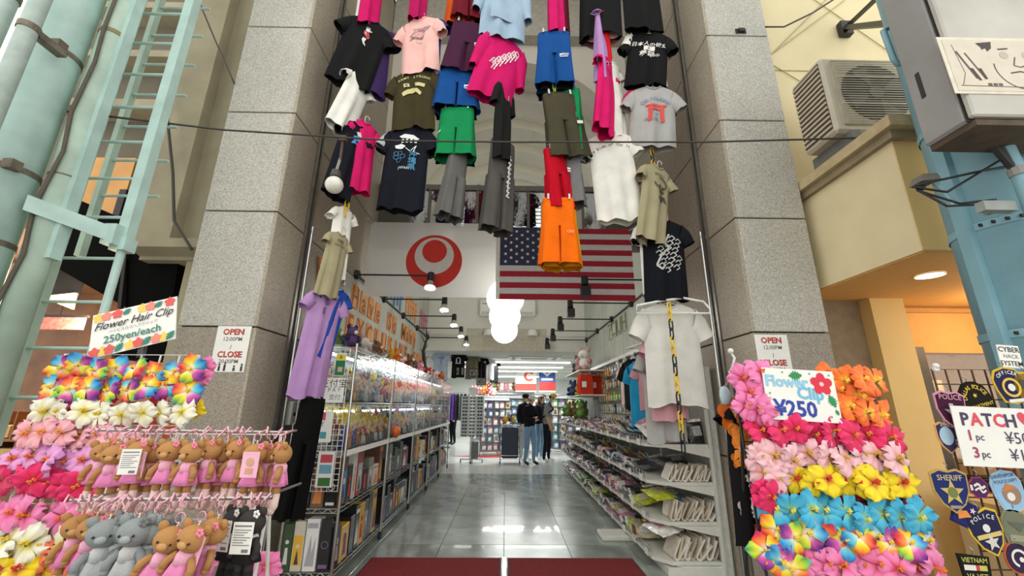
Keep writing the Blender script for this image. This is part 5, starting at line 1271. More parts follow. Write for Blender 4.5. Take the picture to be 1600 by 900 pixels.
# --- garments hung behind the transom glass, and an added glowing window standing in for transom reflections
for nm, x, y0, y1, c, yaw in (('navy', 702, 296, 350, (34, 42, 80), 30), ('maroon', 746, 296, 352, (92, 24, 40), 10), ('black', 818, 300, 352, (24, 24, 26), 0), ('dark red', 938, 330, 385, (110, 26, 40), -10)):
    a = P(x, y0, Y=5.8); b = P(x, y1, Y=5.8)
    tee_at('%s tee hung behind the transom glass' % nm, a, a.z - b.z, .36, c, yaw, None, 'tees behind the transom glass', M_HANG_B)
rb_ = thing('support_bar', 'thin bar behind the transom glass carrying tees', 'bar', (0, 5.8, 4.62)); MB().cyl((-1.9, 0, 0), (1.9, 0, 0), .012, n=6).build('bar', M_STEEL, rb_)
for s_ in (-1, 1): MB().cyl((s_ * 1.88, 0, 0), (s_ * 1.905, 0, 0), .04, n=10).build('end_plate', M_STEEL, rb_)
a, b = P(690, 300, Y=9.85), P(910, 356, Y=9.85)
wn = struct('added_window', MB().box((a.x, 9.84, b.z - .05), (b.x, 9.89, b.z)).box((a.x, 9.84, a.z), (b.x, 9.89, a.z + .05)), MATS['bronze_frame'], 'bright barred window high at the end of the vault')
MB().box((a.x, 9.87, b.z), (b.x, 9.88, a.z)).build('bright_pane', emis('reflection_glow', (236, 242, 244), 1.1), wn)
for k in range(1, 9): MB().box((a.x, 9.83, b.z + (a.z - b.z) * k / 9 - .012), (b.x, 9.85, b.z + (a.z - b.z) * k / 9 + .012)).build('bar', MATS['bronze_frame'], wn)
for k in range(8): xx = a.x + (b.x - a.x) * k / 7; MB().box((xx - .02, 9.82, b.z), (xx + .02, 9.86, a.z)).build('mullion', MATS['bronze_frame'], wn)

# ================================================================ LEFT STREET SIDE
M_TEAL = mat('teal_paint', (178, 208, 202), .45, var=.14, scale=5, bump=.12, bscale=40)
M_TEAL2 = mat('teal_paint_dull', (178, 202, 188), .5, var=.18, scale=4, bump=.15, bscale=30)
M_BAND = mat('rusty_band', (120, 112, 98), .6, .4, var=.3, scale=20)
# concrete building left of the shop
wl = struct('wall_neighbour_left', MB().box((-3.20, 3.42, 2.55), (-2.53, 3.8, 8)).box((-2.80, 3.44, 0), (-2.53, 3.8, 2.55)), M_OLIVE, 'weathered olive concrete wall left of the granite pillar')
MB().box((-3.20, 3.30, 2.62), (-2.88, 3.42, 8)).build('pilaster', M_OLIVE, wl)
MB().add([(-3.2, 3.28, 2.62), (-2.55, 3.28, 2.62), (-2.55, 3.5, 2.56), (-3.2, 3.5, 2.56), (-3.2, 3.28, 2.70), (-2.55, 3.28, 2.70), (-2.55, 3.5, 2.70), (-3.2, 3.5, 2.70)], [(0, 3, 2, 1), (4, 5, 6, 7), (0, 1, 5, 4), (1, 2, 6, 5), (2, 3, 7, 6), (3, 0, 4, 7)]).build('corbel', M_OLIVE, wl)
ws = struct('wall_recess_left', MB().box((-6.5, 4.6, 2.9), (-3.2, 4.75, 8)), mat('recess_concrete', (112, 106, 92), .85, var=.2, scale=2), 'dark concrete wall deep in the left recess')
for i, (x0, x1, z0, z1) in enumerate(((P(236, 200, Y=4.5).x, P(272, 200, Y=4.5).x, P(255, 248, Y=4.5).z, P(255, 140, Y=4.5).z), (P(118, 290, Y=4.5).x, P(200, 290, Y=4.5).x, P(160, 340, Y=4.5).z, P(160, 246, Y=4.5).z))):
    MB().box((x0, 4.50, z0), (x1, 4.59, z1)).build('plywood_panel', mat('plywood', (214, 158, 92), .6, var=.12, scale=3), ws)
MB().box((-4.62, 4.46, 3.2), (-4.54, 4.5, 3.8)).build('dark_post', M_BLACK, ws)
for z in (4.85, 5.6, 6.4): MB().box((-5.6, 4.3, z), (-3.2, 4.6, z + .10)).build('shelf_slab', M_OLIVE, ws)
# black awning box of the left shop
M_CANV = mat('black_canvas', (9, 9, 9), .95, spec=.1)
def px_prism(pts, Y0, Y1, o): return MB().prism([(P(x, y, Y=Y0).x - o[0], P(x, y, Y=Y0).z - o[2]) for x, y in reversed(pts)], Y0 - o[1], Y1 - o[1])
AO = (-3.4, 3.5, 1.9)
aw = thing('awning_box', 'black awning box above the left neighbour shop', 'awning', AO)
px_prism([(95, 300), (200, 345), (196, 480), (100, 425), (60, 400)], 3.50, 3.85, AO).build('canopy', M_CANV, aw)
px_prism([(200, 345), (283, 382), (255, 560), (176, 560), (196, 480)], 3.52, 3.85, AO).build('side_panel', M_CANV, aw)
px_prism([(199, 340), (203, 345), (180, 560), (174, 560)], 3.49, 3.52, AO).build('frame_edge', mat('dark_edge', (30, 28, 26), .7), aw)
# left shop interior: dark timber, warm lamps
ls = struct('wall_shop_left', MB().box((-7, 6.2, 0), (-3.0, 6.3, 3.0)).box((-3.1, 3.85, 0), (-3.0, 6.2, 3.0)), mat('dark_timber', (110, 74, 44), .5, var=.3, scale=4), 'dark timber walls inside the left neighbour shop')
struct('ceiling_shop_left', MB().box((-7, 3.7, 2.95), (-3.0, 6.3, 3.0)), mat('brown_ceiling', (120, 86, 54), .4, var=.2, scale=3), 'brown glossy ceiling of the left shop')
struct('floor_shop_left', MB().box((-7, 3.62, -.1), (-2.55, 6.3, -.005)), mat('brown_floor', (70, 52, 38), .4), 'brown floor of the left shop')
d = bpy.data.lights.new('left_shop_lamp', 'POINT'); d.energy = 140; d.color = (1, .72, .42); d.shadow_soft_size = .08
o = bpy.data.objects.new('left_shop_lamp', d); o.location = (-4.6, 4.6, 2.2); COL.objects.link(o)
for i, (px_, py_, Y, r) in enumerate(((36, 556, 4.5, .05), (92, 498, 5.2, .04), (20, 480, 5.0, .03))):
    a = P(px_, py_, Y=Y); t = thing('pendant_lamp', '%s warm bulb lamp inside the left shop' % ('brightest low', 'upper right', 'small upper left')[i], 'lamp', a)
    MB().ball((0, 0, 0), r, 12, 8).build('bulb', M_WARM, t, True); MB().cyl((0, 0, r), (0, 0, 2.95 - a.z), .006, n=6).build('cord', M_BLACK, t)
a = P(100, 470, Y=4.8)
t = thing('ceiling_light_panel', 'slanted sparkling light panel inside the left shop', 'light panel', a); MB().add([(-.3, 0, .05), (.1, 0, .1), (.12, 0, -.1), (.12, .03, -.1), (.1, .03, .1), (-.3, .03, .05)], [(0, 2, 1), (3, 5, 4), (0, 1, 4, 5), (1, 2, 3, 4), (2, 0, 5, 3)]).build('panel', emis('warm_panel', (255, 220, 160), 2.5), t); MB().box((-.3, .03, .06), (.12, .05, 2.95 - a.z)).build('mount', M_BLACK, t)
for i in range(3):
    a = P(40 + 55 * i, 505, Y=4.4)
t = thing('floral_valance', 'pink flowered strip hanging inside the left shop', 'valance', P(68, 505, Y=4.7)); MB().box((-.5, 0, -.07), (.45, .02, .07)).build('strip', mat('valance_pink', (196, 110, 110), .8, var=.5, scale=18), t); MB().box((-.52, .0, .07), (.47, .03, .10)).build('rail', M_BLACK, t)
for r in range(2):      # timber pigeonholes with baskets
    a = P(28, 662 + 36 * r, Y=3.9); t = thing('wooden_crate', '%s wooden crate with compartments at the left shop front' % ('upper', 'lower')[r], 'crate', a)
    m = mat('crate_wood', (140, 88, 46), .6, var=.2)
    MB().box((-.6, 0, -.15), (.25, .3, -.13)).build('bottom', m, t); MB().box((-.6, .28, -.13), (.25, .3, .1)).build('back', m, t)
    for k in range(4): MB().box((-.6 + .28 * k, 0, -.13), (-.585 + .28 * k, .28, .1)).build('divider', m, t)
    for k in range(3): MB().box((-.55 + .28 * k, .04, -.12), (-.38 + .28 * k, .2, -.02)).build('paper_pack', mat('kraft', (206, 170, 110), .7), t)
tb = thing('wooden_table', 'dark wooden display table in front of the left shop', 'table', (-3.85, 3.95, 0))
MB().cham((-1.2, -.2, .78), (.35, .45, .84), .01).build('tabletop', mat('table_wood', (96, 62, 36), .5), tb)
for x in (-1.1, .25):
    for y in (-.1, .35): MB().box((x - .03, y - .03, 0), (x + .03, y + .03, .78)).build('leg', MATS['table_wood'], tb)

# big steel pole with small pipes, bands and ladder
PLY = 2.30; PLX = P(56, 150, Y=PLY).x; PR = .148
t = thing('street_pole', 'thick teal-painted steel pole on the left edge', 'pole', (PLX, PLY, 0))
MB().cyl((0, 0, 0), (0, 0, 8), PR, n=40).build('shaft', M_TEAL, t, True)
for z in (P(100, 92, Y=PLY).z, P(35, 275, Y=PLY).z, P(15, 385, Y=PLY).z):
    MB().cyl((0, 0, z), (0, 0, z + .035), PR + .004, n=40, caps=False).build('band', M_BAND, t)
    MB().box((PR * .75, -PR * .8, z - .01), (PR * 1.15, -PR * .4, z + .05)).build('band_clamp', M_BAND, t)
    for k in range(9):
        a_ = -pi * .95 + k * .25; MB().box(((PR + .005) * cos(a_) - .008, (PR + .005) * sin(a_) - .004, z + .012), ((PR + .005) * cos(a_) + .008, (PR + .005) * sin(a_) + .004, z + .024)).build('band_slot', M_DARK, t)
xa = P(38, 60, Y=2.0).x
t = thing('drain_pipe', 'slim pale teal pipe in front of the thick left pole', 'pipe', (xa, 2.0, 0)); MB().cyl((0, 0, 1.0), (0, 0, 8), .046, n=16).build('pipe', mat('pale_pipe', (182, 200, 194), .5, var=.12), t, True); MB().cyl((0, 0, 3.5), (0, 0, 3.54), .052, n=16).build('collar', M_BAND, t); MB().box((-.03, .03, 3.5), (.03, .2, 3.54)).build('bracket', M_BAND, t)
t = thing('drain_pipe', 'second slim pale pipe at the far left edge', 'pipe', (P(8, 8, Y=2.05).x, 2.05, 0)); MB().cyl((0, 0, 0), (0, 0, 8), .05, n=16).build('pipe', MATS['pale_pipe'], t, True); MB().cyl((0, 0, 3.8), (0, 0, 3.84), .057, n=16).build('collar', M_BAND, t)
DY = 2.42; dx_ = P(144, 150, Y=DY).x; DR = .072
t = thing('channel_pipe', 'teal half-round cable duct between the pole and ladder', 'pipe', (dx_, DY, 0))
MB().cyl((0, 0, 0), (0, 0, 8), DR, n=20).build('duct', M_TEAL2, t, True); MB().cyl((0, 0, 3.9), (0, 0, 3.93), DR + .005, n=20).build('joint_band', mat('ochre_band', (140, 128, 88), .7), t)
MB().box((DR - .01, -.02, 2.2), (DR + .03, .05, 8)).build('edge_strip', M_TEAL, t)
MB().cyl((0, 0, 2.75), (0, 0, 2.76), DR + .003, n=20).build('seam', M_BAND, t)
MB().tube([(.03, -.085, 4.3), (.02, -.085, 3.9), (.04, -.085, 3.6), (.0, -.085, 3.2), (.04, -.085, 2.9), (-.02, -.085, 2.5), (.02, -.085, 2.2), (-.03, -.085, 1.9), (.0, -.09, 1.62), (.09, -.13, 1.52)], .011, 6).build('old_cable', mat('brown_cable', (92, 84, 74), .7), t, True)
lx = P(245, 190, Y=2.62).x
t = thing('steel_ladder', 'teal steel ladder fixed beside the left pole', 'ladder', (lx, 2.62, 0))
MB().box((-.035, -.02, 2.35), (.035, .05, 8)).build('stile', M_TEAL, t); MB().cyl((0, .015, 1.1), (0, .015, 2.4), .024, n=12).build('stile_tube', M_TEAL, t); MB().box((-.05, -.03, 2.33), (.05, .06, 2.42)).build('sleeve', M_TEAL, t); MB().box((-.46, -.02, 1.1), (-.41, .05, 8)).build('stile', M_TEAL2, t)
rg = MB().cyl((-.42, .015, 0), (0, .015, 0), .011, n=8).mesh('rung', M_TEAL)
for k in range(17): inst('rung', rg, t, (0, 0, 1.38 + .30 * k))
for k in range(5, 17): inst('rung', rg, t, (.0, .16, 1.33 + .30 * k))
MB().box((-.46, .15, 2.35), (-.42, .2, 8)).build('rear_stile', M_TEAL2, t)
a, b = P(45, 318, Y=2.3), P(180, 368, Y=2.58); v = b - a
t = thing('ladder_bracket', 'teal flat bracket arm from the left pole to the ladder', 'bracket', a); MB().loft([[Vector((0, dy, dz)) for dy, dz in ((-.02, -.05), (.02, -.05), (.02, .05), (-.02, .05))], [v + Vector((0, dy, dz)) for dy, dz in ((-.02, -.05), (.02, -.05), (.02, .05), (-.02, .05))]]).build('arm', M_TEAL, t); MB().box((v.x - .05, v.y - .04, v.z - .07), (v.x + .03, v.y + .04, v.z + .07)).build('end_block', M_TEAL, t)
cable('thin dark cable slanting across the left concrete wall', [P(310, 0, Y=3.2), P(335, 60, Y=3.2), P(366, 130, Y=3.12)], .008, M_CABLE)
cable('old crinkled cable hanging down the left concrete corner', [P(262, 135, Y=3.2), P(262, 190, Y=3.2), P(270, 270, Y=3.2), P(272, 345, Y=3.2), P(300, 390, Y=3.2)], .012, M_CABLE)

# ================================================================ RIGHT STREET SIDE
M_CREAM = mat('cream_render', (226, 212, 172), .8, var=.06, scale=2.5, bump=.15, bscale=20)
M_CREAM_LIT = mat('cream_render_warm_lit', (224, 192, 128), .8, var=.05, scale=2.5)  # cream render with the warm light on it put into the colour
M_SOF = mat('soffit_warm_bounce', (216, 164, 92), .75, var=.04)  # orange of the warm bounce light put into the soffit colour
wr = struct('wall_neighbour_right', MB().box((2.53, 3.35, 2.33), (7, 3.6, 8)), M_CREAM, 'cream panelled upper wall of the right neighbour building')
for i, z in enumerate((4.62, 5.85)): MB().box((2.53, 3.346, z), (6, 3.35, z + .012)).build('panel_joint', mat('cream_joint', (170, 156, 122), .8), wr)
for (p0, p1) in (((1195, 95), (1330, -40)), ((1200, 97), (1255, 130)), ((1230, -30), (1410, 95)), ((1205, 85), (1320, 0))):
    a, b = P(*p0, Y=3.34), P(*p1, Y=3.34); MB().tube([a, b], .004, 4).build('diagonal_joint', MATS['cream_joint'], wr)
by = struct('wall_bay_right', MB().box((2.60, 2.38, 2.31), (7, 3.35, 3.16)), [M_CREAM], 'projecting cream bay over the right shop front')
MB().box((2.602, 2.374, 2.315), (7, 2.38, 3.15)).build('front_face', M_CREAM_LIT, by)
MB().box((2.61, 2.39, 2.300), (7, 3.95, 2.31)).build('soffit', M_SOF, by)
MB().box((2.52, 2.28, 3.16), (7, 3.35, 3.24)).build('ledge_slab', mat('ledge_stone', (190, 172, 134), .8, var=.12), by)
MB().box((2.56, 2.33, 3.10), (7, 3.35, 3.16)).build('ledge_lip', mat('ledge_lip', (150, 136, 108), .8), by)
# recessed shop front under the bay
rs = struct('wall_front_right', MB().box((2.53, 3.62, 0), (3.22, 3.7, 2.30)), mat('shaded_wall_tone', (150, 132, 108), .8), 'wall beside the right shop front, coloured grey-brown for its shade')  # the shade on this wall is put into its grey-brown colour
MB().box((3.22, 3.50, 0), (3.52, 3.72, 2.30)).build('cream_column', M_CREAM_LIT, rs)
MB().box((3.52, 3.80, 1.86), (7, 3.95, 2.30)).build('lintel', M_SOF, rs)
MB().box((3.52, 3.76, 2.24), (7, 3.80, 2.28)).build('lintel_moulding', mat('moulding', (190, 140, 78), .7), rs)
MB().box((3.52, 3.74, 0), (3.66, 3.9, 1.86)).build('return_pier', M_SOF, rs)
MB().box((3.66, 3.70, 0), (3.80, 3.80, 1.90)).build('dark_door_frame', mat('dark_frame', (74, 62, 46), .5), rs)
MB().box((3.30, 2.9, 0), (7, 3.3, .72)).build('low_wall', mat('low_wall_cream', (222, 190, 140), .75, var=.04), rs)
MB().box((3.24, 2.86, .70), (7, 3.34, .75)).build('sill', mat('sill_cream', (206, 172, 120), .7), rs)
t = thing('bracket_clip', 'grey metal bracket under the bay soffit', 'bracket', P(1365, 467, Y=3.7)); MB().box((-.05, -.04, -.1), (.03, .04, .04)).build('block', M_STEEL, t); MB().box((-.08, -.04, .02), (.05, .04, .05)).build('plate', M_STEEL, t)
# interior
struct('wall_shop_right', MB().box((3.6, 6.0, 0), (8, 6.1, 3)).box((3.55, 3.95, 0), (3.6, 6.0, 3)), mat('warm_wall', (206, 160, 100), .7), 'warm inner walls of the right shop')
struct('ceiling_shop_right', MB().box((3.6, 3.95, 2.3), (8, 6, 2.4)), mat('warm_ceiling', (150, 112, 70), .7), 'brown ceiling of the right shop')
struct('floor_shop_right', MB().box((2.55, 3.62, -.1), (8, 6.1, -.005)), mat('warm_floor', (150, 116, 78), .5), 'floor of the right shop')
gw = struct('window_2', MB().box((3.80, 3.80, .75), (3.84, 3.84, 1.9)).box((5.6, 3.80, .75), (5.64, 3.84, 1.9)), mat('dark_frame', (74, 62, 46), .5), 'shop window of the right neighbour shop'); MB().box((3.84, 3.815, .75), (5.6, 3.82, 1.9)).build('glass_pane', M_GLASS, gw)
for nm, loc, e in (('right_shop_lamp', (4.9, 4.8, 2.1), 38), ('right_entry_lamp', (4.2, 3.2, 2.0), 11)):
    d = bpy.data.lights.new(nm, 'POINT'); d.energy = e; d.color = (1, .74, .42); d.shadow_soft_size = .1; o = bpy.data.objects.new(nm, d); o.location = loc; COL.objects.link(o)
a = P(1453, 430, Z=2.296); t = thing('downlight', 'round recessed downlight glowing in the orange soffit', 'downlight', a); MB().cyl((0, 0, -.004), (0, 0, .004), .075, n=20).build('lens', emis('downlight_lens', (255, 236, 200), 9), t); MB().cyl((0, 0, -.006), (0, 0, .003), .085, n=20, caps=False).build('trim_ring', M_WHITE, t)
for r in range(3):
    t = thing('goods_shelf', '%s lit shelf of packed goods inside the right shop' % ('top', 'middle', 'bottom')[r], 'shelf', (4.55, 5.1, 1.5 - .33 * r)); MB().box((-.7, -.1, -.02), (.9, .25, 0)).build('board', mat('pine_shelf', (220, 170, 96), .6), t)
    for k in range(12): MB().box((-.62 + .12 * k, -.02, 0), (-.54 + .12 * k, .12, .14 + .03 * (k % 3))).build('goods', mat('goods_%d' % (k % 3), ((226, 190, 120), (150, 96, 50), (240, 220, 170))[k % 3], .6), t)
t = thing('handrail', 'brass sloping handrail inside the right shop window', 'handrail', P(1415, 607, Y=4.0)); MB().tube([(0, 0, 0), (.55, .1, -.33)], .014, 8).build('rail', mat('brass', (176, 138, 70), .35, .6), t); MB().tube([(.05, .1, -.55), (.75, .1, -.98)], .014, 8).build('rail', MATS['brass'], t); MB().cyl((.5, .1, -.3), (.5, .1, -1.0), .012, n=6).build('post', MATS['brass'], t)
t = thing('dark_display_block', 'dark cloth covered display block by the right shop window', 'display', (3.95, 3.45, .75)); MB().cham((-.25, -.1, 0), (.5, .12, .10), .02).build('cloth', mat('black_cloth', (30, 26, 22), .9), t); MB().box((.0, -.05, .1), (.35, .08, .16)).build('tray', MATS['crate_wood'], t)
t = thing('ceiling_spot', 'small warm spotlight under the right shop ceiling', 'spotlight', P(1490, 545, Y=4.3)); MB().cyl((0, 0, 0), (-.08, -.03, -.06), .03, .04, 10).build('head', mat('warm_spot', (232, 196, 140), .5), t); MB().cyl((0, 0, 0), (0, 0, .25), .01, n=6).build('stem', M_BLACK, t)

# outdoor air conditioner on the ledge
t = thing('outdoor_ac_unit', 'weathered outdoor air conditioner unit on the cream ledge', 'air conditioner', (2.47, 2.62, 3.36), scale=1.12)
MB().cham((0, 0, .0), (.84, .30, .62), .02).build('case', mat('ac_cream', (190, 182, 162), .55, var=.08), t)
MB().cham((.06, -.008, .05), (.60, .0, .58), .01).build('front_panel', mat('ac_panel', (176, 168, 148), .55), t)
MB().cyl((.33, -.012, .31), (.33, -.004, .31), .235, n=28).build('fan_opening', mat('fan_dark', (46, 44, 42), .7), t)
MB().cyl((.33, -.02, .31), (.33, -.01, .31), .05, n=14).build('fan_hub', mat('fan_grey', (90, 88, 84), .6), t)
for k in range(4):
    a_ = k * pi / 2 + .4; MB().add([(.33 + .05 * cos(a_), -.014, .31 + .05 * sin(a_)), (.33 + .21 * cos(a_ - .3), -.014, .31 + .21 * sin(a_ - .3)), (.33 + .22 * cos(a_ + .3), -.018, .31 + .22 * sin(a_ + .3))], [(0, 1, 2)]).build('fan_blade', MATS['fan_grey'], t)
wv = MB().box((.08, -.03, -.002), (.58, -.026, .002)).mesh('grille_wire', MATS['ac_cream'])
for k in range(26): inst('grille_wire', wv, t, (0, 0, .07 + .0196 * k))
for z in (.2, .42): MB().box((.06, -.034, z), (.60, -.028, z + .008)).build('grille_bar', MATS['ac_cream'], t)
for k in range(14): MB().box((-.012, .02, .05 + .038 * k), (-.002, .28, .066 + .038 * k)).build('side_fin', MATS['ac_cream'], t)
MB().box((-.004, .02, .04), (-.001, .28, .58)).build('side_opening', mat('fin_dark', (84, 70, 54), .8), t)
MB().box((.66, -.004, .50), (.74, 0, .55)).build('badge', mat('ac_blue', (50, 66, 110), .5), t); MB().box((.745, -.004, .515), (.79, 0, .54)).build('maker_mark', mat('ac_mark', (90, 100, 130), .5), t)
for x in (.08, .66): MB().box((x, -.02, -.12), (x + .06, .34, 0)).build('foot_rail', mat('foot_grey', (110, 110, 108), .6), t)

# right pole, electric box, handle, wires
RPX, RPY = 2.765, 2.05
t = thing('street_pole', 'thick blue-painted steel pole on the right edge', 'pole', (RPX, RPY, 0)); M_BLUEP = mat('blue_paint', (134, 178, 192), .45, var=.12, scale=5, bump=.12, bscale=40)
MB().cyl((0, 0, 0), (0, 0, 8), .235, n=40).build('shaft', M_BLUEP, t, True); MB().box((-.275, -.03, 0), (-.225, .03, 8)).build('flat_bar', M_BLUEP, t)
for z in (2.95, 2.28, 1.70):
    MB().cyl((0, 0, z), (0, 0, z + .04), .242, n=40, caps=False).build('band', M_BLUEP, t)
    for k in range(8): a_ = -pi * .98 + k * .2; MB().box((.2445 * cos(a_) - .012, .2445 * sin(a_) - .004, z + .012), (.2445 * cos(a_) + .012, .2445 * sin(a_) + .004, z + .028)).build('band_slot', M_DARK, t)
for k in range(5): MB().cyl((.02, -.25, 2.0 + .23 * k), (.02, -.23, 2.0 + .23 * k), .008, n=6).build('bolt', M_DARK, t)
hp = [P(x, y, Y=1.9) for x, y in ((1412, 40), (1392, 42), (1380, 48), (1396, 92), (1402, 100), (1425, 98))]
t = thing('step_handle', 'blue bent-rod climbing handle on the right pole', 'handle', hp[0]); MB().tube([q - hp[0] for q in hp], .016, 8).build('rod', M_BLUEP, t, True); MB().tube([hp[-1] - hp[0], Vector((RPX - .2, RPY, hp[-1].z)) - hp[0]], .016, 8).tube([Vector((0, 0, 0)), Vector((RPX - .2, RPY, hp[0].z)) - hp[0]], .016, 8).build('rod_end', M_BLUEP, t, True)
BX0, BY0, BZ0 = 2.13, 1.60, 2.64
t = thing('electric_box', 'grey steel electric cabinet on the right pole with a face poster', 'cabinet', (BX0, BY0, BZ0)); M_BOXG = mat('cabinet_grey', (150, 150, 148), .5, var=.12, scale=3); M_BOXF = mat('cabinet_front', (188, 186, 178), .5, var=.2, scale=2.2)
MB().cham((0, 0, 0), (.75, .20, 1.4), .012).build('case', M_BOXG, t); MB().cham((.005, -.035, .01), (.745, -.003, 1.39), .008).build('door', M_BOXF, t); MB().box((.0, -.003, 0), (.75, .0, 1.4)).build('door_gap', M_DARK, t)
MB().box((-.004, .12, .25), (0, .14, .40)).build('slot', M_DARK, t); MB().box((.02, -.02, -.03), (.73, .19, 0)).build('underside', mat('rust_under', (84, 70, 56), .8, var=.3), t)
for k in range(3): MB().box((-.004, .05, 1.05 + .07 * k), (0, .16, 1.075 + .07 * k)).build('louvre_slot', M_DARK, t)
p = Print(); lc = (96, 82, 76); dk = (64, 52, 48)
p.rect(-.28, -.15, .28, .15, (214, 206, 190)).line([(-.26, -.12), (.27, -.13)], .005, lc).line([(-.24, .12), (-.22, -.05), (-.25, -.12)], .004, lc)
p.line([(-.23, .08), (-.17, -.08)], .012, lc).line([(-.19, .07), (-.13, -.08)], .010, lc).poly([(-.19, -.02), (-.175, -.02), (-.15, -.09), (-.165, -.09)], dk).poly([(-.15, -.02), (-.135, -.02), (-.12, -.08), (-.132, -.085)], dk)
p.poly([(-.12, .13), (-.04, .14), (-.05, .10), (-.075, .08), (-.08, .10), (-.10, .09), (-.10, .105)], dk)
p.ringp(.06, -.01, .13, .007, lc, 22, pi * .95, 2.2 * pi).disc(.0, .06, .022, (190, 180, 166), n=12).disc(.005, .06, .009, dk, n=8).disc(.11, .06, .022, (190, 180, 166), n=12).disc(.112, .06, .009, dk, n=8).line([(.05, .05), (.03, 0), (.06, -.01), (.085, 0)], .007, lc).line([(.0, -.045), (.05, -.035), (.10, -.05)], .007, dk).line([(-.02, .095), (.03, .10)], .008, dk)
p.rect(-.13, -.12, -.11, -.105, lc).rect(-.105, -.12, -.085, -.105, lc).rect(-.08, -.12, -.06, -.105, lc)
q = P(1575, 102, Y=BY0 - .04); e = sign('face_poster', 'pale hand-drawn face poster stuck on the electric cabinet', 'poster', (q.x, BY0 - .038, q.z), (0, 0, 0), .60, .33, p, mat('poster_pale', (224, 216, 200), .6), .002)
t = thing('wall_bracket', 'black angled steel bracket on the cream wall by the right pole', 'bracket', P(1322, 43, Y=3.3)); w_ = P(1395, 36, Y=2.4) - P(1322, 43, Y=3.3); v2 = P(1362, 5, Y=2.9) - P(1322, 43, Y=3.3)
MB().box((-.06, -.02, -.09), (.05, .04, .07)).build('plate', M_BLACK, t); MB().tube([(0, 0, 0), w_], .03, 4).build('arm', M_BLACK, t); MB().tube([(0.02, 0, .02), v2 * 1.6], .022, 4).build('strut', M_BLACK, t)
# floodlight and wires
fp = P(1445, 285, Y=1.95)
t = thing('floodlight', 'small grey floodlight fixed to the right pole', 'floodlight', fp)
MB().loft([[Vector((x, y, z)) for x, y, z in ((-.055, -.04, -.012), (.05, -.04, .0), (.05, .04, .0), (-.055, .04, -.012))], [Vector((x, y, z)) for x, y, z in ((-.03, -.03, .035), (.05, -.03, .04), (.05, .03, .04), (-.03, .03, .035))]]).build('hood', mat('lamp_grey', (110, 106, 98), .6), t); MB().tube([(.04, 0, .01), (.08, 0, -.05), (.11, .0, -.14)], .012, 6).build('arm', M_BLUEP, t); MB().ball((-.03, 0, -.03), .02, 8, 6).build('socket', M_BLACK, t)
for i, (a, b, c) in enumerate((((1425, 292), (1480, 300), (1600, 228)), ((1430, 290), (1520, 270), (1600, 255)), ((1432, 296), (1480, 322), (1560, 318)), ((1434, 298), (1500, 318), (1556, 312)))):
    cable('%s drooping black wire at the floodlight on the right pole' % ORD[i], [P(*a, Y=1.92), P(*b, Y=1.86), P(*c, Y=1.85)], .006, M_BLACK, 'wires at the right pole', 'drooping_wire')
t = thing('cable_clip_bar', 'short grey bar clamped on the right pole', 'bar', P(1560, 325, Y=1.8)); MB().box((-.09, -.02, -.02), (.07, .02, .03)).build('bar', mat('bar_grey', (150, 156, 152), .6), t); MB().box((-.01, .02, -.01), (.02, .06, .02)).build('stem', MATS['bar_grey'], t)
t = thing('conduit', 'black and pale cable bundle entering the cabinet from below', 'conduit', P(1520, 185, Y=1.75)); MB().cyl((0, 0, -.02), (.01, 0, .06), .035, n=12).build('gland', mat('gland', (196, 190, 164), .6), t); MB().tube([(.01, 0, -.02), (.05, 0, -.15), (.12, 0, -.3)], .018, 8).tube([(.03, -.01, -.02), (.07, -.01, -.15), (.13, 0, -.34)], .012, 8).build('cables', M_BLACK, t)
t = thing('conduit', 'pale blue conduit curving below the cabinet', 'conduit', P(1548, 195, Y=1.75)); MB().tube([(-.02, 0, .05), (.03, 0, -.06), (.05, 0, -.25), (.12, .05, -.9)], .03, 10).build('pipe', M_BLUEP, t, True); MB().cyl((.05, 0, -.25), (.052, 0, -.29), .036, n=10).build('collar', M_BOXG, t)
t = thing('insulator', 'stack of dark ribbed insulator discs at the right edge', 'insulator', P(1580, 205, Y=1.75))
for k in range(4): MB().cyl((0, 0, .03 * k), (0, 0, .03 * k + .014), .07 - .006 * k, n=14).build('disc', M_BLACK, t)
MB().cyl((0, 0, -.06), (0, 0, .14), .02, n=8).build('core', M_BOXG, t)
cable('black wire running from the right pillar up across the cream wall', [P(1196, 42, Y=3.05), P(1225, 42, Y=3.1), P(1270, 20, Y=3.1), P(1320, -12, Y=3.1)], .008, M_BLACK)
t = thing('loop_bracket', 'small dark camera bracket on the right pillar joint', 'bracket', P(1157, 50, Y=PF)); MB().box((-.05, -.01, -.02), (.05, .0, .03)).build('plate', M_DARK, t); MB().box((-.03, -.03, -.015), (.03, -.01, .02)).build('hood', M_BLACK, t)

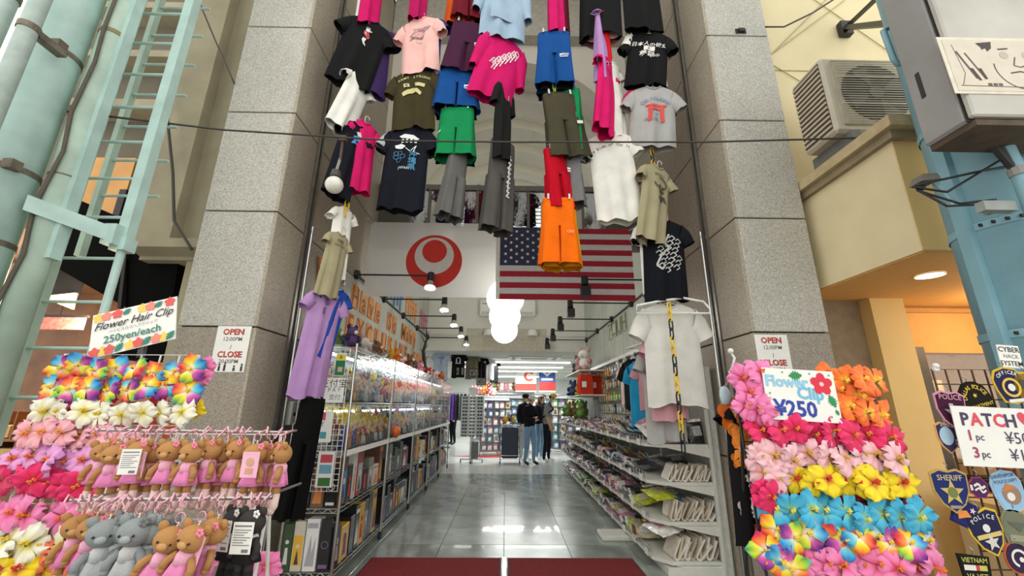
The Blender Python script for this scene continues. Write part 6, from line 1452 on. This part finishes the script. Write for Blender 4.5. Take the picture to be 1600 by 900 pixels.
# ================================================================ FLOWER CLIP RACKS
def petal_mesh(L, Wd, cols, ruff=.011, cup=.010):
    mb = MB()
    def fn(a, b):
        u = b; v = a - .5
        wdt = Wd * (.16 + .84 * min(1, u * 1.35) ** .8) * (1 - .55 * max(0, u - .72) / .28 * 1.0)
        r = .004 + L * u * (1 - .22 * (2 * v) ** 2 * u + .05 * sin(7 * v) * u)
        return (v * wdt * 2, -cup * sin(pi * .6 * u) - .008 + 1.1 * cup * u * u + ruff * sin(11 * v + 2) * u * u + .006 * v * v * 4, r)
    mb.grid(fn, 6, 5)
    key = '_'.join('%d%d%d' % c for c in cols); m = MATS.get('petal_' + key)
    if not m:
        m = mat('petal_' + key, cols[1], .7, var=.0)
        nt = m.node_tree; b = nt.nodes['Principled BSDF']; tc = [x for x in nt.nodes if x.bl_idname == 'ShaderNodeTexCoord'][0]
        sp = nt.nodes.new('ShaderNodeSeparateXYZ'); mr = nt.nodes.new('ShaderNodeMapRange'); mr.inputs['From Max'].default_value = L
        cr = nt.nodes.new('ShaderNodeValToRGB')
        while len(cr.color_ramp.elements) < len(cols): cr.color_ramp.elements.new(.5)
        for i, c in enumerate(cols): cr.color_ramp.elements[i].position = (.08, .40, .78, 1.0)[i] if len(cols) > 2 else (.05, .5)[i]; cr.color_ramp.elements[i].color = rgb(c)
        nt.links.new(tc.outputs['Object'], sp.inputs[0]); nt.links.new(sp.outputs['Z'], mr.inputs['Value']); nt.links.new(mr.outputs['Result'], cr.inputs['Fac']); nt.links.new(cr.outputs['Color'], b.inputs['Base Color'])
        b.inputs['Subsurface Weight'].default_value = 0.0; b.inputs['Sheen Weight'].default_value = .2
    return mb.mesh('petal', m, True)
def stamen(col):
    mb = MB(); mb.cyl((0, -.004, 0), (.004, -.034, .006), .004, .003, 6)
    for k in range(4): mb.ball((.006 * cos(k) + .003, -.022 - .003 * k, .006 * sin(k * 2.1) + .004), .0042, 5, 4)
    return mb.mesh('stamen', mat('stamen_%d_%d_%d' % col, col, .6))
CEN = MB().ball((0, -.004, 0), .010, 8, 6, sc=(1, .5, 1)).mesh('centre', mat('flower_centre', (216, 176, 60), .6), True)
LF, WF = .056, .031
KIT = {}
def kit(name, cols, st): KIT[name] = ([petal_mesh(LF, WF, cols)], stamen(st))
kit('white', [(214, 206, 90), (236, 232, 196), (240, 238, 224)], (214, 190, 50))
kit('pink', [(222, 120, 110), (240, 168, 176), (242, 176, 190)], (226, 150, 60))
kit('pale pink', [(222, 160, 120), (240, 184, 192), (244, 196, 206)], (206, 170, 70))
kit('lilac', [(190, 80, 110), (226, 158, 210), (220, 150, 214)], (222, 120, 50))
kit('hot pink', [(200, 20, 60), (226, 22, 90), (232, 40, 110)], (226, 130, 60))
kit('rose pink', [(210, 60, 90), (236, 120, 176), (240, 136, 188)], (226, 120, 50))
kit('yellow', [(200, 70, 30), (246, 214, 20), (250, 224, 30)], (206, 60, 40))
kit('coral', [(236, 160, 60), (240, 112, 72), (244, 124, 84)], (236, 160, 60))
kit('orange', [(250, 200, 60), (250, 128, 44), (250, 116, 40)], (250, 210, 80))
kit('sky blue', [(160, 206, 120), (74, 186, 220), (60, 172, 214)], (226, 210, 90))
RB = [petal_mesh(LF, WF, c) for c in ([(250, 250, 230), (250, 226, 40), (250, 150, 40), (240, 80, 50)], [(250, 250, 240), (120, 206, 220), (40, 150, 210), (60, 110, 190)], [(250, 240, 230), (220, 90, 170), (140, 50, 150), (110, 50, 150)], [(250, 250, 220), (240, 230, 60), (150, 206, 60), (80, 180, 150)], [(250, 240, 220), (250, 150, 60), (230, 60, 50), (200, 40, 110)])]
KIT['rainbow'] = (RB, stamen((240, 200, 60)))
rfl = random.Random(5)
def flower(kind, loc, s, tilt, label, group):
    t = thing('flower_clip', label, 'hair clip', loc, tilt, group, s)
    ms, st = KIT[kind]; a0 = rfl.uniform(0, 6)
    for k in range(5):
        me = ms[0] if len(ms) == 1 else ms[(k + int(a0 * 3)) % 5]
        inst('petal', me, t, (0, -.0035 * k, 0), (rfl.uniform(-.30, .10), a0 + k * 2 * pi / 5, 0), (1, 1, rfl.uniform(.9, 1.1)))
    inst('stamen', st, t); inst('centre', CEN, t)
def rack_plane(Yt, zt, lean): return lambda x, y, d=0.0: (lambda q: q)(_pp(x, y, Yt, zt, lean, d))
def _pp(x, y, Yt, zt, lean, d):
    dr = RW @ _ray(x, y)        # plane Y = Yt - lean*(zt - z) - d
    tt = (Yt - lean * (zt - EYE) - d) / (dr.y - lean * dr.z)
    return CAM + dr * tt
PL = rack_plane(1.75, 1.55, .07); PR_ = rack_plane(1.68, 1.50, .07)
def frow(kind, side, pl, x0, x1, y0, y1, n, s, rowname, jit=5, d=.03):
    for i in range(n):
        f = i / max(1, n - 1)
        q = pl(x0 + (x1 - x0) * f + rfl.uniform(-3, 3), y0 + (y1 - y0) * f + rfl.uniform(-jit, jit), d + .012 * (i % 3))
        flower(kind, q, s * rfl.uniform(.92, 1.12), (rfl.uniform(-.35, .3), 0, rfl.uniform(-.5, .5)), '%s flower hair clip, %s from the left in the %s row, %s rack' % (kind, ORD[i], rowname, side), 'flower hair clips on the %s rack' % side)
L_, R_ = 'left', 'right'
frow('rainbow', L_, PL, 100, 300, 572, 580, 8, .95, 'top'); frow('rainbow', L_, PL, 85, 292, 605, 608, 8, .95, 'second')
frow('white', L_, PL, 72, 285, 642, 648, 8, .92, 'third', 3); frow('pink', L_, PL, 48, 210, 676, 688, 7, 1.0, 'fourth'); frow('lilac', L_, PL, 28, 190, 716, 726, 7, 1.0, 'fifth')
frow('hot pink', L_, PL, 10, 175, 746, 765, 8, 1.0, 'sixth'); frow('rose pink', L_, PL, -8, 165, 800, 808, 7, 1.05, 'seventh'); frow('white', L_, PL, -10, 110, 842, 850, 5, 1.1, 'eighth')
frow('yellow', L_, PL, -8, 60, 878, 892, 4, 1.1, 'ninth'); frow('coral', L_, PL, 72, 125, 872, 880, 3, 1.1, 'ninth')
frow('rose pink', L_, PL, 322, 318, 574, 590, 2, .8, 'edge', 2, -.03); frow('yellow', L_, PL, 302, 304, 632, 640, 2, .7, 'side', 2, -.03)
frow('rose pink', L_, PL, 110, 290, 592, 595, 6, .8, 'rear upper', 3, -.07); frow('hot pink', L_, PL, 80, 290, 624, 630, 6, .8, 'rear lower', 3, -.07); frow('coral', L_, PL, 110, 270, 660, 668, 5, .8, 'rear third', 3, -.07)
frow('hot pink', L_, PL, 180, 330, 735, 745, 5, .9, 'rear fourth', 4, -.07); frow('rose pink', L_, PL, 200, 420, 868, 880, 6, 1.0, 'rear low', 4, -.05)
frow('rose pink', R_, PR_, 1160, 1188, 590, 586, 2, 1.0, 'top', 1); frow('rose pink', R_, PR_, 1172, 1196, 614, 622, 2, .9, 'second', 1); frow('rose pink', R_, PR_, 1162, 1205, 634, 645, 3, .95, 'third', 1)
frow('orange', R_, PR_, 1296, 1362, 596, 594, 4, 1.0, 'top right', 4); frow('orange', R_, PR_, 1300, 1372, 634, 648, 4, 1.05, 'second right', 4); frow('orange', R_, PR_, 1310, 1340, 612, 620, 2, 1.0, 'middle right', 2)
frow('hot pink', R_, PR_, 1184, 1385, 672, 680, 8, 1.05, 'fourth'); frow('pale pink', R_, PR_, 1180, 1392, 712, 714, 9, 1.05, 'fifth'); frow('pale pink', R_, PR_, 1196, 1212, 738, 744, 2, 1.0, 'small sixth', 2)
frow('yellow', R_, PR_, 1244, 1408, 748, 756, 8, 1.0, 'sixth', 3); frow('hot pink', R_, PR_, 1192, 1200, 772, 776, 2, 1.0, 'seventh', 2); frow('sky blue', R_, PR_, 1206, 1428, 795, 808, 9, 1.0, 'eighth')
frow('rainbow', R_, PR_, 1212, 1440, 834, 846, 10, 1.0, 'ninth', 8); frow('rainbow', R_, PR_, 1196, 1232, 862, 884, 3, 1.0, 'lower left', 3); frow('rose pink', R_, PR_, 1255, 1455, 878, 890, 8, 1.08, 'bottom')
frow('hot pink', R_, PR_, 1250, 1420, 772, 782, 5, .8, 'rear middle', 3, -.07); frow('yellow', R_, PR_, 1190, 1350, 655, 660, 6, .8, 'rear upper', 2, -.07); frow('sky blue', R_, PR_, 1230, 1360, 692, 696, 5, .7, 'rear blue', 2, -.07)
# the wire racks themselves
def rack(label, pl, xa, xb, yt, z_bot, m, nx, nz):
    a, b = pl(xa, yt), pl(xb, yt); w = b.x - a.x; h = a.z - z_bot; lean = .07
    t = wire_grid('wire_rack', label, ((a.x + b.x) / 2, a.y - lean * h, z_bot), (-math.atan(lean), 0, 0), w, h, nx, nz, m, .0025, .006, 'display rack')
    for s in (-1, 1): MB().tube([(s * w * .48, 0, h * .9), (s * w * .48, .35, -z_bot if False else .0)], .006, 6).build('rear_leg', m, t)
    MB().tube([(-w * .48, .35, 0), (w * .48, .35, 0)], .006, 6).build('rear_bar', m, t)
rack('white wire rack of flower clips in front of the left pillar', PL, 104, 312, 552, .02, M_GRIDW, 7, 22)
rack('black wire rack of flower clips in front of the right pillar', PR_, 1142, 1352, 578, .02, mat('black_wire', (40, 38, 38), .5), 8, 22)
rack('second white wire rack carrying the plush dolls on the left', rack_plane(1.55, 1.30, .02), 195, 440, 676, .02, M_GRIDW, 6, 14)

# price signs of the racks
p = Print(); gr, rd, yl, tl = (40, 130, 110), (226, 90, 84), (240, 206, 100), (236, 140, 120)
for i, (x, c) in enumerate(((-.15, yl), (-.115, tl), (-.07, rd), (-.03, gr), (.03, yl), (.065, tl), (.1, gr), (.145, rd))):
    (p.flower(x, .078, .022, c) if c != gr else p.leaf(x, .078, .02, c, .6))
for i, (x, c) in enumerate(((-.15, rd), (-.12, yl), (-.09, rd), (-.05, gr), (-.01, yl), (.025, rd), (.06, gr), (.095, tl), (.125, yl), (.155, gr))):
    (p.flower(x, -.076, .022, c) if c != gr else p.leaf(x, -.076, .024, c, .8))
p.text('Flower Hair Clip', .048, 0, .034, (30, 28, 34), bold=.006, shear=.35, sx=.98).text('ハイビスカスヘアクリップ', .0165, 0, .002, (120, 116, 116)).text('250yen/each', .046, 0, -.032, (44, 120, 104), bold=.012)
q = PL(209, 511, .02); sign('price_sign', 'tilted white Flower Hair Clip price sign above the left rack', 'sign', q, (-.1, radians(-15), 0), .345, .195, p, th=.003)
t = thing('sign_clip', 'clear plastic clip holding the tilted flower sign', 'clip', PL(222, 548, .0)); MB().cham((-.012, -.012, -.03), (.012, .012, .045), .004).build('clip_body', M_CLEAR, t); MB().ball((0, 0, .05), .012, 8, 6).build('knob', mat('clip_white', (220, 222, 222), .2), t, True)
p = Print(); lb, db, rd, gr = (96, 186, 226), (36, 64, 160), (220, 40, 66), (36, 140, 80)
p.text('Flower', .058, -.05, .045, (60, 150, 200), bold=.03).text('Flower', .058, -.05, .045, (150, 212, 238), bold=.012).text('Clip', .062, .035, .005, (60, 150, 200), bold=.03).text('Clip', .062, .035, .005, (110, 196, 232), bold=.012)
p.text('¥250', .078, -.03, -.055, db, bold=.03).flower(.085, .045, .042, rd, (250, 200, 200)).leaf(-.01, .072, .028, gr, .1).leaf(.115, -.018, .026, gr, -1.2).leaf(.125, -.058, .012, gr, -1.2)
for x, z in ((-.06, .082), (.045, .082), (.12, .08), (-.12, .0), (.1, -.075)): p.disc(x, z, .004, (80, 170, 120), n=6)
q = PR_(1252, 617, .07); sign('price_sign', 'white hand-drawn Flower Clip price sign on the right rack', 'sign', q, (-.07, radians(3), 0), .275, .192, p, th=.003)
# floral black dress hung behind the right rack edge
q = P(1164, 626, Y=1.80); pr = Print()
for i in range(18):
    x, z = (-.38 + .70 * ((i * 5) % 7) / 6), -.15 - 1.55 * i / 18
    pr.flower(x, z, .13 if i % 3 else .24, ((226, 110, 30), (170, 30, 40), (230, 226, 220), (240, 140, 40))[i % 4], (240, 200, 120))
tee_at('black floral dress hanging at the left edge of the right rack', q, .52, .24, (24, 22, 24), 20, pr, 'clothes at the right rack', None, sleeve=.2, flare=.25)
t = thing('clear_hook', 'clear plastic hook at the top left of the right rack', 'hook', P(1142, 560, Y=1.72)); MB().tube([(0, 0, .03), (.01, -.01, 0), (.0, 0, -.04), (-.015, 0, -.06)], .005, 6).build('hook', mat('clip_white', (220, 222, 222), .2), t); MB().ball((0, -.005, .03), .012, 8, 6).build('disc', MATS['clip_white'], t)
t = thing('clear_hook', 'blue-grey plastic hanger end at the right rack edge', 'hook', P(1133, 618, Y=1.74)); MB().ball((0, 0, 0), .035, 10, 8, sc=(.7, .3, 1.1)).build('end', mat('hanger_blue', (176, 196, 206), .3), t, True); MB().tube([(0, 0, .03), (.02, 0, .06), (.05, 0, .07)], .005, 6).build('hook', M_STEEL, t)

# ================================================================ PLUSH DOLLS
def doll_kit(fur, dress, sash, foot, flower_col):
    k = cloth
    head = MB().ball((0, 0, -.035), .032, 14, 10, sc=(1.08, .85, .92))
    ears = [MB().ball((s * .027, .0, -.010), .012, 8, 6, sc=(1, .6, 1)).mesh('ear', k(fur), True) for s in (-1, 1)]
    muz = MB().ball((0, -.027, -.043), .010, 8, 6, sc=(1.2, .5, .8))
    top = MB().loft([MB().ring((0, 0, z), (0, 0, 1), a, 14, b) for z, a, b in ((-.060, .014, .012), (-.068, .020, .016), (-.088, .021, .017))], True)
    skirt = MB().loft([[Vector(((a + .003 * sin(5 * q)) * cos(q), (b + .003 * sin(5 * q)) * sin(q), z)) for q in [2 * pi * i / 20 for i in range(20)]] for z, a, b in ((-.086, .022, .018), (-.105, .030, .022), (-.122, .036, .026))], True)
    arms = [MB().tube([(s * .019, -.004, -.070), (s * .033, -.010, -.088), (s * .034, -.014, -.104)], [.008, .009, .009], 8).ball((s * .034, -.014, -.106), .009, 8, 6).mesh('arm', k(fur), True) for s in (-1, 1)]
    legs = [MB().tube([(s * .013, -.002, -.118), (s * .014, -.004, -.150)], [.010, .010], 8).mesh('leg', k(fur), True) for s in (-1, 1)]
    feet = [MB().tube([(s * .014, -.003, -.142), (s * .015, -.006, -.175), (s * .016, -.014, -.190)], [.0105, .012, .011], 8).ball((s * .016, -.013, -.188), .012, 8, 6).mesh('sock', k(foot), True) for s in (-1, 1)]
    eyes = [MB().ball((s * .014, -.0265, -.036), .0028, 6, 5).mesh('eye', M_BLACK, True) for s in (-1, 1)]
    fl = MB()
    for i in range(5): fl.ball((.024 + .006 * cos(i * 1.257), -.018, -.012 + .006 * sin(i * 1.257)), .0045, 6, 5, sc=(1, .5, 1))
    ring = MB().tube([(.010 * cos(a), 0, .012 + .012 * sin(a)) for a in [2 * pi * i / 10 for i in range(10)]], .0016, 4, closed=True)
    st = MB().tube([(0, 0, -.006), (.002, 0, .0), (0, 0, .004)], .0016, 4)
    return [('head', head.mesh('head', k(fur), True)), ('muzzle', muz.mesh('muzzle', k(tuple(min(255, c + 20) for c in fur)), True)), ('bodice', top.mesh('bodice', k(sash), True)), ('skirt', skirt.mesh('skirt', k(dress), True)), ('flower', fl.mesh('flower', k(flower_col), True)), ('key_ring', ring.mesh('key_ring', mat('pink_metal', (226, 170, 186), .25, .6), True)), ('loop', st.mesh('loop', M_PAPER))] + [('ear', e) for e in ears] + [('arm', e) for e in arms] + [('leg', e) for e in legs] + [('sock', e) for e in feet] + [('eye', e) for e in eyes]
DK = {'tan': doll_kit((178, 132, 84), (226, 136, 186), (238, 176, 204), (236, 206, 200), (242, 140, 170)), 'grey': doll_kit((140, 146, 148), (176, 180, 182), (196, 198, 200), (150, 154, 156), (120, 124, 126)), 'black': doll_kit((60, 58, 58), (40, 38, 40), (226, 224, 222), (44, 42, 44), (226, 224, 222))}
TAGM = MB().cham((-.026, -.0005, -.06), (.026, .0005, .01), .0004).mesh('tag', M_PAPER)
TAGP = MB().cham((-.026, -.0005, -.06), (.026, .0005, .01), .0004).mesh('tag', mat('pink_tag', (240, 180, 206), .5))
def bars_mesh():
    mb = MB(); mb.box((-.021, -.0014, .0), (.021, -.0006, .003))
    for k in range(7): mb.box((-.021, -.0014, -.008 - .0055 * k), (.021 - .008 * (k % 3), -.0006, -.0065 - .0055 * k))
    return mb.box((.004, -.0014, -.056), (.020, -.0006, -.049)).mesh('small_print', mat('tag_ink', (120, 118, 122), .6))
TAGI = bars_mesh()
TAGB = MB().ball((0, -.0012, -.018), .013, 10, 6, sc=(1, .06, 1)).box((-.012, -.0016, -.05), (.012, -.0006, -.034)).mesh('tag_picture', mat('tag_tan', (206, 160, 130), .6))
def doll(kind, x, y, Y, rz, s, where, tagk=None, roll=0.0, i=0):
    q = P(x, y, Y=Y)
    t = thing('plush_doll', where, 'plush doll', q, (0, roll, rz), 'plush key ring dolls on the left rack', s)
    for n, me in DK[kind]: inst(n, me, t)
    if tagk == 'white': g_ = inst('tag', TAGM, t, (.012, -.040, -.035), (0, 0, .15)); ti = inst('small_print', TAGI, g_); ti['kind'] = 'stuff'
    if tagk == 'pink': g_ = inst('tag', TAGP, t, (.012, -.040, -.035), (0, 0, -.1)); inst('tag_picture', TAGB, g_)
top_row = [(168, 688, 1.42, .5, None), (184, 692, 1.40, .3, None), (204, 690, 1.41, .2, None), (222, 686, 1.39, .0, 'white'), (243, 690, 1.42, -.3, 'pink'), (270, 686, 1.38, .1, None), (303, 688, 1.36, -.2, None), (334, 684, 1.39, -.4, None), (352, 690, 1.43, -.7, 'pink'), (374, 684, 1.40, -.3, None), (402, 690, 1.37, .0, 'pink'), (424, 690, 1.41, -.4, None), (444, 690, 1.38, -.9, None)]
for i, (x, y, Y, rz, tk) in enumerate(top_row):
    doll('tan', x, y, Y, rz, 1.02, '%s tan plush doll in pink dress from the left, upper hanging row%s' % (ORD[i], {'white': ', white tag', 'pink': ', pink tag', None: ''}[tk]), tk)
low = [('tan', 128, 800, 1.34, .5, None), ('tan', 152, 802, 1.33, .4, None), ('grey', 172, 806, 1.26, .5, None), ('grey', 196, 800, 1.28, -.5, None), ('grey', 218, 804, 1.24, .1, None), ('grey', 243, 802, 1.27, -.6, None), ('grey', 255, 806, 1.30, .2, None), ('tan', 278, 818, 1.20, .2, None), ('tan', 312, 816, 1.18, -.1, None), ('tan', 342, 806, 1.22, -.4, 'pink'), ('black', 372, 790, 1.32, -.4, 'white'), ('black', 398, 792, 1.28, -.2, 'white'), ('black', 384, 790, 1.36, .3, None)]
for i, (k, x, y, Y, rz, tk) in enumerate(low):
    doll(k, x, y, Y, rz, 1.08 if k != 'grey' else 1.2, '%s plush doll, %s from left, lower hanging row%s' % ({'tan': 'tan pink-dressed', 'grey': 'grey silver-dressed', 'black': 'black and white dressed'}[k], ORD[i], {'white': ', white tag', 'pink': ', pink tag', None: ''}[tk]), tk, roll=.25 if 7 <= i < 10 else 0)
# hanging bars for the dolls
for nm, (xa, ya), (xb, yb), Y in (('upper', (150, 672), (452, 676), 1.42), ('lower', (110, 782), (425, 778), 1.30)):
    a, b = P(xa, ya, Y=Y), P(xb, yb, Y=Y); t = thing('display_bar', '%s chrome bar the plush dolls hang from' % nm, 'bar', a); v = b - a
    MB().tube([(0, 0, 0), v], .005, 6).build('bar', M_STEEL, t)
    for f in (.05, .5, .95): MB().tube([v * f, v * f + Vector((0, 1.53 - Y, .0))], .004, 5).build('arm', M_STEEL, t)
    hk = MB().tube([(0, 0, 0), (.006, -.012, .012), (0, -.02, .0), (-.004, -.014, -.014)], .0022, 4).mesh('hook', mat('pink_metal', (226, 170, 186), .25, .6))
    for k in range(24): inst('hook', hk, t, v * ((k + .5) / 24), (0, rfl.uniform(-.8, .8), rfl.uniform(-.8, .8)), 1.3)

# ================================================================ PATCH RACK (right edge)
YP = 1.60
M_KW = MATS['black_wire']
a = P(1456, 577, Y=YP + .02); b = P(1640, 577, Y=YP + .02)
wire_grid('wire_rack', 'black wire grid of cloth patches at the right edge', ((a.x + b.x) / 2, YP + .02, .02), (0, 0, 0), b.x - a.x, a.z - .02, 9, 26, mat('brown_wire', (84, 56, 40), .5), .0022, .004, 'display rack')
t = thing('sign_clip', 'small clear clip on top of the patch rack', 'clip', P(1462, 572, Y=YP)); MB().ball((0, 0, 0), .012, 8, 6).build('knob', MATS['clip_white'], t, True); MB().cham((-.01, -.005, -.02), (.01, .01, 0), .003).build('jaw', MATS['clip_white'], t)
def patch(label, x, y, w, h, outline, edge, fill, pr, rot=0, Y=YP - .02):
    q = P(x, y, Y=Y); t = thing('cloth_patch', label, 'patch', q, (0, rot, 0), 'cloth patches on the right rack')
    pts = [(a_ * w / 2, b_ * h / 2) for a_, b_ in outline]
    MB().prism(list(reversed(pts)), 0, .004).build('border', cloth(edge), t); MB().prism(list(reversed([(a_ * .9, b_ * .9) for a_, b_ in pts])), -.0015, .001).build('field', cloth(fill), t)
    pr.build(t, off=.003); MB().tube([(0, .0, h * .5), (0, -.004, h * .5 + .012), (0, .006, h * .5 + .02)], .002, 4).build('hook', M_STEEL, t)
SHIELD = [(-1, .8), (-.5, 1), (0, .9), (.5, 1), (1, .8), (.95, 0), (.6, -.6), (0, -1), (-.6, -.6), (-.95, 0)]
ROUND = [(cos(2 * pi * i / 24), sin(2 * pi * i / 24)) for i in range(24)]
DOME = [(-1, -1), (1, -1), (1, -.1), (.85, .5), (.45, .9), (0, 1), (-.45, .9), (-.85, .5), (-1, -.1)]
OVAL = [(-.7, -.85), (0, -1), (.7, -.85), (.95, -.2), (1, .4), (.7, .85), (0, 1), (-.7, .85), (-1, .4), (-.95, -.2)]
pk, wt_, gd = (206, 150, 170), (226, 224, 220), (220, 186, 60)
patch('black dome patch reading Dallas Police Department in yellow', 1523, 620, .125, .115, DOME, (30, 26, 24), (34, 30, 26), Print().arc('DALLAS POLICE', .021, 0, .036, .042, .225, gd).star(0, .005, .010, gd).text('DEPARTMENT', .017, .002, -.034, gd, bold=.01), -.25)
patch('maroon shield patch reading Police with a grey state outline', 1487, 640, .115, .135, SHIELD, pk, (70, 30, 56), Print().text('POLICE', .026, 0, .044, pk, bold=.01).poly([(-.03, -.0), (-.01, .0), (-.01, .022), (.006, .022), (.008, .008), (.032, .004), (.03, -.016), (.01, -.046), (-.005, -.02)], (176, 176, 184)).star(.004, -.008, .009, wt_), .06, YP - .03)
patch('pale blue shield patch below the maroon police one', 1482, 684, .085, .11, SHIELD, (226, 170, 110), (60, 54, 90), Print().disc(-.008, .006, .026, (170, 200, 220), .032).text('POLICE', .014, 0, .042, wt_).text('VA', .016, .026, -.012, wt_, rot=1.4), .05)
patch('navy oval police patch with yellow ring at the right edge', 1578, 602, .12, .14, OVAL, gd, (44, 44, 84), Print().arc('OFFICER', .02, 0, .048, .06, .2, wt_).ringp(0, -.008, .036, .009, gd).disc(0, -.008, .014, wt_).rect(-.03, -.062, .03, -.05, wt_), -.1)
patch('gold patch partly cut by the right picture edge', 1606, 606, .11, .12, OVAL, gd, (150, 120, 50), Print().rect(-.03, .0, .03, .03, (60, 56, 40)).disc(0, -.02, .02, (206, 180, 80)))
p = Print(); vi, rd = (70, 50, 90), (224, 70, 90)
for i, (ch, c) in enumerate(zip('PATCH', (vi, rd, vi, rd, vi))): p.text(ch, .062, -.125 + .042 * i, .055, c, bold=.03)
p.text('♥', .05, .10, .062, rd).text('1', .05, -.12, .0, (170, 50, 100), bold=.02).text('pc', .034, -.085, -.004, vi, bold=.01).text('¥500', .056, .065, -.004, vi).text('3', .05, -.112, -.058, (170, 50, 100), bold=.02).text('pc', .034, -.078, -.062, vi, bold=.01).text('¥1000', .056, .08, -.062, vi)
q = P(1567, 683, Y=YP - .05); sign('price_sign', 'white hand-lettered patch price sign at the right edge', 'sign', q, (0, radians(2), 0), .33, .205, p, th=.003)
q = P(1578, 557, Y=YP); sign('black_letter_card', 'white card reading Cyber Hack System on the blue pole', 'sign', q, (0, radians(4), 0), .085, .088, Print().text('CYBER', .028, 0, .026, (40, 38, 40), bold=.012).text('HACK', .022, .004, 0, (120, 116, 116)).text('SYSTEM', .026, 0, -.028, (40, 38, 40), bold=.012), th=.003)
patch('blue sheriff shield patch with gold star', 1487, 767, .135, .145, SHIELD, (190, 160, 90), (40, 52, 110), Print().text('SHERIFF', .026, 0, .042, (200, 180, 140), bold=.01).star(0, -.005, .044, (200, 176, 96)).disc(0, -.005, .018, (110, 120, 60)).rect(-.02, -.056, .02, -.046, (150, 140, 120)), .02, YP - .03)
patch('dark blue rectangular patch with small orange bird under the sheriff one', 1508, 803, .085, .085, [(-1, -1), (1, -1), (1, 1), (-1, 1)], (44, 44, 96), (40, 44, 100), Print().poly([(-.03, -.0), (.0, .012), (.02, -.002), (0, -.012), (-.02, -.026)], (226, 140, 60)).star(.02, .02, .012, (226, 200, 210)), .45)
patch('pink and purple badge patch with white wave', 1530, 762, .075, .078, [(sin(a_) * (1 if i % 2 else .86), cos(a_) * (1 if i % 2 else .86)) for i, a_ in enumerate([2 * pi * i / 16 for i in range(16)])], (160, 80, 120), (84, 46, 90), Print().line([(-.02, .006), (-.004, .014), (.006, -.002), (.02, .006)], .008, wt_).line([(-.02, -.008), (-.004, 0), (.006, -.016), (.02, -.008)], .006, wt_).rect(-.035, -.008, -.026, .01, wt_))
patch('pale blue oval patch reading Davenport Police Dept', 1576, 767, .115, .14, OVAL, (170, 200, 226), (150, 190, 222), Print().text('DAVENPORT', .017, 0, .05, (50, 60, 100)).text('POLICE DEPT', .015, 0, .032, (50, 60, 100)).disc(.004, -.012, .032, (150, 120, 100)).poly([(-.03, .0), (.0, .026), (.036, .0), (.02, .006)], (206, 120, 50)).disc(-.002, -.018, .014, wt_), -.12)
patch('navy shield patch with yellow edge and white star', 1543, 832, .125, .15, SHIELD, gd, (44, 44, 80), Print().arc('POLICE', .02, 0, .05, .08, .2, wt_).disc(0, .014, .013, wt_).rect(-.045, -.016, .045, -.002, (210, 190, 110)).star(0, -.03, .028, (206, 204, 196)), -.2)
patch('grey green worn patch at the right edge', 1588, 826, .095, .125, OVAL, (140, 140, 110), (120, 124, 104), Print().poly([(-.03, .02), (.03, .02), (.01, -.01)], (90, 96, 84)).rect(-.03, -.04, .03, -.02, (150, 150, 124)), .1)
patch('round navy and orange patch with white swirl at the lower right', 1592, 872, .095, .10, ROUND, (200, 100, 60), (60, 44, 74), Print().ringp(0, 0, .028, .008, wt_, 16, .4, 4.4).disc(.006, -.004, .008, wt_))
patch('black trapezoid patch reading Vietnam Vet with ribbon stripes', 1524, 888, .11, .085, [(-1, 1), (1, .85), (.9, -1), (-.8, -1)], (30, 30, 28), (34, 34, 32), Print().text('VIETNAM', .021, 0, .024, (190, 190, 90), bold=.01).rect(-.04, -.006, .0, .01, wt_).rect(0, -.006, .012, .01, (190, 60, 60)).rect(.012, -.006, .038, .01, (200, 190, 90)).text('VA VET', .022, 0, -.024, (190, 190, 90), bold=.01), .05)
